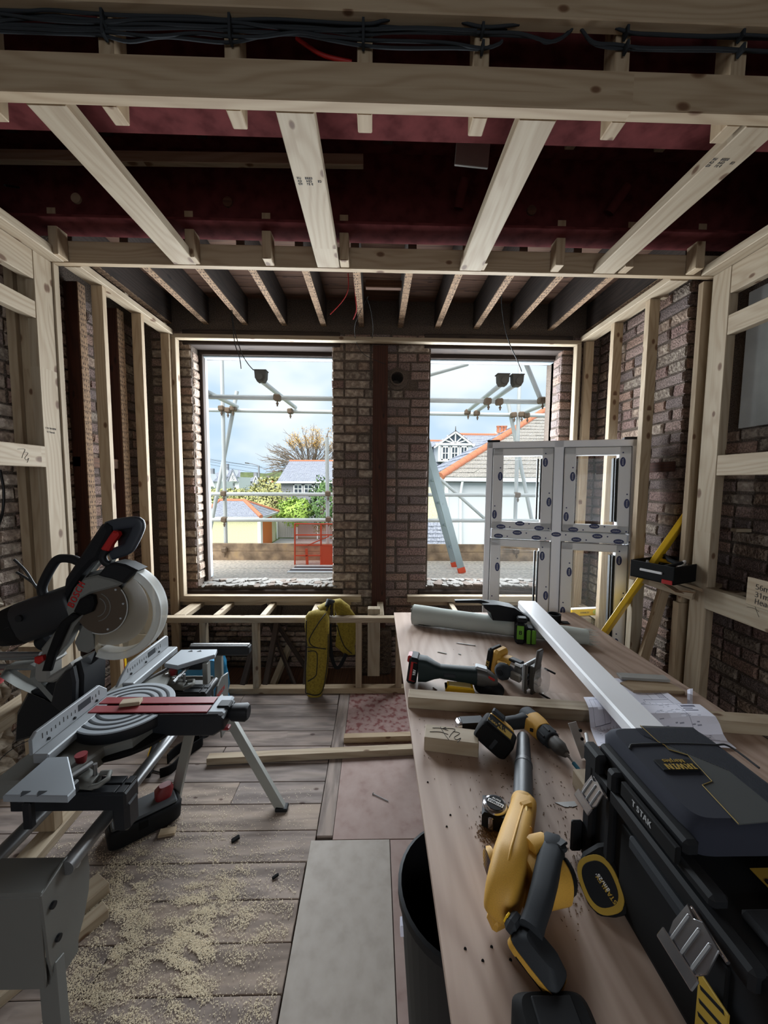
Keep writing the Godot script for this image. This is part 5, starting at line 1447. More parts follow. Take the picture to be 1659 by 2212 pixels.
	tag(put("plastic_disc", mb().lathe([Vector2(0, 0), Vector2(0.016, 0), Vector2(0.017, 0.004), Vector2(0.015, 0.006), Vector2(0, 0.006)], Transform3D(Basis(), YP(964, 1461, TOP)), 24), M.grey_rubber), "round grey plastic cap lying beside the angle grinder", "cap")
	var nl := laid("nail", "long steel nail lying on the far part of the bench", "nail", on_top(985, 1390, 1023, 1395))
	put("shank", mb().cyl(Vector3(0.008, 0.003, 0), Vector3(0.1, 0.003, 0), 0.0024, -1.0, 8).cyl(Vector3(-0.004, 0.003, 0), Vector3(0.008, 0.003, 0), 0.0, 0.0024, 8), M.steel, nl)
	put("head", mb().cyl(Vector3(0.1, 0.004, 0), Vector3(0.102, 0.004, 0), 0.006, -1.0, 10), M.steel, nl)
	for q in [[935, 1485, 944, 1491], [990, 1412, 996, 1414], [945, 1408, 965, 1412]]:
		tag(put("wood_splinter", mb().bar(YP(q[0], q[1], TOP + 0.002), YP(q[2], q[3], TOP + 0.002), 0.006, 0.003), M.old_batten if q[0] == 935 else M.fleece), "thin splinter lying near the angle grinder", "splinter", "splinters on the bench")
	# ---- router lying on its side
	build_router()
	# ---- long timber across the bench
	var ka := YP(884, 1531, TOP)
	var kb := YP(1266, 1561, TOP)
	var kd := (kb - ka).normalized()
	var lt := thing("bench_timber", "long square pine timber lying across the bench under the trim and papers", "timber", ka)
	put("timber", mb().bar(Vector3(0, 0.022, -0.035), kd * 1.5 + Vector3(0, 0.022, -0.035), 0.062, 0.044), M.pine, lt)
	# ---- small blocks
	var bk := laid("wood_block", "short pine block with a pencil scribble on top near the bench edge", "wood block", on_top(916, 1622, 1031, 1637))
	put("block", mb().bx(0, 0, -0.07, 0.172, 0.047, 0, 0.002), M.pine, bk)
	mark(bk, Transform3D(Basis(Vector3.RIGHT, Vector3.FORWARD, Vector3.UP), Vector3(0.05, 0.0475, -0.035)), 2)
	mark(bk, Transform3D(Basis(Vector3.RIGHT, Vector3.FORWARD, Vector3.UP), Vector3(0.085, 0.0475, -0.03)), 1)
	var ob := laid("oil_stone_box", "black box with a silver rounded end behind the pine block", "box", on_top(990, 1583, 1045, 1580))
	put("body", mb().bx(0.012, 0, -0.05, 0.1, 0.03, 0, 0.005), M.black_plastic, ob)
	put("end_cap", mb().loft([ring(Vector3(0.0, 0.015, -0.025), Vector3(0, 0.008, 0), Vector3(0, 0, 0.02), 3.0), ring(Vector3(0.006, 0.015, -0.025), Vector3(0, 0.014, 0), Vector3(0, 0, 0.024), 4.0), ring(Vector3(0.014, 0.015, -0.025), Vector3(0, 0.015, 0), Vector3(0, 0, 0.025), 4.0)]), M.chrome, ob)
	var b2 := part("wood_block", 0.575, TOP, -1.02, 0.66, TOP + 0.05, -0.93, M.pine, self)
	tag(b2, "pine block end peeping out behind the black tool chest", "wood block")
	build_drill()
	build_blower()
	build_tapes()
	build_chest()
	# ---- papers draped over the timber
	build_papers()
	# ---- notched ply offcut
	var no_ := laid("ply_offcut", "thin plywood offcut with a splintered face near the drawings", "offcut", on_top(1368, 1498, 1494, 1501))
	put("board", mb().prism(V2s([0.0, 0.0, 0.21, 0.0, 0.2, 0.06, 0.185, 0.075, 0.03, 0.085, -0.02, 0.06]), 0.015, Transform3D(Basis(Vector3.RIGHT, Vector3.FORWARD, Vector3.UP), Vector3(0, 0, 0)), 0.001), M.pine_warm, no_)
	put("raised_strip", mb().bar(Vector3(0.0, 0.02, -0.105), Vector3(0.2, 0.02, -0.09), 0.045, 0.012), M.plaster, no_)
	# ---- perforated white strap and pencil
	var pf := laid("perforated_strap", "white perforated metal strap leaning beside the tool chest", "bracket", on_top(1252, 1637, 1275, 1632))
	put("plate", mb().box(T(Vector3(0.012, 0.045, -0.02), -35, 0, 3), Vector3(0.032, 0.1, 0.002), 0.0005), M.white_print, pf)
	for k in 4: put("hole", mb().cyl(Vector3(0.012 + 0.004 * (k % 2), 0.018 + k * 0.019, 0.001 - (k * 0.019 - 0.026) * 0.68 - 0.001), Vector3(0.012 + 0.004 * (k % 2), 0.02 + k * 0.019, 0.004 - (k * 0.019 - 0.026) * 0.68), 0.005, -1.0, 12), M.black_matt, pf)
	tag(put("chalk_stick", mb().cyl(YP(1272, 1618, TOP + 0.03), YP(1266, 1585, TOP + 0.04), 0.005, -1.0, 10), M.white_print), "white chalk stick leaning beside the perforated strap", "chalk")
	# ---- utility blade
	var ub := laid("knife_blade", "trapezoid steel utility knife blade lying flat on the bench", "blade", on_top(1200, 1737, 1243, 1737))
	put("blade", mb().prism(V2s([0, 0.004, 0.056, 0.008, 0.056, -0.006, 0.04, -0.011, 0.038, -0.008, 0.036, -0.011, 0.033, -0.008, 0.03, -0.011, 0.02, -0.010]), 0.001, Transform3D(Basis(Vector3.RIGHT, Vector3.FORWARD, Vector3.UP), Vector3(0, 0.0005, 0)), 0.0), M.steel, ub)
	# ---- spare battery at the near edge
	var sb := laid("spare_battery", "black cordless tool battery lying at the near edge of the bench", "battery", on_top(1103, 2190, 1272, 2186, TOP + 0.03))
	sb.position.y = TOP
	put("shell", mb().loft([ring(Vector3(0.062, 0.002, 0.04), Vector3(0.055, 0, 0), Vector3(0, 0, 0.05), 6.0, 32), ring(Vector3(0.062, 0.012, 0.04), Vector3(0.062, 0, 0), Vector3(0, 0, 0.056), 6.0, 32), ring(Vector3(0.062, 0.045, 0.04), Vector3(0.062, 0, 0), Vector3(0, 0, 0.056), 6.0, 32), ring(Vector3(0.062, 0.06, 0.04), Vector3(0.05, 0, 0), Vector3(0, 0, 0.046), 5.0, 32)]), M.black_matt, sb)
	put("rib", mb().bx(0.03, 0.058, -0.0, 0.095, 0.064, 0.08, 0.004), M.black_plastic, sb)
	# ---- litter: sawdust specks, screw holes
	var sd := mb()
	for i in 900:
		var c: Array = [[1052, 1795, 22, 26], [1180, 1800, 120, 140], [1240, 1900, 60, 90], [1000, 1560, 110, 130], [1120, 1700, 120, 90]][rng.randi() % 5 if i > 350 else 0]
		var p := YP(c[0] + rng.randfn() * c[2] * 0.5, c[1] + rng.randfn() * c[3] * 0.5, TOP + 0.0012)
		if p.x < 0.15 or p.x > 1.3: continue
		sd.box(T(p, rnd(-20, 20), rnd(0, 360), rnd(-20, 20)), Vector3(rnd(0.0012, 0.004), 0.0012, rnd(0.0008, 0.0015)), 0.0)
	tag(tag(put("bench_sawdust", sd, M.dust_brown), "brown sawdust specks scattered over the bench beside the tape measure", "sawdust"), "", "", "", "stuff")
	for q in [[1005, 2050], [1062, 2046], [1043, 2076], [1103, 2074], [965, 1786], [973, 1761], [924, 1690]]:
		tag(put("screw_hole", mb().cyl(YP(q[0], q[1], TOP + 0.0004), YP(q[0], q[1], TOP + 0.0008), 0.0028, -1.0, 10), M.black_matt), "small dark screw hole in the plywood bench top", "screw hole", "screw holes in the bench top")

func build_router() -> void:
	var r := thing("router", "yellow cordless trim router lying on its side with an alloy base plate", "router")
	# axis from the battery to the base, tilted into the room
	var a := YP(1062, 1452, TOP)
	var b := YP(1165, 1500, TOP)
	var x := (b - a).normalized()
	r.transform = Transform3D(Basis(x, Vector3.UP, x.cross(Vector3.UP)), a)
	var bt := put("battery", mb().box(T(Vector3(-0.002, 0.062, -0.015), 0, 0, -8), Vector3(0.03, 0.12, 0.085), 0.01), M.black_plastic, r)
	put("label", mb().box(T(Vector3(-0.0, 0.06, 0.029), 0, 0, -8), Vector3(0.02, 0.1, 0.003), 0.001), M.black_matt, bt)
	text("XR", 0.024, M.gold, bt, T(Vector3(-0.001, 0.05, 0.0315), 0, 0, 80))
	put("battery_mount", mb().box(T(Vector3(0.03, 0.066, -0.012), 0, 0, -8), Vector3(0.04, 0.115, 0.08), 0.012), M.yellow, r)
	put("motor_housing", mb().loft([ring(Vector3(0.045, 0.06, -0.01), Vector3(0, 0.04, 0), Vector3(0, 0, 0.036), 2.6), ring(Vector3(0.085, 0.062, -0.01), Vector3(0, 0.042, 0), Vector3(0, 0, 0.037), 2.4), ring(Vector3(0.105, 0.062, -0.01), Vector3(0, 0.036, 0), Vector3(0, 0, 0.034), 2.2)]), M.yellow, r)
	put("yellow_lug", mb().cyl(Vector3(0.05, 0.075, 0.02), Vector3(0.095, 0.075, 0.03), 0.012, -1.0, 14), M.yellow, r)
	put("motor_sleeve", mb().cyl(Vector3(0.1, 0.062, -0.01), Vector3(0.165, 0.06, -0.01), 0.034, -1.0, 24), M.alloy_dark, r)
	put("clamp_band", mb().cyl(Vector3(0.105, 0.064, -0.01), Vector3(0.128, 0.064, -0.01), 0.0365, -1.0, 24), M.chrome, r)
	put("lock_lever", mb().bx(0.09, 0.092, -0.02, 0.15, 0.105, 0.012, 0.004), M.black_plastic, r)
	put("info_label", mb().bx(0.125, 0.088, -0.0, 0.155, 0.1, 0.018, 0.002), M.white_print, r)
	put("side_knob", mb().loft([ring(Vector3(0.088, 0.055, 0.025), Vector3(0.028, 0, 0), Vector3(0, 0.03, 0)), ring(Vector3(0.088, 0.055, 0.045), Vector3(0.036, 0, 0), Vector3(0, 0.038, 0)), ring(Vector3(0.088, 0.055, 0.062), Vector3(0.032, 0, 0), Vector3(0, 0.034, 0)), ring(Vector3(0.088, 0.055, 0.066), Vector3(0.022, 0, 0), Vector3(0, 0.024, 0))]), M.grey_rubber, r)
	put("knob_cap", mb().cyl(Vector3(0.088, 0.055, 0.064), Vector3(0.088, 0.055, 0.069), 0.013, -1.0, 20), M.black_plastic, r)
	put("depth_bracket", mb().bx(0.115, 0.03, 0.02, 0.165, 0.065, 0.04, 0.005), M.alloy, r)
	put("depth_screw", mb().cyl(Vector3(0.15, 0.055, 0.03), Vector3(0.18, 0.055, 0.03), 0.006, -1.0, 12), M.steel, r)
	var base := put("base_plate", mb().bx(0.18, 0.008, -0.06, 0.192, 0.125, 0.05, 0.003), M.alloy_pale, r)
	put("base_rail", mb().bx(0.192, 0.005, -0.062, 0.202, 0.128, -0.05, 0.002).bx(0.192, 0.005, 0.044, 0.202, 0.128, 0.052, 0.002).bx(0.192, 0.06, -0.055, 0.2, 0.068, 0.05, 0.002), M.alloy_dark, base)
	put("base_window", mb().bx(0.192, 0.08, -0.02, 0.1935, 0.112, 0.03, 0.001).bx(0.192, 0.02, -0.02, 0.1935, 0.052, 0.03, 0.001), M.chrome, base)
	put("fence_bar", mb().box(T(Vector3(0.222, 0.095, 0.01), 0, 0, -7), Vector3(0.012, 0.20, 0.036), 0.003), M.alloy_dark, r)
	put("fence_web", mb().bx(0.2, 0.02, -0.03, 0.222, 0.12, 0.03, 0.003), M.alloy_dark, r)
	put("collet", mb().cyl(Vector3(0.215, 0.06, 0.01), Vector3(0.236, 0.06, 0.01), 0.017, -1.0, 20), M.chrome, r)
	put("clear_guard", mb().loft([ring(Vector3(0.228, 0.062, 0.0), Vector3(0, 0.05, 0), Vector3(0, 0, 0.04), 3.0), ring(Vector3(0.25, 0.062, 0.0), Vector3(0, 0.05, 0), Vector3(0, 0, 0.036), 3.0), ring(Vector3(0.26, 0.062, 0.0), Vector3(0, 0.042, 0), Vector3(0, 0, 0.03), 3.0)]), M.clear_plastic, r)
	for q in [[0.108, -0.02], [0.014, 0.015]]: put("guide_rod", mb().cyl(Vector3(0.24, q[0], q[1]), Vector3(0.285, q[0] - 0.004, q[1]), 0.004, -1.0, 10), M.black_plastic, r)

func build_drill() -> void:
	var o := YP(1068, 1600, TOP)
	var d := thing("cordless_drill", "yellow and black cordless drill lying on its side with a blue driver bit", "drill", o)
	var P := func(px: float, py: float, h: float) -> Vector3: return YP(px, py, TOP + h) - o
	# battery: slab standing on its long edge, broad face toward the near left
	var c: Vector3 = P.call(1069, 1590, 0.05)
	var fx := Vector3(0.86, 0, 0.5).normalized()
	var B := Basis(fx, Vector3.UP, fx.cross(Vector3.UP)) * Basis(Vector3.BACK, -0.52)
	var bt := put("battery", mb().loft([ring(Vector3(0, 0, -0.03), Vector3(0.052, 0, 0), Vector3(0, 0.034, 0), 5.0, 28), ring(Vector3(0, 0, -0.026), Vector3(0.058, 0, 0), Vector3(0, 0.039, 0), 6.0, 28), ring(Vector3(0, 0, 0.022), Vector3(0.058, 0, 0), Vector3(0, 0.039, 0), 6.0, 28), ring(Vector3(0, 0, 0.03), Vector3(0.052, 0, 0), Vector3(0, 0.034, 0), 5.0, 28)]), M.black_matt, d, Transform3D(B, c))
	put("grip_recess", mb().bx(0.0, -0.026, 0.028, 0.012, 0.012, 0.0315, 0.002), M.grey_rubber, bt)
	put("label", mb().box(T(Vector3(-0.004, 0.0385, 0.0)), Vector3(0.088, 0.003, 0.044), 0.001), M.black_plastic, bt)
	put("label", mb().box(T(Vector3(0.012, 0.0395, 0.002)), Vector3(0.05, 0.003, 0.03), 0.001), M.gold, bt)
	text("XR", 0.026, M.black_matt, bt, Transform3D(Basis(Vector3.RIGHT, Vector3.FORWARD, Vector3.UP) * Basis(Vector3.BACK, 0.2), Vector3(-0.002, 0.0415, 0.0)))
	text("5.0Ah", 0.014, M.gold, bt, Transform3D(Basis(Vector3.RIGHT, Vector3.FORWARD, Vector3.UP), Vector3(-0.03, 0.0405, 0.006)))
	put("foot", mb().loft([ring(Vector3(0.0, 0.004, -0.03), Vector3(0.05, 0, 0), Vector3(0, 0.036, 0), 5.0), ring(Vector3(0.0, 0.004, -0.05), Vector3(0.046, 0, 0), Vector3(0, 0.032, 0), 4.0), ring(Vector3(0.0, 0.004, -0.062), Vector3(0.03, 0, 0), Vector3(0, 0.022, 0), 3.0)]), M.yellow, bt)
	put("belt_clip", mb().bx(-0.045, 0.032, -0.062, -0.0, 0.046, -0.036, 0.004), M.grey_rubber, bt)
	# handle, body, chuck
	var h0: Vector3 = c + B * Vector3(0.0, 0, -0.055)
	var r0: Vector3 = P.call(1133, 1556, 0.04)
	put("handle", mb().loft(sweep([h0, h0.lerp(r0, 0.35) + Vector3(0, 0.004, 0), h0.lerp(r0, 0.7), r0], [Vector2(0.021, 0.024), Vector2(0.018, 0.021), Vector2(0.019, 0.022), Vector2(0.023, 0.024)], 2.6)), M.grey_rubber, d)
	var rear: Vector3 = P.call(1139, 1548, 0.035)
	var tip: Vector3 = P.call(1216, 1622, 0.032)
	var ax := (tip - rear).normalized()
	var L := rear.distance_to(tip)
	put("motor_cap", mb().loft(sweep([rear - ax * 0.02, rear - ax * 0.012, rear + ax * 0.03], [Vector2(0.018, 0.02), Vector2(0.028, 0.03), Vector2(0.031, 0.033)], 2.6)), M.grey_rubber, d)
	put("body", mb().loft(sweep([rear + ax * 0.028, rear + ax * 0.06, rear + ax * 0.085], [Vector2(0.0315, 0.034), Vector2(0.032, 0.034), Vector2(0.029, 0.03)], 2.8)), M.yellow, d)
	put("trigger_housing", mb().loft(sweep([r0, r0 + (rear + ax * 0.05 - r0) * 0.6 + Vector3(-0.0, 0.0, 0.012), rear + ax * 0.075], [Vector2(0.022, 0.022), Vector2(0.028, 0.022), Vector2(0.02, 0.02)], 3.0)), M.yellow, d)
	put("trigger", mb().box(Transform3D(Basis(ax, Vector3.UP, ax.cross(Vector3.UP)), r0 + Vector3(0.01, -0.004, 0.034)), Vector3(0.03, 0.024, 0.022), 0.007), M.black_plastic, d)
	put("clutch_ring", mb().loft(sweep([rear + ax * 0.083, rear + ax * 0.088, rear + ax * 0.125, rear + ax * 0.13], [Vector2(0.027, 0.027), Vector2(0.03, 0.03), Vector2(0.029, 0.029), Vector2(0.026, 0.026)], 2.0)), M.grey_rubber, d)
	for k in 7:
		var a := TAU * k / 7.0
		var sx := Vector3.UP.cross(ax).normalized()
		var off := sx * cos(a) * 0.0295 + Vector3.UP * sin(a) * 0.0295
		put("clutch_rib", mb().bar(rear + ax * 0.09 + off, rear + ax * 0.122 + off, 0.008, 0.005, off.normalized()), M.black_plastic, d)
	put("chuck", mb().loft(sweep([rear + ax * 0.128, rear + ax * 0.134, rear + ax * 0.165, rear + ax * 0.178, rear + ax * 0.19], [Vector2(0.02, 0.02), Vector2(0.0225, 0.0225), Vector2(0.0225, 0.0225), Vector2(0.017, 0.017), Vector2(0.012, 0.012)], 2.0)), M.alloy_dark, d)
	put("jaws", mb().cyl(rear + ax * 0.188, rear + ax * 0.2, 0.008, 0.005, 10), M.steel, d)
	put("bit_shank", mb().cyl(rear + ax * 0.198, rear + ax * 0.222 + Vector3(0, -0.006, 0), 0.0034, -1.0, 6), M.steel, d)
	put("driver_bit", mb().cyl(rear + ax * 0.22 + Vector3(0, -0.006, 0), rear + ax * 0.272 + Vector3(0, -0.016, 0), 0.0058, 0.0052, 8), M.bit_blue, d)

func build_blower() -> void:
	var o := YP(1110, 1960, TOP)
	var bl := thing("cordless_blower", "dusty yellow cordless blower with a long grey nozzle lying on the bench", "blower", o)
	var P := func(px: float, py: float, h: float) -> Vector3: return YP(px, py, TOP + h) - o
	var t0: Vector3 = P.call(1130, 1592, 0.03); var t1: Vector3 = P.call(1131, 1648, 0.033); var t2: Vector3 = P.call(1130, 1735, 0.04)
	put("nozzle_tip", mb().loft(sweep([t0, t0.lerp(t1, 0.05), t1], [Vector2(0.0185, 0.0185), Vector2(0.02, 0.02), Vector2(0.0225, 0.0225)], 2.0)), M.grey_tube, bl)
	put("nozzle_mouth", mb().cyl(t0 + (t0 - t1).normalized() * 0.0012, t0, 0.0165, -1.0, 20), M.black_matt, bl)
	put("nozzle_ring", mb().loft(sweep([t1 - (t2 - t1) * 0.02, t1 + (t2 - t1) * 0.04, t1 + (t2 - t1) * 0.1], [Vector2(0.0235, 0.0235), Vector2(0.0258, 0.0258), Vector2(0.0258, 0.0258)], 2.0)), M.grey_tube, bl)
	put("nozzle", mb().loft(sweep([t1 + (t2 - t1) * 0.08, t2], [Vector2(0.0248, 0.0248), Vector2(0.0262, 0.0262)], 2.0)), M.grey_tube, bl)
	# volute casing: a spiral drum standing on its rim, nozzle leaving its top
	var q0 := t2 - (t2 - t1).normalized() * 0.006
	put("throat_collar", mb().loft(sweep([q0, q0 + (t2 - t1).normalized() * 0.012, q0 + (t2 - t1).normalized() * 0.02], [Vector2(0.029, 0.029), Vector2(0.031, 0.031), Vector2(0.029, 0.029)], 2.2)), M.yellow, bl)
	var pts := [q0 + Vector3(0.0, 0, 0.01), P.call(1124, 1775, 0.05), P.call(1112, 1830, 0.062), P.call(1098, 1890, 0.068), P.call(1086, 1940, 0.06), P.call(1080, 1972, 0.04)]
	var rad := [Vector2(0.029, 0.029), Vector2(0.031, 0.034), Vector2(0.034, 0.052), Vector2(0.035, 0.062), Vector2(0.032, 0.052), Vector2(0.022, 0.026)]
	var sp := []
	var sr := []
	for i in pts.size() - 1:
		for k in 5:
			var t := k / 5.0
			sp.append(pts[i].cubic_interpolate(pts[i + 1], pts[maxi(i - 1, 0)], pts[mini(i + 2, pts.size() - 1)], t))
			sr.append(rad[i].lerp(rad[i + 1], t))
	sp.append(pts[-1]); sr.append(rad[-1])
	put("casing", mb().loft(sweep(sp, sr, 3.2, Vector3.UP, 28)), M.yellow, bl)
	var mid: Vector3 = pts[3]
	# seam rib along the casing, nozzle latch, intake grille
	put("seam_rib", mb().tube(sp.slice(2, 23).map(func(p): return p + Vector3(-0.012, 0.0, 0)).map(func(p): return p + Vector3(0, 0.0, 0)), 0.001, 4), M.yellow, bl)
	var rib := []
	for i in range(3, 24): rib.append(sp[i] + Vector3(0.004, sr[i].y + 0.0005, 0))
	put("seam_rib", mb().tube(rib, 0.0025, 6), M.yellow, bl)
	for q in [[1136, 1738, 0.078], [1134, 1792, 0.088]]:
		var lp: Vector3 = P.call(q[0], q[1], q[2])
		put("latch_lug", mb().box(T(lp, 0, 18, 0), Vector3(0.03, 0.014, 0.016), 0.003), M.yellow, bl)
	put("latch_bar", mb().bar(P.call(1137, 1742, 0.08), P.call(1135, 1788, 0.088), 0.007, 0.006), M.yellow_pale, bl)
	var gr := put("intake_grille", mb().lathe([Vector2(0, 0.006), Vector2(0.026, 0.006), Vector2(0.03, 0.0), Vector2(0.03, -0.006)], Transform3D(Basis(Vector3.UP, Vector3(-0.95, 0.25, 0.1).normalized(), Vector3.BACK).orthonormalized(), mid + Vector3(-0.034, 0.012, -0.01)), 28), M.yellow, bl)
	for k in 6:
		var y := -0.02 + k * 0.008
		put("grille_slot", mb().bar(mid + Vector3(-0.041, 0.012 + y, -0.032), mid + Vector3(-0.04, 0.014 + y, 0.012), 0.003, 0.0035), M.old_batten, gr)
	put("stand_foot", mb().box(Transform3D(Basis.from_euler(Vector3(0.3, 0.35, 0)), P.call(1082, 1978, 0.025)), Vector3(0.05, 0.03, 0.03), 0.006), M.yellow, bl)
	# motor and rear guard on the right
	put("motor_housing", mb().loft(sweep([mid + Vector3(0.03, -0.01, 0), mid + Vector3(0.07, -0.016, -0.005), mid + Vector3(0.115, -0.018, -0.01), mid + Vector3(0.125, -0.018, -0.011)], [Vector2(0.05, 0.045), Vector2(0.045, 0.044), Vector2(0.042, 0.04), Vector2(0.03, 0.03)], 2.4)), M.yellow, bl)
	put("rear_vent", mb().loft(sweep([mid + Vector3(0.122, -0.018, -0.011), mid + Vector3(0.134, -0.019, -0.012)], [Vector2(0.034, 0.034), Vector2(0.028, 0.028)], 2.4)), M.black_plastic, bl)
	# handle with trigger, switch cap and battery rail
	var h0: Vector3 = P.call(1192, 1838, 0.075); var h1: Vector3 = P.call(1170, 1935, 0.095); var h2: Vector3 = P.call(1146, 2015, 0.085)
	put("handle", mb().loft(sweep([h0 + (h0 - h1) * 0.05, h0, h0.lerp(h1, 0.4), h1, h1.lerp(h2, 0.6), h2], [Vector2(0.016, 0.016), Vector2(0.026, 0.026), Vector2(0.024, 0.025), Vector2(0.021, 0.023), Vector2(0.019, 0.021), Vector2(0.02, 0.022)], 3.0)), M.grey_rubber, bl)
	put("switch_cap", mb().loft(sweep([h0 + Vector3(-0.012, 0.014, -0.014), h0 + Vector3(0.0, 0.02, 0.0), h0 + Vector3(0.006, 0.016, 0.02)], [Vector2(0.02, 0.008), Vector2(0.025, 0.01), Vector2(0.022, 0.008)], 3.0)), M.grey_rubber, bl)
	put("switch_window", mb().box(Transform3D(Basis.from_euler(Vector3(-0.2, 0.5, 0)), h0 + Vector3(0.014, 0.024, 0.004)), Vector3(0.024, 0.006, 0.024), 0.002), M.black_plastic, bl)
	put("neck", mb().loft(sweep([h0 + Vector3(-0.01, 0.0, -0.012), mid + Vector3(0.05, 0.02, -0.03)], [Vector2(0.022, 0.022), Vector2(0.024, 0.024)], 2.6)), M.yellow, bl)
	put("trigger", mb().loft(sweep([h0.lerp(h1, 0.15) + Vector3(-0.022, -0.006, 0), h0.lerp(h1, 0.5) + Vector3(-0.024, -0.006, 0)], [Vector2(0.008, 0.01), Vector2(0.008, 0.01)], 2.4)), M.black_plastic, bl)
	var foot := Basis(Vector3(0.62, -0.25, 0.74).normalized(), Vector3(0.3, 0.95, 0.05).normalized(), Vector3.ZERO)
	foot.z = foot.x.cross(foot.y).normalized()
	foot.y = foot.z.cross(foot.x).normalized()
	var fo := Transform3D(foot, h2 + Vector3(0.006, -0.018, 0.02))
	put("battery_rail", mb().loft([ring(fo * Vector3(0, 0.02, 0), foot.x * 0.026, foot.z * 0.018, 4.0), ring(fo * Vector3(0, 0.006, 0), foot.x * 0.042, foot.z * 0.026, 5.0), ring(fo * Vector3(0, -0.004, 0), foot.x * 0.044, foot.z * 0.027, 5.0)]), M.grey_rubber, bl)
	put("battery_rail_trim", mb().loft([ring(fo * Vector3(0, -0.003, 0), foot.x * 0.045, foot.z * 0.028, 5.0), ring(fo * Vector3(0, -0.014, 0), foot.x * 0.046, foot.z * 0.028, 5.0)]), M.yellow, bl)
	put("battery_socket", mb().box(fo * T(Vector3(0.005, -0.013, 0.018)), Vector3(0.062, 0.006, 0.02), 0.002), M.black_matt, bl)
	put("release_catch", mb().box(fo * T(Vector3(-0.05, 0.004, 0.0)), Vector3(0.02, 0.024, 0.036), 0.006), M.grey_rubber, bl)
	put("catch_label", mb().box(fo * T(Vector3(-0.061, 0.006, 0.006)), Vector3(0.004, 0.014, 0.012), 0.001), M.yellow_plain, bl)

func build_tapes() -> void:
	# chrome-faced pocket tape lying flat
	var c := laid("pocket_tape", "black and chrome pocket tape measure lying flat on the bench", "tape measure", on_top(1038, 1795, 1100, 1803))
	c.rotate_y(-0.12)
	put("case", mb().prism(V2s([0.002, 0.01, 0.066, 0.0, 0.07, 0.05, 0.062, 0.068, 0.03, 0.076, 0.004, 0.074]), 0.04, Transform3D(Basis(Vector3.RIGHT, Vector3.FORWARD, Vector3.UP), Vector3.ZERO), 0.006), M.black_plastic, c)
	put("chrome_face", mb().lathe([Vector2(0.031, 0.0), Vector2(0.031, 0.006), Vector2(0.027, 0.01), Vector2(0.0, 0.0105)], T(Vector3(0.035, 0.036, -0.042)), 40), M.chrome, c)
	var lb := put("label_disc", mb().cyl(Vector3(0.035, 0.0462, -0.042), Vector3(0.035, 0.0478, -0.042), 0.0225, -1.0, 36), M.black_matt, c)
	put("label_band", mb().box(T(Vector3(0.036, 0.0482, -0.041), 0, -20, 0), Vector3(0.04, 0.001, 0.011), 0.0), M.white_print, lb)
	var lay := Basis(Vector3.RIGHT, Vector3.FORWARD, Vector3.UP) * Basis(Vector3.BACK, PI - 0.35)
	text("FATMAX", 0.009, M.black_matt, lb, Transform3D(lay, Vector3(0.036, 0.0488, -0.041)))
	text("5m/16'", 0.007, M.white_print, lb, Transform3D(lay, Vector3(0.038, 0.0482, -0.053)))
	put("chrome_side", mb().bx(0.018, 0.004, -0.006, 0.03, 0.038, -0.001, 0.002), M.chrome, c)
	# rubber tape leaning against the chest
	var s := thing("rubber_tape", "yellow and black rubber tape measure leaning against the tool chest", "tape measure", YP(1310, 1985, TOP))
	var n := Vector3(-0.62, 0.62, 0.48).normalized()
	var up := Vector3(-0.35, 0.75, -0.55)
	up = (up - n * up.dot(n)).normalized()
	var B := Basis(up.cross(n).normalized(), up, n)
	var X := Transform3D(B * Basis.from_scale(Vector3.ONE * 1.18), Vector3(0.005, 0.045, -0.03))
	put("case", mb().prism(V2s([-0.038, -0.02, -0.03, -0.036, -0.005, -0.042, 0.03, -0.04, 0.042, -0.03, 0.042, 0.02, 0.036, 0.034, 0.05, 0.046, 0.02, 0.05, -0.012, 0.044, -0.032, 0.026, -0.04, 0.004]), 0.044, X * T(Vector3(0, 0, -0.044)), 0.007), M.black_matt, s)
	put("yellow_ring", mb().loft([ring(X * Vector3(-0.003, -0.001, -0.002), B.x * 0.04, B.y * 0.045, 2.6, 36), ring(X * Vector3(-0.003, -0.001, 0.0025), B.x * 0.039, B.y * 0.044, 2.6, 36)]), M.gold, s)
	var f := put("label_disc", mb().loft([ring(X * Vector3(-0.003, -0.001, 0.002), B.x * 0.031, B.y * 0.035, 2.6, 36), ring(X * Vector3(-0.003, -0.001, 0.0038), B.x * 0.03, B.y * 0.034, 2.6, 36)]), M.black_plastic, s)
	text("STANLEY", 0.0095, M.gold, f, X * T(Vector3(-0.003, -0.012, 0.0042), 0, 0, 108) * T(Vector3(0.0, -0.008, 0)))
	text("8m/26'", 0.008, M.white_print, f, X * T(Vector3(0.004, 0.0, 0.0042), 0, 0, 108) * T(Vector3(0.0, 0.0, 0)))
	put("hook", mb().box(X * T(Vector3(0.047, 0.04, -0.02)), Vector3(0.004, 0.02, 0.024), 0.001), M.steel, s)

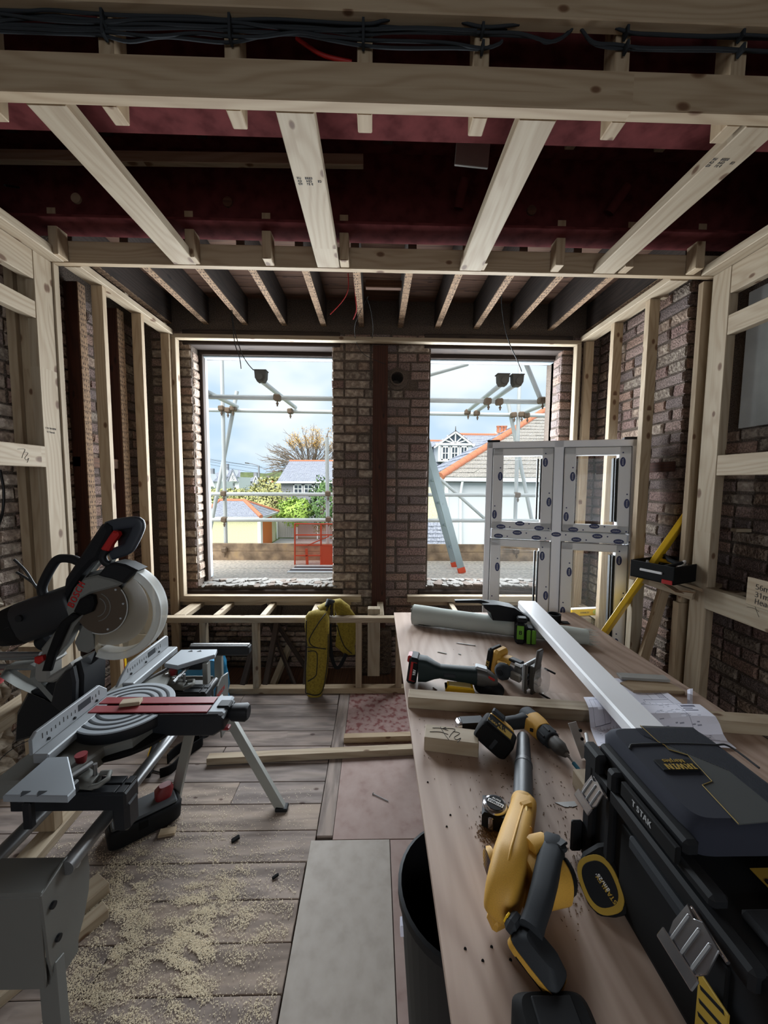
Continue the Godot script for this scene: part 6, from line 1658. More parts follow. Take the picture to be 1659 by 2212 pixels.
func build_chest() -> void:
	var o := Vector3(0.62, TOP, -0.68)
	var t := thing("tool_chest", "black stacking tool chest with a padded fabric lid and steel latches", "tool chest", o)
	var px := func(x0: float, y0: float, z0: float, x1: float, y1: float, z1: float, m: Material, nm: String, c := 0.006) -> MeshInstance3D:
		return part(nm, x0 - o.x, y0 - o.y, z0 - o.z, x1 - o.x, y1 - o.y, z1 - o.z, m, t, c)
	px.call(0.505, TOP + 0.002, -0.815, 0.76, 0.985, -0.36, M.black_plastic, "body")
	# left side: corner posts, recessed panel, ribs, label plates
	px.call(0.490, TOP, -0.822, 0.52, 1.02, -0.79, M.black_plastic, "corner_post")
	px.call(0.492, TOP, -0.745, 0.52, 1.01, -0.722, M.black_plastic, "corner_post")
	px.call(0.484, 0.985, -0.82, 0.51, 1.03, -0.765, M.black_plastic, "lid_lug")
	px.call(0.488, 0.985, -0.74, 0.515, 1.03, -0.715, M.black_plastic, "lid_lug")
	px.call(0.492, 0.955, -0.80, 0.52, 0.99, -0.43, M.black_plastic, "rim")
	px.call(0.500, 0.99, -0.82, 0.53, 1.012, -0.5, M.black_plastic, "rim")
	px.call(0.508, 1.012, -0.8, 0.535, 1.04, -0.56, M.black_plastic, "rim")
	px.call(0.484, 0.93, -0.66, 0.5, 0.958, -0.5, M.grey_rubber, "grip_plate")
	var lp: MeshInstance3D = px.call(0.493, 1.0, -0.70, 0.503, 1.03, -0.56, M.black_matt, "label_plate", 0.002)
	text("T STAK", 0.016, M.alloy_pale, lp, Transform3D(Basis(Vector3.BACK, Vector3.UP, Vector3.LEFT), Vector3(0.4925, 1.016, -0.64) - o))
	px.call(0.5, TOP + 0.02, -0.70, 0.507, 0.94, -0.47, M.black_matt, "side_panel", 0.002)
	px.call(0.464, TOP + 0.008, -0.822, 0.49, TOP + 0.085, -0.812, M.black_plastic, "side_bracket", 0.004)
	# front end with handle and drawer lip
	px.call(0.498, TOP, -0.42, 0.76, 0.965, -0.30, M.black_plastic, "front_block", 0.014)
	px.call(0.54, 0.985, -0.5, 0.76, 1.0, -0.44, M.grey_rubber, "handle_lip", 0.008)
	px.call(0.56, 0.965, -0.4, 0.76, 0.985, -0.34, M.black_matt, "handle_bar", 0.008)
	var yp := YP(1652, 1915, 1.002)
	var yl: MeshInstance3D = px.call(yp.x + 0.004, 1.0005, yp.z - 0.028, 0.75, 1.0025, yp.z + 0.025, M.gold, "yellow_label", 0.0005)
	text("STANLEY", 0.026, M.black_matt, yl, Transform3D(Basis(Vector3.RIGHT, Vector3.FORWARD, Vector3.UP), Vector3(yp.x + 0.06, 1.003, yp.z) - o))
	var ws: MeshInstance3D = px.call(0.488, TOP + 0.004, -0.50, 0.4915, 0.895, -0.452, M.gold, "warning_strip", 0.001)
	for k in 6: put("warning_bar", mb().bar(Vector3(0.4878, TOP + 0.015 + k * 0.022, -0.495) - o, Vector3(0.4878, TOP + 0.03 + k * 0.022, -0.458) - o, 0.001, 0.006), M.black_matt, ws)
	# steel latches
	for q in [[Vector3(0.478, 0.95, -0.762), 0.85, 0.0], [Vector3(0.468, 0.958, -0.488), 1.0, 0.0]]:
		var X := Transform3D(Basis(Vector3.BACK, Vector3.UP, Vector3.LEFT) * Basis(Vector3.RIGHT, -0.55) * Basis.from_scale(Vector3.ONE * q[1]), q[0] - o)
		var la := put("latch", mb().prism(V2s([-0.03, 0.028, -0.014, 0.022, -0.004, 0.03, 0.026, 0.024, 0.03, -0.012, 0.02, -0.032, -0.026, -0.032, -0.032, -0.008]), 0.004, X, 0.001), M.chrome, t)
		for k in 3: put("latch_rib", mb().bar(X * Vector3(-0.02 + k * 0.018, 0.02, 0.005), X * Vector3(-0.02 + k * 0.018, -0.03, 0.005), 0.004, 0.004, X.basis.z.normalized()), M.steel, la)
		put("latch_flange", mb().bar(X * Vector3(-0.034, -0.034, 0.008), X * Vector3(0.032, -0.034, 0.008), 0.004, 0.018, X.basis.y.normalized()), M.chrome, la)
		put("latch_pin", mb().cyl(X * Vector3(-0.03, 0.026, -0.006), X * Vector3(0.034, 0.02, -0.006), 0.003, -1.0, 8), M.chrome, la)
	# padded fabric lid
	var A := YP(1303, 1566, 1.06) - o; var Bq := YP(1500, 1566, 1.06) - o; var C := YP(1480, 1785, 1.06) - o; var D := Vector3(Bq.x + 0.008, C.y, C.z)
	var cx := (A.x + Bq.x) * 0.5; var cz := (A.z + C.z) * 0.5
	var hx := (Bq.x - A.x) * 0.5 + 0.006; var hz := (C.z - A.z) * 0.5
	var y0 := 1.005 - o.y; var y1 := 1.06 - o.y
	var lid := put("lid", mb().loft([ring(Vector3(cx, y0, cz), Vector3(hx, 0, 0), Vector3(0, 0, hz), 9.0, 44), ring(Vector3(cx, y1 - 0.018, cz), Vector3(hx + 0.002, 0, 0), Vector3(0, 0, hz + 0.002), 9.0, 44), ring(Vector3(cx, y1 - 0.006, cz), Vector3(hx - 0.004, 0, 0), Vector3(0, 0, hz - 0.004), 9.0, 44), ring(Vector3(cx, y1, cz), Vector3(hx - 0.014, 0, 0), Vector3(0, 0, hz - 0.014), 9.0, 44)]), M.navy_cloth, t)
	var top := func(qx: float, qy: float) -> Vector3: return YP(qx, qy, 1.0605) - o
	# ribbed mesh panel on the right half, edged with a gold seam
	var seam := [top.call(1383, 1568), top.call(1421, 1603), top.call(1436, 1611), top.call(1444, 1620), top.call(1485, 1632), top.call(1538, 1689), top.call(1517, 1697), top.call(1595, 1781)]
	var sv := []
	for p in seam: sv.append(Vector2(p.x, -p.z))
	var panel := sv.duplicate()
	var pr: Vector3 = top.call(1498, 1570)
	panel.append(Vector2(pr.x - 0.004, -(C.z - 0.012))); panel.append(Vector2(pr.x - 0.004, -(A.z + 0.012)))
	put("mesh_panel", mb().prism(panel, 0.002, Transform3D(Basis(Vector3.RIGHT, Vector3.FORWARD, Vector3.UP), Vector3(0, y1 - 0.0008, 0)), 0.0), M.mesh_cloth, lid)
	var rb := mb()
	for k in 44:
		var xk := cx - 0.04 + k * 0.0033
		if xk > pr.x - 0.006: break
		rb.bx(xk, y1 + 0.001, A.z + 0.014, xk + 0.0016, y1 + 0.002, C.z - 0.014, 0.0) if xk > cx + 0.055 else rb.bx(xk, y1 + 0.001, A.z + 0.014, xk + 0.0016, y1 + 0.002, A.z + 0.04 + (xk - cx + 0.04) * 1.1, 0.0)
	tag(put("mesh_ribs", rb, M.navy_cloth, lid), "", "", "", "stuff")
	put("gold_seam", mb().tube(seam.map(func(p): return p + Vector3(0, 0.0014, 0)), 0.0007, 5), M.gold, lid)
	put("piping", mb().tube(spline([top.call(1360, 1618), top.call(1362, 1612), top.call(1372, 1609), top.call(1450, 1607), top.call(1540, 1610), top.call(1575, 1613), top.call(1640, 1660)], 6).map(func(p): return p + Vector3(0, 0.001, 0)), 0.002, 6), M.piping, lid)
	var bc: Vector3 = top.call(1462, 1655)
	var badge := put("badge", mb().box(Transform3D(Basis(Vector3.UP, 0.0), bc + Vector3(0, 0.002, 0)), Vector3(0.075, 0.004, 0.03), 0.002), M.black_matt, lid)
	var flip := Basis(Vector3.LEFT, Vector3.BACK, Vector3.UP)
	text("IRWIN", 0.019, M.gold, badge, Transform3D(flip, bc + Vector3(0.002, 0.0045, 0.006)))
	text("Marples", 0.012, M.gold, badge, Transform3D(flip, bc + Vector3(0.0, 0.0045, -0.009)), "lettering", false)
	put("zip", mb().tube([Vector3(cx + hx - 0.004, y1 - 0.012, A.z + 0.05), Vector3(cx + hx + 0.002, y1 - 0.012, C.z - 0.02)], 0.003, 6), M.piping, lid)

func sheet(pts: Array, cols: int) -> MB:      # a grid of points (rows of equal length) as a two-sided sheet
	var b := mb()
	var rows := pts.size() / cols
	for j in rows - 1:
		for i in cols - 1:
			var p: Vector3 = pts[j * cols + i]; var q: Vector3 = pts[j * cols + i + 1]; var r: Vector3 = pts[(j + 1) * cols + i + 1]; var s: Vector3 = pts[(j + 1) * cols + i]
			var n := (q - p).cross(s - p).normalized()
			if n.y < 0: n = -n
			var f := Vector2(float(i) / (cols - 1), float(j) / (rows - 1)); var g := Vector2(float(i + 1) / (cols - 1), float(j + 1) / (rows - 1))
			b.off = Vector2.ZERO
			b.tri(p, q, r, n, n, n, f, Vector2(g.x, f.y), g)
			b.tri(p, r, s, n, n, n, f, g, Vector2(f.x, g.y))
	return b
func build_papers() -> void:
	# plan drawings: thin lines and small figures printed on paper
	var im := Image.create(512, 512, false, Image.FORMAT_RGB8)
	im.fill(Color(0.88, 0.88, 0.93))
	var ink := Color(0.36, 0.37, 0.45)
	var r := RandomNumberGenerator.new()
	r.seed = 15
	for q in [[60, 60, 390, 3], [60, 60, 3, 220], [60, 280, 200, 3], [260, 180, 3, 100], [260, 180, 190, 3], [450, 60, 3, 220], [120, 60, 3, 90], [190, 130, 3, 150], [330, 60, 2, 120], [40, 320, 430, 2], [40, 470, 430, 2], [360, 320, 2, 150], [372, 330, 90, 12], [372, 350, 60, 6], [372, 364, 80, 6]]:
		im.fill_rect(Rect2i(q[0], q[1], q[2], q[3]), ink)
	for i in 60: im.fill_rect(Rect2i(60 + r.randi() % 380, 300 + r.randi() % 160, 6 + r.randi() % 26, 3), Color(0.55, 0.56, 0.62))
	for i in 9: im.fill_rect(Rect2i(80 + i * 40, 300, 3, 14), ink)
	for i in 4: im.fill_rect(Rect2i(400 + i * 14, 80, 7, 90), Color(0.6, 0.6, 0.68))
	var pm := mat("plan_print", Color(1, 1, 1), 0.9)
	pm.albedo_texture = ImageTexture.create_from_image(im)
	var drape := func(x: float, z: float) -> float:       # height of paper lying over the long timber
		var zc := -1.395 + 0.1425 * (x - 0.136) - 0.035
		var d := absf(z - zc)
		return 0.003 + 0.05 * (1.0 - smoothstep(0.035, 0.085, d))
	var grid := []
	for j in 25:
		var v := j / 24.0
		for i in 9:
			var u := i / 8.0
			var px := lerpf(1.0, 1.225, u) - 0.1 * v * (1.0 - u) - 0.03 * v
			var pz := lerpf(-1.60, -1.17, v) + 0.015 * u
			grid.append(Vector3(px, TOP + drape.call(px, pz) + 0.0035 * sin(u * 6.0 + v * 4.0) + 0.0035, pz))
	var s := put("plan_sheet", sheet(grid, 9), M.plan_print)
	tag(s, "crumpled printed plan sheet draped over the long timber behind the chest", "paper")
	var g2 := []
	for j in 21:
		var v := j / 20.0
		for i in 5:
			var u := i / 4.0
			var px := lerpf(0.80, 0.93, u) - 0.06 * v * (1.0 - 0.6 * u)
			var pz := lerpf(-1.37, -1.17, v) - 0.01 * u
			g2.append(Vector3(px, TOP + drape.call(px, pz) + 0.004 + 0.003 * sin(v * 6.0 + u * 2.0), pz))
	var s2 := put("plan_sheet", sheet(g2, 5), M.plan_print)
	tag(s2, "folded printed plan sheet hanging over the timber beside the white trim", "paper")
	var g3 := []
	for j in 5:
		for i in 3:
			g3.append(YP(lerpf(1484, 1496, i / 2.0), lerpf(1496, 1540, j / 4.0), TOP) + Vector3(0, 0.012 + 0.006 * sin(j * 1.3 + i), 0))
	tag(put("plan_sheet", sheet(g3, 3), M.paper), "narrow folded paper edge sticking out beside the printed plans", "paper")

# ---------------------------------------------------------------- mitre saw on its stand
func build_saw() -> void:
	var dusty := mat("dusty_guard", Color(0.66, 0.61, 0.52, 0.42), 0.4)
	dusty.transparency = BaseMaterial3D.TRANSPARENCY_ALPHA
	mat("guard_rim", Color(0.78, 0.79, 0.78, 0.6), 0.3).transparency = BaseMaterial3D.TRANSPARENCY_ALPHA
	mat("dust_cover", Color(0.3, 0.25, 0.2, 0.85), 0.5).transparency = BaseMaterial3D.TRANSPARENCY_ALPHA
	mat("cast_grey", Color(0.43, 0.43, 0.41), 0.6, 0.2)
	mat("stand_grey", Color(0.42, 0.42, 0.405), 0.5, 0.3)
	mat("rail_tube", Color(0.46, 0.46, 0.46), 0.35, 0.6)
	mat("fence_alu", Color(0.55, 0.56, 0.57), 0.5, 0.3)
	mat("table_alu", Color(0.54, 0.56, 0.58), 0.6, 0.2)
	mat("kerf_red", Color(0.48, 0.12, 0.14), 0.5)
	mat("saw_blue_black", Color(0.06, 0.07, 0.09), 0.5)
	var H := 0.74
	# ---- stand
	var st := thing("saw_stand", "grey steel mitre saw stand with twin tube rails and splayed legs", "saw stand", Vector3(-0.95, 0, -1.45))
	var so := st.position
	for x in [-0.85, -1.07]:
		put("rail", mb().cyl(Vector3(x - 0.01, 0.532, -1.0) - so, Vector3(x, 0.55, -1.97) - so, 0.0215, -1.0, 20), M.rail_tube, st)
	# near end bracket: folded plate with rounded shoulders, and legs
	var out := V2s([-0.085, 0.0, 0.0, 0.02, 0.055, 0.0, 0.075, -0.04, 0.08, -0.1, 0.072, -0.16, 0.05, -0.22, 0.025, -0.26, 0.02, -0.3, -0.06, -0.3, -0.075, -0.2])
	for q in [[-0.872, -1.01, -1.0, 0.535], [-1.205, -1.01, -1.0, 0.535], [-0.80, -1.92, 1.0, 0.58], [-1.12, -1.92, 1.0, 0.58]]:
		var o2 := []
		for p in out: o2.append(Vector2(p.x * -q[2], p.y))
		put("end_plate", mb().prism(o2, 0.008, Transform3D(Basis(Vector3.FORWARD, Vector3.UP, Vector3.RIGHT), Vector3(q[0], q[3], q[1]) - so), 0.002), M.stand_grey, st)
	for q in [[-1.01, -0.931, -0.035, 0.262], [-1.92, -1.995, 0.0, 0.32]]:
		put("cross_plate", mb().bx(-1.2 - so.x, q[3], q[1] - so.z - 0.004, -0.87 - so.x, 0.565 + q[2], q[1] - so.z + 0.004, 0.002), M.stand_grey, st)
		put("top_plate", mb().bx(-1.205 - so.x, 0.562 + q[2], q[0] - so.z - 0.02, -0.864 - so.x, 0.574 + q[2], q[0] - so.z + 0.083, 0.006), M.stand_grey, st)
	for p in [[0, 0.475, -0.935], [0, 0.365, -0.945]]:
		put("bolt", mb().cyl(Vector3(-0.865, p[1], p[2] - 0.02) - so, Vector3(-0.857, p[1], p[2] - 0.02) - so, 0.009, -1.0, 10), M.black_plastic, st)
	put("bolt", mb().cyl(Vector3(-0.865, 0.5, -1.045) - so, Vector3(-0.861, 0.5, -1.045) - so, 0.011, -1.0, 14), M.alloy_pale, st)
	for q in [[-0.885, 0.3, -0.965, -0.82, 0.0, -0.90], [-1.17, 0.3, -0.965, -1.3, 0.0, -0.90]]:
		put("leg", mb().bar(Vector3(q[0], q[1], q[2]) - so, Vector3(q[3], q[4], q[5]) - so, 0.05, 0.03, Vector3.BACK), M.stand_grey, st)
	var fr := YP(609, 1748, 0.0)
	var fl := YP(376, 1737, 0.0)
	put("leg", mb().bar(Vector3(-0.81, 0.5, -1.9) - so, fr - so, 0.045, 0.03, Vector3.BACK), M.leg_alu, st)
	put("leg", mb().bar(Vector3(-0.90, 0.5, -1.87) - so, fl - so, 0.045, 0.03, Vector3.BACK), M.leg_alu, st)
	for p in [fr, fl]: put("foot", mb().bx(p.x - so.x - 0.03, 0.0, p.z - so.z - 0.022, p.x - so.x + 0.03, 0.018, p.z - so.z + 0.022, 0.004), M.black_plastic, st)
	text("BOSCH", 0.03, M.tool_red, st, Transform3D(Basis(Vector3.FORWARD, Vector3.UP, Vector3.RIGHT), Vector3(-0.7915, 0.53, -1.9) - so))
	# mounting brackets across the rails
	for z in [-1.17, -1.74]:
		var br := put("mounting_bracket", mb().bx(-1.14 - so.x, 0.575, z - so.z - 0.035, -0.78 - so.x, 0.635, z - so.z + 0.035, 0.006), M.saw_blue_black, st)
		put("bracket_hook", mb().bx(-0.83 - so.x, 0.5, z - so.z - 0.03, -0.775 - so.x, 0.6, z - so.z + 0.034, 0.012), M.saw_blue_black, br)
		for c in [[-0.93, -0.034, -0.814, -0.004], [-0.806, -0.034, -0.785, -0.004], [-0.93, 0.004, -0.814, 0.034], [-0.806, 0.004, -0.785, 0.034]]:      # four pads leave a cross-shaped slot
			put("top_pad", mb().bx(c[0] - so.x, 0.634, z - so.z + c[1], c[2] - so.x, 0.641, z - so.z + c[3], 0.001), M.saw_blue_black, br)
		put("clamp_lever", mb().loft([ring(Vector3(-1.0, 0.66, z) - so, Vector3(0.0, 0.02, 0), Vector3(0, 0, 0.026), 3.0), ring(Vector3(-0.93, 0.665, z + 0.005) - so, Vector3(0.0, 0.022, 0), Vector3(0, 0, 0.03), 3.0), ring(Vector3(-0.885, 0.655, z + 0.01) - so, Vector3(0.0, 0.014, 0), Vector3(0, 0, 0.024), 3.0)]), M.cast_grey, br)
		put("lever_loop", mb().tube([Vector3(-0.89, 0.655, z + 0.03) - so, Vector3(-0.86, 0.665, z + 0.035) - so, Vector3(-0.845, 0.67, z + 0.015) - so, Vector3(-0.855, 0.672, z - 0.01) - so, Vector3(-0.885, 0.668, z - 0.012) - so], 0.008, 8), M.cast_grey, br)
		put("clamp_screw", mb().cyl(Vector3(-0.895, 0.67, z) - so, Vector3(-0.893, 0.71, z) - so, 0.006, -1.0, 10), M.steel, br)
		put("lock_knob", mb().cyl(Vector3(-0.96, 0.69, z - 0.03) - so, Vector3(-0.96, 0.72, z - 0.03) - so, 0.013, 0.018, 14), M.kerf_red, br)
	# far roller support
	var rp := ZP(476, 1405, 2.05) - so
	put("roller", mb().bx(rp.x - 0.165, rp.y - 0.02, rp.z - 0.03, rp.x + 0.165, rp.y + 0.034, rp.z + 0.03, 0.01), M.saw_blue_black, st)
	put("roller_tube", mb().cyl(Vector3(rp.x - 0.16, rp.y + 0.02, rp.z), Vector3(rp.x + 0.16, rp.y + 0.02, rp.z), 0.018, -1.0, 16), M.rail_tube, st)
	put("roller_post", mb().bx(rp.x - 0.03, 0.5, rp.z - 0.015, rp.x + 0.01, rp.y - 0.02, rp.z + 0.015, 0.003), M.leg_alu, st)
	# ---- saw: base
	var o := Vector3(-0.97, 0.637, -1.44)
	var s := thing("mitre_saw", "large dusty sliding mitre saw with a raised head and clear blade guard", "mitre saw", o)
	var C := Vector3(-0.968, H, -1.44)
	put("base_casting", mb().prism(V2s([-0.2, -0.33, 0.0, -0.33, 0.04, -0.18, 0.11, -0.14, 0.16, 0.0, 0.11, 0.14, 0.04, 0.18, 0.0, 0.33, -0.2, 0.33]), 0.06, Transform3D(Basis(Vector3.RIGHT, Vector3.FORWARD, Vector3.UP), Vector3(C.x, 0.638, C.z) - o), 0.008), M.cast_grey, s)
	put("base_skirt", mb().lathe([Vector2(0.15, -0.015), Vector2(0.192, -0.01), Vector2(0.196, 0.005), Vector2(0.15, 0.012)], T(Vector3(C.x, 0.66, C.z) - o), 40), M.black_matt, s)
	var tt := put("turntable", mb().lathe([Vector2(0.0, -0.045), Vector2(0.165, -0.045), Vector2(0.17, -0.04), Vector2(0.17, -0.004)], T(C - o), 56), M.saw_blue_black, s)
	put("table_top", mb().lathe([Vector2(0.17, -0.006), Vector2(0.167, 0.0), Vector2(0.0, 0.0)], T(C - o), 56), M.table_alu, tt)
	for k in 3:
		for sg in [0.28, PI + 0.28]:
			put("groove", mb().lathe([Vector2(0.085 + k * 0.026, 0.0), Vector2(0.087 + k * 0.026, 0.0009), Vector2(0.096 + k * 0.026, 0.0009), Vector2(0.098 + k * 0.026, 0.0)], T(C - o), 24, PI - 0.56, sg), M.grey_rubber, tt)
	# mitre arm with red kerf plates
	put("mitre_arm", mb().prism(V2s([-0.12, 0.0, 0.38, 0.0, 0.40, -0.02, 0.40, -0.06, 0.36, -0.085, 0.02, -0.085, -0.12, -0.05]), 0.13, Transform3D(Basis(), Vector3(C.x, H, C.z - 0.065) - o), 0.006), M.saw_blue_black, s)
	for z in [0.008, -0.05]:
		put("kerf_plate", mb().bx(C.x - 0.11 - o.x, H + 0.0005 - o.y, C.z + z - o.z, C.x + 0.335 - o.x, H + 0.005 - o.y, C.z + z + 0.043 - o.z, 0.001), M.kerf_red, s)
	put("arm_cap", mb().bx(C.x + 0.335 - o.x, H - 0.012 - o.y, C.z - 0.06 - o.z, C.x + 0.4 - o.x, H + 0.006 - o.y, C.z + 0.06 - o.z, 0.008), M.table_alu, s)
	put("lock_lever", mb().bx(C.x + 0.36 - o.x, H - 0.005 - o.y, C.z - 0.02 - o.z, C.x + 0.41 - o.x, H + 0.012 - o.y, C.z + 0.03 - o.z, 0.006), M.black_plastic, s)
	put("mitre_knob", mb().loft([ring(Vector3(C.x + 0.40, H - 0.03, C.z + 0.0) - o, Vector3(0, 0.02, 0), Vector3(0, 0, 0.02), 2.6), ring(Vector3(C.x + 0.415, H - 0.03, C.z) - o, Vector3(0, 0.029, 0), Vector3(0, 0, 0.03), 2.8), ring(Vector3(C.x + 0.465, H - 0.03, C.z) - o, Vector3(0, 0.031, 0), Vector3(0, 0, 0.032), 2.8), ring(Vector3(C.x + 0.475, H - 0.03, C.z) - o, Vector3(0, 0.024, 0), Vector3(0, 0, 0.025), 2.6)]), M.black_plastic, s)
	put("red_detent", mb().bx(C.x + 0.25 - o.x, H - 0.098 - o.y, C.z - 0.015 - o.z, C.x + 0.40 - o.x, H - 0.086 - o.y, C.z + 0.015 - o.z, 0.004), M.kerf_red, s)
	put("clamp_knob", mb().cyl(Vector3(C.x + 0.3, H - 0.125, C.z) - o, Vector3(C.x + 0.3, H - 0.105, C.z) - o, 0.02, 0.014, 16).cyl(Vector3(C.x + 0.3, H - 0.105, C.z) - o, Vector3(C.x + 0.3, H - 0.085, C.z) - o, 0.005, -1.0, 8), M.black_plastic, s)
	tag(put("wood_offcut", mb().box(T(Vector3(C.x + 0.02, H + 0.013, C.z + 0.0), 0, 12, 0), Vector3(0.07, 0.014, 0.035), 0.001), M.pine), "small pine offcut lying on the red kerf plates of the saw", "offcut")
	# fences along the back of the table
	var fb := Basis(Vector3.FORWARD, Vector3.UP, Vector3.RIGHT)
	var f1 := put("fence", mb().prism(V2s([0, 0, 0.34, 0, 0.34, 0.03, 0.3, 0.066, 0.02, 0.066, 0.0, 0.05]), 0.012, Transform3D(fb, Vector3(-1.10, H, -1.17) - o), 0.002), M.fence_alu, s)
	var f2 := put("fence", mb().prism(V2s([0, 0, 0.4, 0, 0.4, 0.055, 0.385, 0.066, 0.09, 0.066, 0.03, 0.03]), 0.012, Transform3D(fb, Vector3(-1.10, H, -1.57) - o), 0.002), M.fence_alu, s)
	for q in [[f1, -1.17, 0.34], [f2, -1.60, 0.37]]:
		put("fence_foot", mb().bx(-1.09 - o.x, H - 0.03 - o.y, q[1] - q[2] - o.z, -1.04 - o.x, H + 0.002 - o.y, q[1] - o.z, 0.004), M.fence_alu, q[0])
		for k in 16: put("scale_mark", mb().bx(-1.0879 - o.x, H + 0.03 - o.y, q[1] - 0.04 - k * 0.017 - o.z, -1.087 - o.x, H + (0.042 if k % 5 else 0.048) - o.y, q[1] - 0.0385 - k * 0.017 - o.z, 0.0), M.ink, q[0])
		put("fence_label", mb().bx(-1.0879 - o.x, H + 0.026 - o.y, q[1] - 0.25 - o.z, -1.0868 - o.x, H + 0.05 - o.y, q[1] - 0.19 - o.z, 0.0), M.grey_rubber, q[0])
		for k in 3: put("fence_bolt", mb().cyl(Vector3(-1.088, H + 0.014, q[1] - 0.06 - k * 0.11) - o, Vector3(-1.084, H + 0.014, q[1] - 0.06 - k * 0.11) - o, 0.005, -1.0, 10), M.black_plastic, q[0])
	# sliding table extensions with their end plates
	for q in [[[6, 1718, 102, 1635, 147, 1633, 163, 1703, 146, 1720], -1.0], [[355, 1433, 391, 1403, 469, 1402, 464, 1414, 383, 1438], 1.0]]:
		var poly := []
		var mid := Vector3.ZERO
		for k in range(0, 10, 2):
			var p := YP(q[0][k], q[0][k + 1], H) - o
			poly.append(Vector2(p.x, -p.z))
			mid += p / 5.0
		var e := put("extension_plate", mb().prism(poly, 0.022, Transform3D(Basis(Vector3.RIGHT, Vector3.FORWARD, Vector3.UP), Vector3(0, H - 0.022 - o.y, 0)), 0.003), M.table_alu, s)
		for k in 2: put("arrow_mark", mb().prism(V2s([-0.012, 0, 0.012, 0, 0, 0.02]), 0.0008, Transform3D(Basis(Vector3.RIGHT, Vector3.FORWARD, Vector3.UP) * Basis(Vector3.BACK, PI if q[1] < 0 else 0.0), mid + Vector3(-0.03 + k * 0.045, 0.0003, 0.05 * -q[1])), 0.0), M.grey_rubber, e)
		put("extension_rod", mb().cyl(Vector3(-0.92, H - 0.045, C.z + q[1] * -0.25) - o, Vector3(mid.x + o.x, H - 0.035, mid.z + o.z) - o, 0.009, -1.0, 12), M.rail_tube, s)
		put("extension_rod", mb().cyl(Vector3(-1.06, H - 0.045, C.z + q[1] * -0.25) - o, Vector3(mid.x + o.x - 0.06, H - 0.035, mid.z + o.z) - o, 0.009, -1.0, 12), M.rail_tube, s)
		put("extension_holder", mb().bx(mid.x - 0.09, H - 0.062 - o.y, mid.z - 0.025, mid.x + 0.06, H - 0.022 - o.y, mid.z + 0.025, 0.006), M.saw_blue_black, s)
		if q[1] < 0: put("stop_peg", mb().bx(mid.x - 0.05, H - 0.12 - o.y, mid.z + 0.03, mid.x - 0.025, H - 0.04 - o.y, mid.z + 0.05, 0.004), M.saw_blue_black, s)
		else: put("extension_post", mb().bx(mid.x + 0.06, 0.6 - o.y, mid.z - 0.02, mid.x + 0.085, H - 0.03 - o.y, mid.z + 0.02, 0.003), M.leg_alu, s)
	# ---- saw: head, drawn in the plane of the blade
	var BD := 1.47
	var Q := func(a: Array) -> Array:
		var r := []
		for i in range(0, a.size(), 2):
			var p := ZP(a[i], a[i + 1], BD) - o
			r.append(Vector2(p.x, p.y))
		return r
	var at := func(z: float) -> Transform3D: return T(Vector3(0, 0, -BD - o.z + z))
	var P := func(px: float, py: float, z: float) -> Vector3: return ZP(px, py, BD) - o + Vector3(0, 0, z)
	put("pivot_body", mb().prism(Q.call([48, 1592, 52, 1530, 75, 1486, 110, 1474, 140, 1440, 186, 1419, 194, 1450, 192, 1512, 170, 1545, 110, 1575]), 0.14, at.call(-0.1), 0.012), M.black_plastic, s)
	put("pivot_skirt", mb().prism(Q.call([140, 1500, 150, 1455, 170, 1432, 186, 1424, 192, 1455, 190, 1510, 170, 1525]), 0.03, at.call(0.042), 0.008), M.saw_blue_black, s)
	put("slide_arm", mb().prism(Q.call([20, 1450, 35, 1428, 85, 1424, 98, 1432, 95, 1450, 108, 1464, 142, 1502, 150, 1514, 118, 1500, 60, 1475, 45, 1466]), 0.06, at.call(-0.01), 0.01), M.cast_grey, s)
	put("pivot_yoke", mb().prism(Q.call([96, 1452, 98, 1420, 112, 1398, 132, 1400, 140, 1415, 128, 1425, 128, 1448, 165, 1425, 170, 1420, 175, 1428, 150, 1455, 135, 1462, 104, 1462]), 0.07, at.call(-0.02), 0.008), M.cast_pale, s)
	put("red_lock", mb().prism(Q.call([107, 1403, 124, 1400, 126, 1410, 116, 1418, 107, 1414]), 0.02, at.call(0.05), 0.004), M.tool_red, s)
	for q in [[1414, 0.0, 0.011], [1428, -0.03, 0.011], [1441, 0.0, 0.012]]:
		put("slide_rail", mb().cyl(P.call(-70, q[0], q[1]), P.call(88, q[0], q[1]), q[2], -1.0, 14), M.rail_tube, s)
	put("slide_knob", mb().loft([ring(P.call(-14, 1462, 0.03), Vector3(0, 0.02, 0), Vector3(0, 0, 0.02)), ring(P.call(2, 1460, 0.03), Vector3(0, 0.026, 0), Vector3(0, 0, 0.026)), ring(P.call(18, 1458, 0.03), Vector3(0, 0.018, 0), Vector3(0, 0, 0.018))]), M.tool_red, s)
	# blade, covers
	var bc: Vector3 = P.call(236, 1312, 0.0)
	put("blade", mb().lathe([Vector2(0.0, -0.0012), Vector2(0.15, -0.0012), Vector2(0.152, 0.0), Vector2(0.15, 0.0012), Vector2(0.0, 0.0012)], Transform3D(Basis(Vector3.RIGHT, Vector3.BACK, Vector3.DOWN), bc), 60), M.steel, s)
	var arc := []
	for k in 31:
		var a := lerpf(-1.05, 1.95, k / 30.0)
		arc.append_array([256 + cos(a) * 101.0, 1318 + sin(a) * 100.0])
	var poly: Array = Q.call(arc + [213, 1396, 214, 1368, 200, 1325, 236, 1316, 282, 1254])
	put("blade_guard", mb().prism(poly, 0.045, at.call(-0.018), 0.006), M.dusty_guard, s)
	var rim: Array = arc.slice(0)
	for k in range(30, -1, -1):
		var a := lerpf(-1.05, 1.95, k / 30.0)
		rim.append_array([256 + cos(a) * 84.0, 1318 + sin(a) * 84.0])
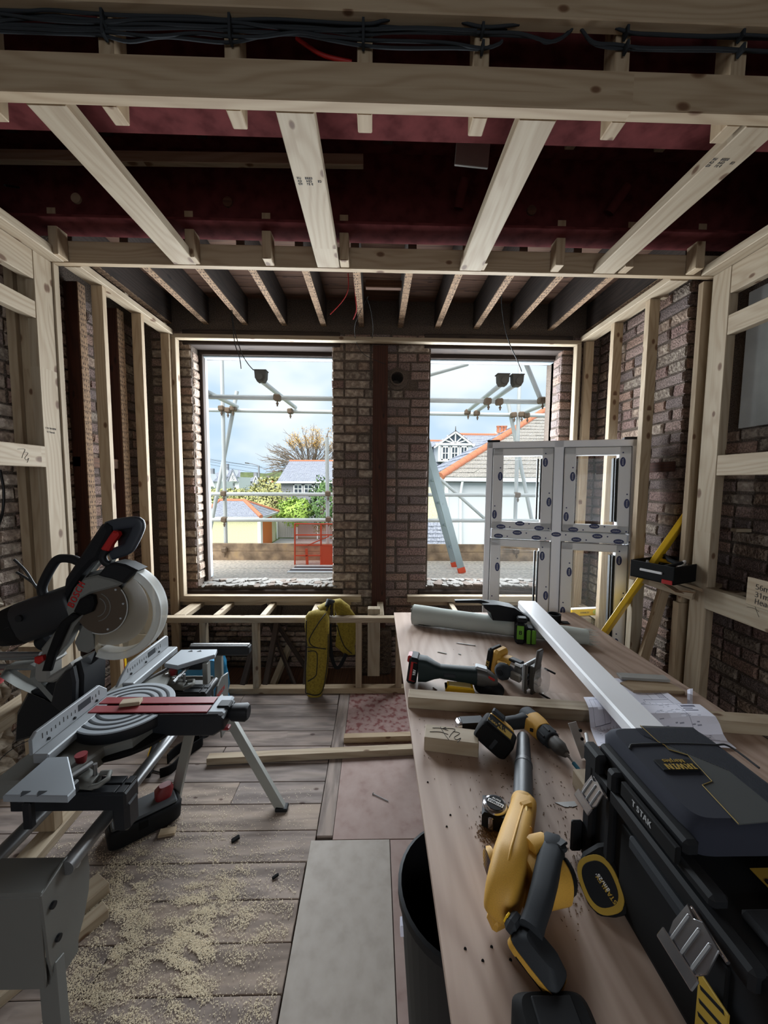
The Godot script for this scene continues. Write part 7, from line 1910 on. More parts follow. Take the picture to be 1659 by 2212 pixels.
	put("guard_rim", mb().prism(Q.call(rim), 0.06, at.call(-0.025), 0.004), M.guard_rim, s)
	var hub := []
	for k in 33:
		var a := TAU * k / 33.0
		hub.append_array([232 + cos(a) * 56.0, 1305 + sin(a) * 57.0])
	var hc := put("blade_cover", mb().prism(Q.call(hub), 0.006, at.call(0.028), 0.002), M.dust_cover, s)
	var ringp := []
	for k in 22:
		var a := lerpf(-0.7, 1.9, k / 21.0)
		ringp.append(P.call(232 + cos(a) * 56.0, 1305 + sin(a) * 57.0, 0.035))
	put("cover_rim", mb().tube(ringp, 0.0022, 6), M.guard_rim, hc)
	for a in [-0.85, -0.15, 0.5, 1.25]: put("rivet", mb().cyl(P.call(232 + cos(a) * 48.0, 1305 + sin(a) * 49.0, 0.033), P.call(232 + cos(a) * 48.0, 1305 + sin(a) * 49.0, 0.038), 0.004, -1.0, 10), M.alloy_pale, hc)
	for r in [20.0, 30.0]:
		var pts := []
		for k in 14:
			var a := lerpf(-1.2, 1.4, k / 13.0)
			pts.append(P.call(222 + cos(a) * r, 1305 + sin(a) * r, 0.035))
		put("cover_ring", mb().tube(pts, 0.0018, 5), M.cast_grey, hc)
	put("blade_bolt", mb().prism(Q.call([184, 1310, 196, 1285, 212, 1276, 224, 1278, 227, 1295, 220, 1312, 205, 1318, 190, 1314]), 0.03, at.call(0.034), 0.008), M.black_matt, s)
	put("upper_casting", mb().prism(Q.call([228, 1237, 200, 1243, 178, 1263, 165, 1290, 158, 1318, 150, 1340, 132, 1362, 108, 1392, 112, 1406, 138, 1412, 160, 1385, 178, 1345, 196, 1322, 186, 1310, 196, 1286, 214, 1275, 240, 1268, 270, 1260, 281, 1254, 255, 1244]), 0.05, at.call(-0.005), 0.007), M.cast_grey, s)
	text("BOSCH", 0.034, M.tool_red, s, T(P.call(185, 1277, 0.0465), 0, 0, 62))
	put("guard_cover", mb().prism(Q.call([228, 1238, 246, 1214, 262, 1210, 285, 1214, 312, 1227, 302, 1233, 281, 1255, 262, 1246, 240, 1242]), 0.075, at.call(-0.03), 0.008), M.black_plastic, s)
	put("casting_web", mb().prism(Q.call([158, 1290, 172, 1268, 214, 1216, 233, 1192, 243, 1188, 250, 1206, 238, 1232, 205, 1242, 178, 1262, 165, 1292]), 0.035, at.call(-0.012), 0.005), M.cast_grey, s)
	put("rear_casting", mb().prism(Q.call([188, 1345, 200, 1330, 212, 1372, 213, 1395, 200, 1405, 180, 1400, 172, 1382]), 0.03, at.call(0.0), 0.006), M.cast_grey, s)
	put("arm", mb().prism(Q.call([152, 1272, 156, 1246, 200, 1178, 232, 1131, 241, 1128, 252, 1136, 252, 1148, 238, 1178, 226, 1203, 212, 1212, 190, 1236, 168, 1268, 158, 1288]), 0.06, at.call(-0.02), 0.012), M.black_plastic, s)
	var dl := [P.call(238, 1138, 0.012), P.call(262, 1131, 0.012), P.call(298, 1127, 0.012), P.call(305, 1134, 0.012), P.call(300, 1150, 0.012), P.call(288, 1174, 0.012), P.call(280, 1184, 0.012), P.call(262, 1191, 0.012), P.call(246, 1196, 0.012)]
	put("loop_handle", mb().loft(sweep(spline(dl, 4), range(33).map(func(_k): return Vector2(0.022, 0.011)), 3.0, Vector3.BACK, 14)), M.handle_grey, s)
	put("handle_panel", mb().prism(Q.call([250, 1138, 300, 1130, 286, 1174, 256, 1188]), 0.02, at.call(-0.022), 0.003), M.black_plastic, s)
	put("trigger", mb().prism(Q.call([236, 1181, 257, 1149, 262, 1143, 272, 1146, 274, 1152, 259, 1172, 252, 1186, 240, 1185]), 0.03, at.call(0.02), 0.006), M.tool_red, s)
	put("trigger_arm", mb().loft(sweep(spline([P.call(243, 1184, 0.034), P.call(236, 1198, 0.034), P.call(240, 1210, 0.034), P.call(250, 1216, 0.03)], 4), range(13).map(func(_k): return Vector2(0.012, 0.012)), 3.0, Vector3.BACK, 12)), M.black_plastic, s)
	put("guard_link", mb().prism(Q.call([184, 1312, 200, 1318, 178, 1335, 166, 1360, 152, 1392, 140, 1432, 122, 1432, 134, 1392, 150, 1350, 162, 1330]), 0.02, at.call(0.05), 0.005), M.black_matt, s)
	put("carry_handle", mb().tube(spline([P.call(178, 1218, 0.0), P.call(160, 1209, 0.0), P.call(140, 1206, 0.0), P.call(124, 1209, 0.0), P.call(112, 1224, 0.0), P.call(100, 1246, 0.0), P.call(91, 1268, 0.0), P.call(94, 1284, 0.0), P.call(108, 1293, 0.0)], 5), 0.0165, 12), M.black_plastic, s)
	# motor
	var m0: Vector3 = P.call(160, 1308, -0.03); var m1: Vector3 = P.call(50, 1345, -0.02); var m2: Vector3 = P.call(2, 1362, -0.015)
	put("motor_housing", mb().loft(sweep([m0 + (m0 - m1) * 0.05, m0, m0.lerp(m1, 0.5), m1], [Vector2(0.07, 0.07), Vector2(0.078, 0.084), Vector2(0.077, 0.083), Vector2(0.074, 0.08)], 2.8)), M.saw_blue_black, s)
	put("motor_cap", mb().loft(sweep([m1, m1.lerp(m2, 0.5), m2, m2 + (m2 - m1) * 0.2], [Vector2(0.075, 0.081), Vector2(0.072, 0.077), Vector2(0.062, 0.066), Vector2(0.035, 0.038)], 2.6)), M.black_matt, s)
	for k in 7:
		var a := -0.9 + k * 0.32
		var dirm := (m2 - m1).normalized()
		var upm := Vector3.BACK.cross(dirm).normalized()
		var offv := Vector3.BACK * cos(a) * 0.073 - upm * sin(a) * 0.078
		put("vent_rib", mb().bar(m1 + offv, m2 + offv * 0.86, 0.006, 0.005, offv.normalized()), M.black_plastic, s)
	put("motor_top", mb().prism(Q.call([106, 1292, 118, 1280, 148, 1271, 154, 1280, 150, 1290, 112, 1300]), 0.05, at.call(-0.05), 0.006), M.black_plastic, s)
	put("brush_cap", mb().cyl(P.call(70, 1325, 0.045), P.call(70, 1325, 0.06), 0.013, -1.0, 16), M.black_plastic, s)
	put("dust_port", mb().cyl(P.call(74, 1400, -0.04), P.call(98, 1380, -0.04), 0.034, -1.0, 20), M.black_plastic, s)
	put("dust_port_ring", mb().cyl(P.call(94, 1384, -0.04), P.call(104, 1375, -0.04), 0.036, -1.0, 20), M.grey_rubber, s)
	put("rear_foot", mb().prism(Q.call([205, 1395, 222, 1400, 229, 1408, 226, 1418, 212, 1420, 200, 1432, 190, 1440]), 0.02, at.call(-0.03), 0.004), M.black_plastic, s)
	# mains leads
	for q in [[[0, 1218, 14, 1244, 38, 1280, 64, 1305], -0.08], [[0, 1248, 20, 1268, 44, 1290, 60, 1308], -0.09]]:
		var pts := []
		for k in range(0, 8, 2): pts.append(ZP(q[0][k] - (12 if k == 0 else 0), q[0][k + 1], BD) + Vector3(0, 0, q[1]))
		tag(put("power_lead", mb().tube(spline(pts, 5), 0.0048, 8), M.cable_black), "black mains lead coming down to the saw motor", "cable", "mains leads of the saw")
	put("spare_wire", mb().tube(spline([P.call(140, 1556, 0.1), P.call(110, 1560, 0.12), P.call(82, 1578, 0.14), P.call(68, 1602, 0.15), P.call(74, 1622, 0.16)], 5), 0.0015, 5), M.cable_black, s)

# ---------------------------------------------------------------- window frame, levels, bag, organiser, floor litter
func build_small() -> void:
	build_upvc()
	# ---- long yellow level leaning between the shelf and the window frame
	var la := ZP(1300, 1375, 2.38)
	var lb := ZP(1494, 1098, 2.26)
	var lv := thing("box_level", "long yellow box spirit level leaning beside the white window frame", "spirit level", la)
	put("beam", mb().bar(Vector3.ZERO, lb - la, 0.03, 0.075, Vector3(-0.6, 0.5, 0.6).normalized(), 0.003), M.level_yellow, lv)
	put("edge_strip", mb().bar((lb - la) * 0.01 + Vector3(-0.014, 0.012, 0.012), (lb - la) * 0.99 + Vector3(-0.014, 0.012, 0.012), 0.004, 0.012, Vector3(-0.6, 0.5, 0.6).normalized()), M.paper, lv)
	put("vial_block", mb().bar((lb - la) * 0.5 + Vector3(-0.006, 0.004, 0.01), (lb - la) * 0.54 + Vector3(-0.006, 0.004, 0.01), 0.026, 0.045, Vector3(-0.6, 0.5, 0.6).normalized()), M.white_print, lv)
	# ---- small yellow level on the knee frame
	var sa := YP(1226, 1322, 0.615)
	var sl := laid("torpedo_level", "short yellow torpedo spirit level lying on the knee frame", "spirit level", Transform3D(Basis(Vector3.UP, 0.12), Vector3(sa.x, 0.598, -2.83)))
	put("beam", mb().bx(0, 0, -0.02, 0.24, 0.055, 0.02, 0.005), M.level_yellow, sl)
	put("edge_strip", mb().bx(0.002, 0.052, -0.018, 0.238, 0.057, 0.018, 0.002), M.white_print, sl)
	put("vial", mb().cyl(Vector3(0.195, 0.03, 0.018), Vector3(0.195, 0.03, 0.024), 0.017, -1.0, 18), M.level_green, sl)
	text("STANLEY", 0.018, M.ink, sl, T(Vector3(0.11, 0.027, 0.0205)))
	# ---- bag
	build_bag()
	# ---- organiser tray on the shelf
	var og := thing("organiser_tray", "open black organiser tray full of fixings on the pine shelf", "tray", Vector3(1.76, 1.075, -2.22))
	var oa := ZP(1371, 1241, 2.33) ; var B := Basis(Vector3.UP, 0.42)
	og.transform = Transform3D(B * Basis.from_scale(Vector3.ONE * 1.2), Vector3(1.765, 1.062, -2.2))
	put("base", mb().bx(-0.15, 0, -0.1, 0.15, 0.008, 0.1, 0.002), M.tray_black, og)
	put("side", mb().bx(-0.15, 0.0, 0.094, 0.15, 0.085, 0.1, 0.002), M.tray_black, og)
	put("side", mb().bx(-0.15, 0.0, -0.1, 0.15, 0.085, -0.094, 0.002), M.tray_black, og)
	var en := put("end", mb().bx(-0.15, 0.0, -0.1, -0.144, 0.085, 0.1, 0.002), M.tray_black, og)
	put("end", mb().bx(0.144, 0.0, -0.1, 0.15, 0.085, 0.1, 0.002), M.tray_black, og)
	put("divider", mb().bx(-0.02, 0.008, -0.094, -0.015, 0.06, 0.094, 0.001), M.tray_black, og)
	put("pull_handle", mb().bx(-0.158, 0.04, -0.05, -0.15, 0.052, 0.05, 0.002), M.white_print, en)
	put("red_tab", mb().bx(-0.156, 0.0, 0.05, -0.15, 0.02, 0.095, 0.002), M.tool_red, en)
	var items := [[-0.09, 0.05, -0.04, 40, "steel", "bent steel bracket lying in the organiser tray"], [-0.05, 0.06, 0.03, -30, "black_plastic", "black plastic clip lying in the organiser tray"], [0.03, 0.07, 0.0, 65, "grey_rubber", "grey hand tool lying across the organiser tray"], [0.07, 0.06, 0.04, 20, "chrome", "shiny bolt bag in the organiser tray"], [0.1, 0.055, -0.03, -50, "alloy", "alloy hinge standing in the organiser tray"], [0.0, 0.06, 0.05, 10, "white_print", "white plastic fixing in the organiser tray"], [0.06, 0.06, -0.05, 75, "yellow_plain", "yellow marker lying in the organiser tray"]]
	for q in items:
		var it := put("fixing", mb().loft(sweep([Vector3(-0.06, 0, 0), Vector3(-0.03, 0.012, 0.004), Vector3(0.02, 0.006, -0.004), Vector3(0.06, 0.014, 0)], [Vector2(0.006, 0.004), Vector2(0.014, 0.008), Vector2(0.012, 0.01), Vector2(0.006, 0.006)], 3.0, Vector3.UP, 10)), M[q[4]], self, og.transform * T(Vector3(q[0], q[1], q[2]), rnd(-15, 15), q[3], rnd(5, 22)))
		tag(it, q[5], "fixing", "fixings in the organiser tray")
	var cb := put("cardboard_flap", mb().box(T(ZP(1455, 1272, 2.1), 25, 24, -14), Vector3(0.12, 0.003, 0.07), 0.0005).box(T(ZP(1482, 1278, 2.06), -10, 24, -14), Vector3(0.07, 0.003, 0.06), 0.0005), M.card)
	tag(cb, "torn cardboard box flap in front of the organiser tray", "cardboard")
	# ---- note board on the right rail
	var na := XP(1610, 1280, 1.838)
	var nb := thing("note_board", "pale pine board with handwritten measurements screwed to the right rail", "note board", XP(1612, 1278, 1.83))
	var NB := Basis(Vector3.BACK, Vector3.UP, Vector3.LEFT)
	nb.basis = NB
	put("board", mb().bx(0, -0.06, -0.012, 0.34, 0.075, 0.0, 0.002), M.pine, nb)
	for q in [["56mm T", 0.035], ["31mm T", -0.002], ["Heads 8", -0.035]]:
		text(q[0], 0.034, M.ink, nb, T(Vector3(0.105, q[1], 0.001), 0, 0, -2), "handwriting", false)
	# ---- left corner: low framing near the floor
	var lw := thing("low_frame", "low pine plate and short stud behind the saw stand by the rough wall", "timber frame", Vector3(-1.5, 0, -1.6))
	var lo := lw.position
	put("stud", mb().bx(XP(103, 1735, -1.5).x - lo.x - 0.03, 0.045, -1.66 - lo.z, -1.425 - lo.x, 0.9, -1.61 - lo.z, 0.003), M.pine_warm, lw)
	put("bottom_plate", mb().bar(Vector3(-1.47, 0.022, -1.9) - lo, Vector3(-1.40, 0.022, -0.6) - lo, 0.085, 0.044), M.pine, lw)
	put("mid_rail", mb().bar(Vector3(-1.58, 0.62, -1.95) - lo, Vector3(-1.50, 0.62, -0.8) - lo, 0.1, 0.044), M.pine, lw)
	var rough := noise(9.0, 4, 55)
	var rg := []
	for jj in 31:
		for ii in 41:
			var yy := jj * 0.033
			var zz := -2.02 + ii * 0.03
			rg.append(Vector3(-1.955 + 0.09 * rough.get_noise_2d(yy * 0.9, zz * 0.9) + 0.03 * rough.get_noise_2d(yy * 3.5, zz * 3.5) - (0.06 if jj == 30 or ii == 40 or ii == 0 else 0.0), yy, zz))
	var rw := mb()
	for jj in 30:
		for ii in 40:
			var p: Vector3 = rg[jj * 41 + ii]; var q: Vector3 = rg[jj * 41 + ii + 1]; var r: Vector3 = rg[jj * 41 + ii + 42]; var t: Vector3 = rg[jj * 41 + ii + 41]
			rw.flat(p, q, r, Vector3(-5, 0.5, -1.5)); rw.flat(p, r, t, Vector3(-5, 0.5, -1.5))
	tag(put("rough_render", rw, M.rubble_pale, get_node("wall_left")), "rough pale lime render", "", "", "stuff")
	# ---- leaning boards and level behind the saw
	for q in [[262, 1500, 300, 1370, 0.1, "pine", "wide pale board leaning in the corner behind the saw"], [300, 1500, 318, 1380, 0.05, "pine", "narrow pale board leaning in the corner behind the saw"], [330, 1500, 345, 1400, 0.05, "pine_grey", "weathered narrow board leaning in the corner behind the saw"]]:
		var p0 := YP(q[0], 1480, 0.0)
		p0 = ZP(q[0], 1490, 2.55); p0.y = 0.0
		var b := mb().bar(p0, ZP(q[2], q[3], 2.68), q[4], 0.02, Vector3(0.3, 0.2, 1).normalized())
		tag(put("leaning_board", b, M[q[5]]), q[6], "board")
	var l0 := ZP(268, 1500, 2.45); l0.y = 0.0
	var ly := thing("short_level", "yellow level with a red oval grip leaning behind the saw fence", "spirit level", l0)
	put("beam", mb().bar(Vector3.ZERO, ZP(262, 1405, 2.5) - l0, 0.05, 0.022, Vector3(0, 0.2, 1).normalized()), M.level_yellow, ly)
	var lm := ZP(265, 1440, 2.45) - l0
	put("grip_slot", mb().loft([ring(lm + Vector3(0, 0, 0.01), Vector3(0.018, 0, 0), Vector3(0, 0.07, 0), 2.6), ring(lm + Vector3(0, 0, 0.016), Vector3(0.017, 0, 0), Vector3(0, 0.068, 0), 2.6)]), M.kerf_red, ly)
	# ---- blue bag behind the stand
	var bb := thing("rubble_bag", "crumpled bright blue plastic bag behind the saw stand", "plastic bag", Vector3(-1.16, 0, -2.5))
	var rings := []
	for j in 7:
		var y := j * 0.074
		var r := []
		for i in 24:
			var a := TAU * i / 24.0
			var k := 1.0 + 0.1 * sin(i * 3.1 + j * 1.7) + 0.08 * sin(i * 5.3 - j * 2.0)
			r.append(Vector3(cos(a) * 0.17 * k * (1.0 - 0.03 * j), y + 0.015 * sin(i * 2.3) * j / 6.0, sin(a) * 0.13 * k))
		rings.append(r)
	put("bag", mb().loft(rings), M.bag_blue, bb)
	# ---- power tool case on the floor
	var ca := YP(236, 1842, 0.0)
	var cs := laid("tool_case", "scuffed black tool case on the floor under the saw stand", "tool case", on_top(242, 1840, 350, 1785, 0.0))
	put("shell", mb().loft([ring(Vector3(0.13, 0.002, -0.06), Vector3(0.135, 0, 0), Vector3(0, 0, 0.07), 6.0, 32), ring(Vector3(0.13, 0.012, -0.06), Vector3(0.145, 0, 0), Vector3(0, 0, 0.078), 6.0, 32), ring(Vector3(0.13, 0.07, -0.06), Vector3(0.15, 0, 0), Vector3(0, 0, 0.08), 6.0, 32), ring(Vector3(0.13, 0.085, -0.06), Vector3(0.14, 0, 0), Vector3(0, 0, 0.072), 5.0, 32)]), M.black_plastic, cs)
	put("lid", mb().bx(0.0, 0.084, -0.125, 0.26, 0.1, 0.004, 0.008), M.case_grey, cs)
	put("latch", mb().bx(0.1, 0.05, 0.016, 0.14, 0.09, 0.026, 0.004), M.black_matt, cs)
	put("red_switch", mb().loft([ring(Vector3(0.21, 0.1, -0.06), Vector3(0.035, 0, 0), Vector3(0, 0, 0.03), 3.0), ring(Vector3(0.215, 0.135, -0.06), Vector3(0.04, 0, 0), Vector3(0, 0, 0.032), 3.0), ring(Vector3(0.22, 0.155, -0.06), Vector3(0.025, 0, 0), Vector3(0, 0, 0.02), 3.0)]), M.kerf_red, cs)
	put("yellow_tag", mb().bx(0.02, 0.1, -0.1, 0.06, 0.12, -0.07, 0.003), M.yellow_plain, cs)
	# ---- yellow tool and black strap beyond
	var yt := laid("jigsaw", "yellow and black power tool on the floor below the saw rails", "power tool", on_top(325, 1668, 355, 1600, 0.0))
	put("body", mb().loft(sweep([Vector3(0.0, 0.03, 0), Vector3(0.06, 0.05, 0), Vector3(0.14, 0.055, 0.0), Vector3(0.2, 0.04, 0)], [Vector2(0.018, 0.02), Vector2(0.03, 0.036), Vector2(0.032, 0.04), Vector2(0.02, 0.026)], 2.8)), M.yellow_plain, yt)
	put("grip", mb().loft(sweep([Vector3(-0.06, 0.03, 0.0), Vector3(0.0, 0.035, 0), Vector3(0.05, 0.08, 0), Vector3(0.12, 0.09, 0)], [Vector2(0.02, 0.02), Vector2(0.022, 0.024), Vector2(0.016, 0.018), Vector2(0.018, 0.02)], 2.6)), M.black_plastic, yt)
	var sp := [YP(345, 1672, 0.02), YP(370, 1662, 0.02), YP(392, 1640, 0.02), YP(418, 1615, 0.03), YP(436, 1602, 0.03), YP(433, 1592, 0.03), YP(410, 1603, 0.03), YP(380, 1622, 0.03), YP(362, 1640, 0.03)]
	var sb := mb().loft(sweep(spline(sp, 4), range(33).map(func(_k): return Vector2(0.004, 0.03)), 5.0, Vector3.UP, 10))
	tag(put("rubber_belt", sb, M.black_matt), "looped black belt lying on the floorboards behind the saw leg", "belt")
	tag(put("floor_lead", mb().tube(spline([YP(330, 1665, 0.004), YP(360, 1668, 0.004), YP(385, 1650, 0.004), YP(420, 1620, 0.004)], 5), 0.004, 6), M.cable_black), "thin black lead lying on the floorboards behind the saw leg", "cable")
	# ---- scraps on the floor
	var oc := laid("floor_offcut", "pale pine offcut on the sawdust beside the near stand leg", "offcut", on_top(150, 2006, 242, 1925, 0.0))
	put("block", mb().bx(-0.04, 0, -0.085, 0.135, 0.045, 0.0, 0.003), M.pine, oc)
	var o2 := laid("floor_offcut", "thin pine chip beside the tool case", "offcut", on_top(340, 1812, 372, 1806, 0.0))
	put("chip", mb().bx(0, 0, -0.04, 0.07, 0.012, 0.0, 0.002), M.pine_warm, o2)
	var o3 := laid("floor_batten", "loose pine batten on the floor behind the near stand leg", "batten", on_top(-60, 2230, 60, 2130, 0.0))
	put("batten", mb().bx(-0.2, 0, -0.05, 0.35, 0.04, 0.0, 0.003), M.pine, o3)
	for q in [[509, 1812, "black plastic scrap on the floorboards between the stand and the bench"], [595, 1893, "tiny black scrap on the sawdust beside the hardboard sheet"]]:
		tag(put("floor_scrap", mb().box(T(YP(q[0], q[1], 0.006), 8, 30, 12), Vector3(0.036, 0.01, 0.02) if q[0] < 550 else Vector3(0.028, 0.008, 0.012), 0.003), M.black_matt), q[2], "scrap")
	var fn := laid("floor_nail", "long nail lying on the pinkish floor sheet", "nail", on_top(806, 1716, 839, 1732, 0.002))
	put("shank", mb().cyl(Vector3(0, 0.003, 0), Vector3(0.09, 0.003, 0), 0.0024, -1.0, 6), M.steel, fn)
	put("head", mb().cyl(Vector3(-0.002, 0.004, 0), Vector3(0, 0.004, 0), 0.006, -1.0, 8), M.steel, fn)
	# ---- sawdust on the floor: curled shavings and grains
	var gb := mb()
	gb.box(T(Vector3.ZERO), Vector3(0.006, 0.0014, 0.002), 0.0)
	gb.box(T(Vector3(0.003, 0.001, 0.002), 0, 50, 10), Vector3(0.005, 0.0012, 0.0016), 0.0)
	var mm := MultiMesh.new()
	mm.transform_format = MultiMesh.TRANSFORM_3D
	mm.mesh = gb.mesh()
	var spots := []
	var clump := noise(2.2, 3, 77)
	var streak := noise(5.0, 3, 78)
	for i in 330000:
		var px := rnd(90, 700)
		var py := rnd(1700, 2260)
		var p := YP(px, py, 0.0012)
		if p.x > -0.3 or p.x < -1.5: continue
		var core := exp(-pow((px - 350) / 190.0, 2.0) - pow((py - 2020) / 170.0, 2.0))
		var d := clampf(0.5 + clump.get_noise_2d(p.x * 1.5, p.z * 1.5), 0, 1) * clampf(0.55 + 1.6 * streak.get_noise_2d(p.x * 1.2 + p.z * 1.6, p.z * 3.0 - p.x), 0, 1)
		if rng.randf() > core * d * 1.5 + 0.012: continue
		spots.append(Transform3D(Basis.from_euler(Vector3(rnd(-0.5, 0.5), rnd(0, TAU), rnd(-0.5, 0.5))) * Basis.from_scale(Vector3.ONE * rnd(0.2, 0.62)), p + Vector3(0, rnd(0, 0.0018), 0)))
	mm.instance_count = spots.size()
	for i in spots.size(): mm.set_instance_transform(i, spots[i])
	var dust := MultiMeshInstance3D.new()
	dust.name = "floor_sawdust"
	dust.multimesh = mm
	dust.material_override = M.sawdust
	add_child(dust)
	tag(dust, "drifts of pale yellow sawdust over the floorboards by the saw", "sawdust", "", "stuff")

func build_upvc() -> void:
	# white window frame with protective film, turned and leaning back over the knee frame
	var bl := Vector3(0.79, 0.0, -2.71); var br := Vector3(1.72, 0.0, -2.40)
	var tl := Vector3(0.763, 1.922, -2.85)
	var x := (br - bl).normalized()
	var up := (tl - bl).normalized()
	up = (up - x * up.dot(x)).normalized()
	var n := x.cross(up).normalized()
	var W := bl.distance_to(br); var Ht := 1.925
	var w := thing("plastic_window", "new white plastic window unit with blue logo film leaning by the right opening", "window unit")
	w.transform = Transform3D(Basis(x, up, n), bl)
	var fr := put("outer_frame", mb().bx(0, 0, -0.07, 0.042, Ht, 0, 0.004).bx(W - 0.042, 0, -0.07, W, Ht, 0, 0.004).bx(0, Ht - 0.05, -0.07, W, Ht, 0, 0.004).bx(0, 0, -0.07, W, 0.058, 0, 0.004).bx(W * 0.5 - 0.033, 0, -0.07, W * 0.5 + 0.033, Ht, 0, 0.004), M.upvc, w)
	put("back_frame", mb().bx(0.004, 0, -0.11, 0.05, Ht - 0.004, -0.07, 0.004).bx(W - 0.05, 0, -0.11, W - 0.004, Ht - 0.004, -0.07, 0.004).bx(0.004, Ht - 0.05, -0.11, W - 0.004, Ht - 0.004, -0.07, 0.004), M.upvc, fr)
	for k in 3: put("side_groove", mb().bx(-0.0012, 0.01, -0.02 - k * 0.026, 0.001, Ht - 0.01, -0.016 - k * 0.026, 0.0), M.gasket, fr)
	put("transom", mb().bx(0.05, 1.215, -0.07, W - 0.05, 1.285, -0.001, 0.004), M.upvc_tape, w)
	for q in [0.0, W - 0.09]: put("corner_packer", mb().bx(q, Ht - 0.003, -0.08, q + 0.09, Ht + 0.014, 0.004, 0.004), M.gasket, w)
	for c in 2:
		for r in 2:
			var x0 := 0.045 + c * (W * 0.5 - 0.045 + 0.036); var x1 := x0 + W * 0.5 - 0.081
			var y0: float = [0.065, 1.29][r]; var y1: float = [1.21, Ht - 0.053][r]
			var b := 0.074
			var sh := put("sash", mb().bx(x0, y0, -0.055, x0 + b, y1, 0.012, 0.005).bx(x1 - b, y0, -0.055, x1, y1, 0.012, 0.005).bx(x0, y0, -0.055, x1, y0 + 0.052, 0.012, 0.005).bx(x0, y1 - 0.052, -0.055, x1, y1, 0.012, 0.005), M.upvc_tape, w)
			put("gasket", mb().bx(x0 - 0.003, y0 - 0.003, -0.003, x0, y1 + 0.003, 0.002, 0.0).bx(x1, y0 - 0.003, -0.003, x1 + 0.003, y1 + 0.003, 0.002, 0.0).bx(x0, y1, -0.003, x1, y1 + 0.003, 0.002, 0.0).bx(x0, y0 - 0.003, -0.003, x1, y0, 0.002, 0.0), M.gasket, sh)
			put("bead", mb().bx(x1 - b - 0.03, y0 + b, -0.05, x1 - b - 0.02, y1 - b, 0.0, 0.001).bx(x1 - b - 0.008, y0 + b, -0.05, x1 - b, y1 - b, 0.004, 0.001), M.gasket, sh)
			put("glass", mb().bx(x0 + b, y0 + b, -0.03, x1 - b, y1 - b, -0.026, 0.0), M.glass, sh)
			# printed film: blue ovals, diamonds and ticks
			var spotsv := []
			for k in int((y1 - y0) / 0.28):
				spotsv.append([x0 + 0.022 + 0.032 * (k % 2), y0 + 0.1 + k * 0.28, 90.0])
				spotsv.append([x1 - 0.052 + 0.032 * ((k + 1) % 2), y0 + 0.2 + k * 0.28, 90.0])
			for k in int((x1 - x0) / 0.13): spotsv.append([x0 + 0.07 + k * 0.13, y0 + 0.012 + 0.028 * (k % 2), 0.0])
			for p in spotsv: film_logo(sh, p[0], p[1], 0.0128, p[2])
	for k in 7: film_logo(w, 0.1 + k * 0.13, 1.232 + 0.03 * (k % 2), 0.0002, 0.0)
func film_logo(parent: Node, px: float, py: float, z: float, turn: float) -> void:
	var X := T(Vector3(px, py, z), 0, 0, turn)
	var o := put("film_logo", mb().loft([ring(X * Vector3(0, 0, -0.0004), X.basis.x * 0.032, X.basis.y * 0.0165, 2.0, 20), ring(X * Vector3(0, 0, 0.0004), X.basis.x * 0.032, X.basis.y * 0.0165, 2.0, 20)]), M.logo_blue, parent)
	var d := T(Vector3(px, py, z), 0, 0, turn)
	put("film_mark", mb().prism(V2s([-0.006, 0, 0, -0.006, 0.006, 0, 0, 0.006]), 0.0006, X * T(Vector3(0.062, 0.0, 0)), 0.0), M.logo_blue, parent)
	put("film_mark", mb().tube(range(9).map(func(k): return X * Vector3(-0.02 + k * 0.005, 0.004 * (1.0 if k % 2 else -1.0), 0.0006)), 0.0016, 4), M.upvc_tape, o)

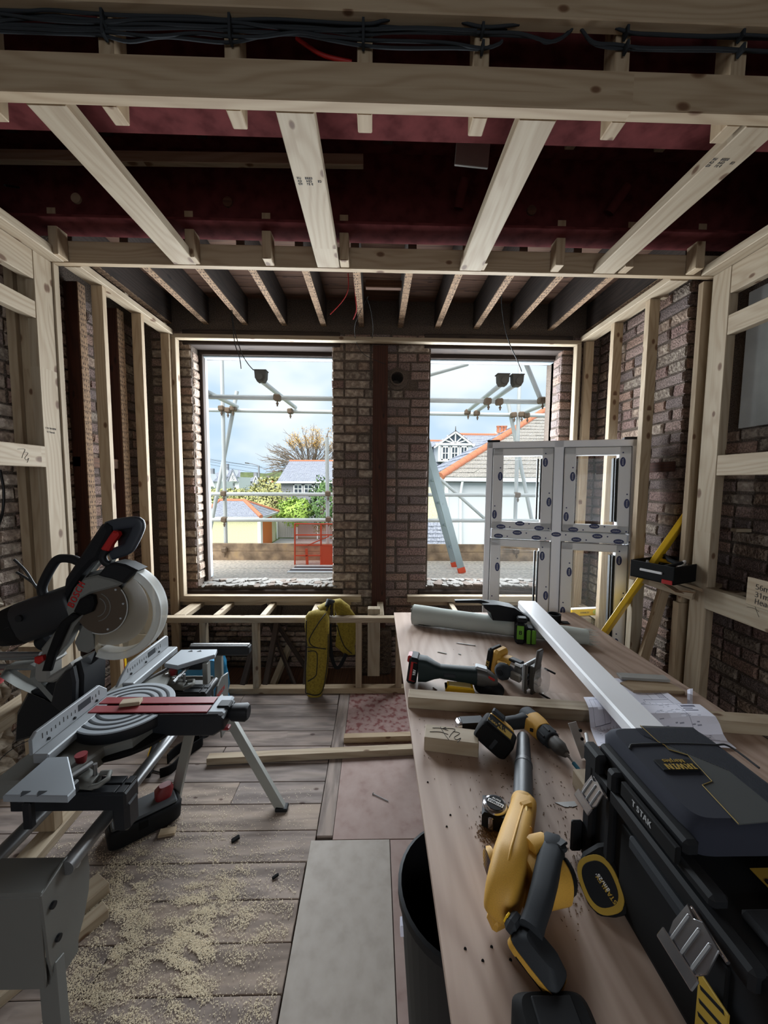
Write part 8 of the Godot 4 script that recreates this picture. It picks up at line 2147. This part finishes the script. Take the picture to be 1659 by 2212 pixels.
func build_bag() -> void:
	var D := 2.765
	var b := thing("tool_bag", "long yellow canvas tool bag with black piping slung over the knee frame", "bag", ZP(690, 1335, D))
	var o := b.position
	var P := func(px: float, py: float, d: float) -> Vector3: return ZP(px, py, d) - o
	# front half hangs down in front of the rail
	var cen := [[700, 1318, 2.84], [690, 1322, 2.80], [686, 1332, 2.765], [685, 1352, 2.742], [688, 1390, 2.738], [687, 1420, 2.74], [684, 1455, 2.742], [681, 1482, 2.745], [680, 1500, 2.75]]
	var half := [18.0, 23.0, 26.0, 27.5, 24.0, 24.0, 24.0, 21.0, 16.0]
	var rings := []
	for i in cen.size():
		var c: Vector3 = P.call(cen[i][0], cen[i][1], cen[i][2])
		var hw: float = half[i] * cen[i][2] / FPX
		var thick := 0.042 if i > 2 else 0.035
		rings.append(ring(c, Vector3(hw, 0, 0), Vector3(0, 0.02, thick) if i < 3 else Vector3(0, 0, thick), 3.0, 28))
	put("front_half", mb().loft(rings), M.canvas_yellow, b)
	# back half folds over behind the rail
	var cb := [[735, 1306, 2.86], [748, 1330, 2.89], [750, 1365, 2.91], [745, 1395, 2.91], [756, 1413, 2.91]]
	var hb := [16.0, 21.0, 23.0, 22.0, 12.0]
	var rb := []
	for i in cb.size():
		rb.append(ring(P.call(cb[i][0], cb[i][1], cb[i][2]), Vector3(hb[i] * 2.9 / FPX, 0.0, 0), Vector3(0, 0.01, 0.035), 2.6, 24))
	put("back_half", mb().loft(rb), M.canvas_yellow, b)
	put("top_fold", mb().loft(sweep([P.call(690, 1318, 2.82), P.call(712, 1306, 2.85), P.call(733, 1303, 2.86), P.call(750, 1315, 2.88)], [Vector2(0.05, 0.03), Vector2(0.04, 0.03), Vector2(0.05, 0.035), Vector2(0.05, 0.03)], 2.4)), M.canvas_yellow, b)
	put("mouth", mb().loft(sweep([P.call(708, 1312, 2.80), P.call(712, 1303, 2.82), P.call(722, 1302, 2.84)], [Vector2(0.022, 0.03), Vector2(0.03, 0.04), Vector2(0.015, 0.02)], 2.2)), M.black_matt, b)
	for k in 4: put("drawcord_fold", mb().tube(spline([P.call(704 + k * 6, 1330, 2.775), P.call(706 + k * 5, 1316, 2.78), P.call(710 + k * 4, 1303, 2.80)], 4), 0.006, 6), M.canvas_yellow if k % 2 else M.bag_cord, b)
	# piping and pocket seams on the front
	var lines := [[[704, 1325, 692, 1340, 672, 1372, 668, 1385, 676, 1396, 700, 1402]], [[661, 1398, 680, 1399, 704, 1402]], [[665, 1407, 684, 1410, 684, 1450, 680, 1462, 665, 1472]], [[709, 1370, 708, 1420, 702, 1470, 694, 1496, 680, 1502, 660, 1497]], [[662, 1340, 661, 1400, 660, 1470, 660, 1497]]]
	for l in lines:
		var pts := []
		for k in range(0, l[0].size(), 2): pts.append(P.call(l[0][k], l[0][k + 1], 2.697 if l[0][k + 1] > 1335 else 2.715))
		put("piping", mb().tube(spline(pts, 5), 0.0035, 6), M.piping, b)
	put("piping", mb().tube(spline([P.call(728, 1350, 2.868), P.call(735, 1375, 2.866), P.call(745, 1398, 2.866), P.call(760, 1412, 2.87)], 5), 0.0035, 6), M.piping, b)
	put("strap", mb().loft(sweep(spline([P.call(712, 1348, 2.75), P.call(713, 1385, 2.75), P.call(717, 1420, 2.75), P.call(725, 1441, 2.75), P.call(735, 1438, 2.76), P.call(748, 1412, 2.80)], 5), range(26).map(func(_k): return Vector2(0.014, 0.003)), 4.0, Vector3.BACK, 10)), M.black_matt, b)
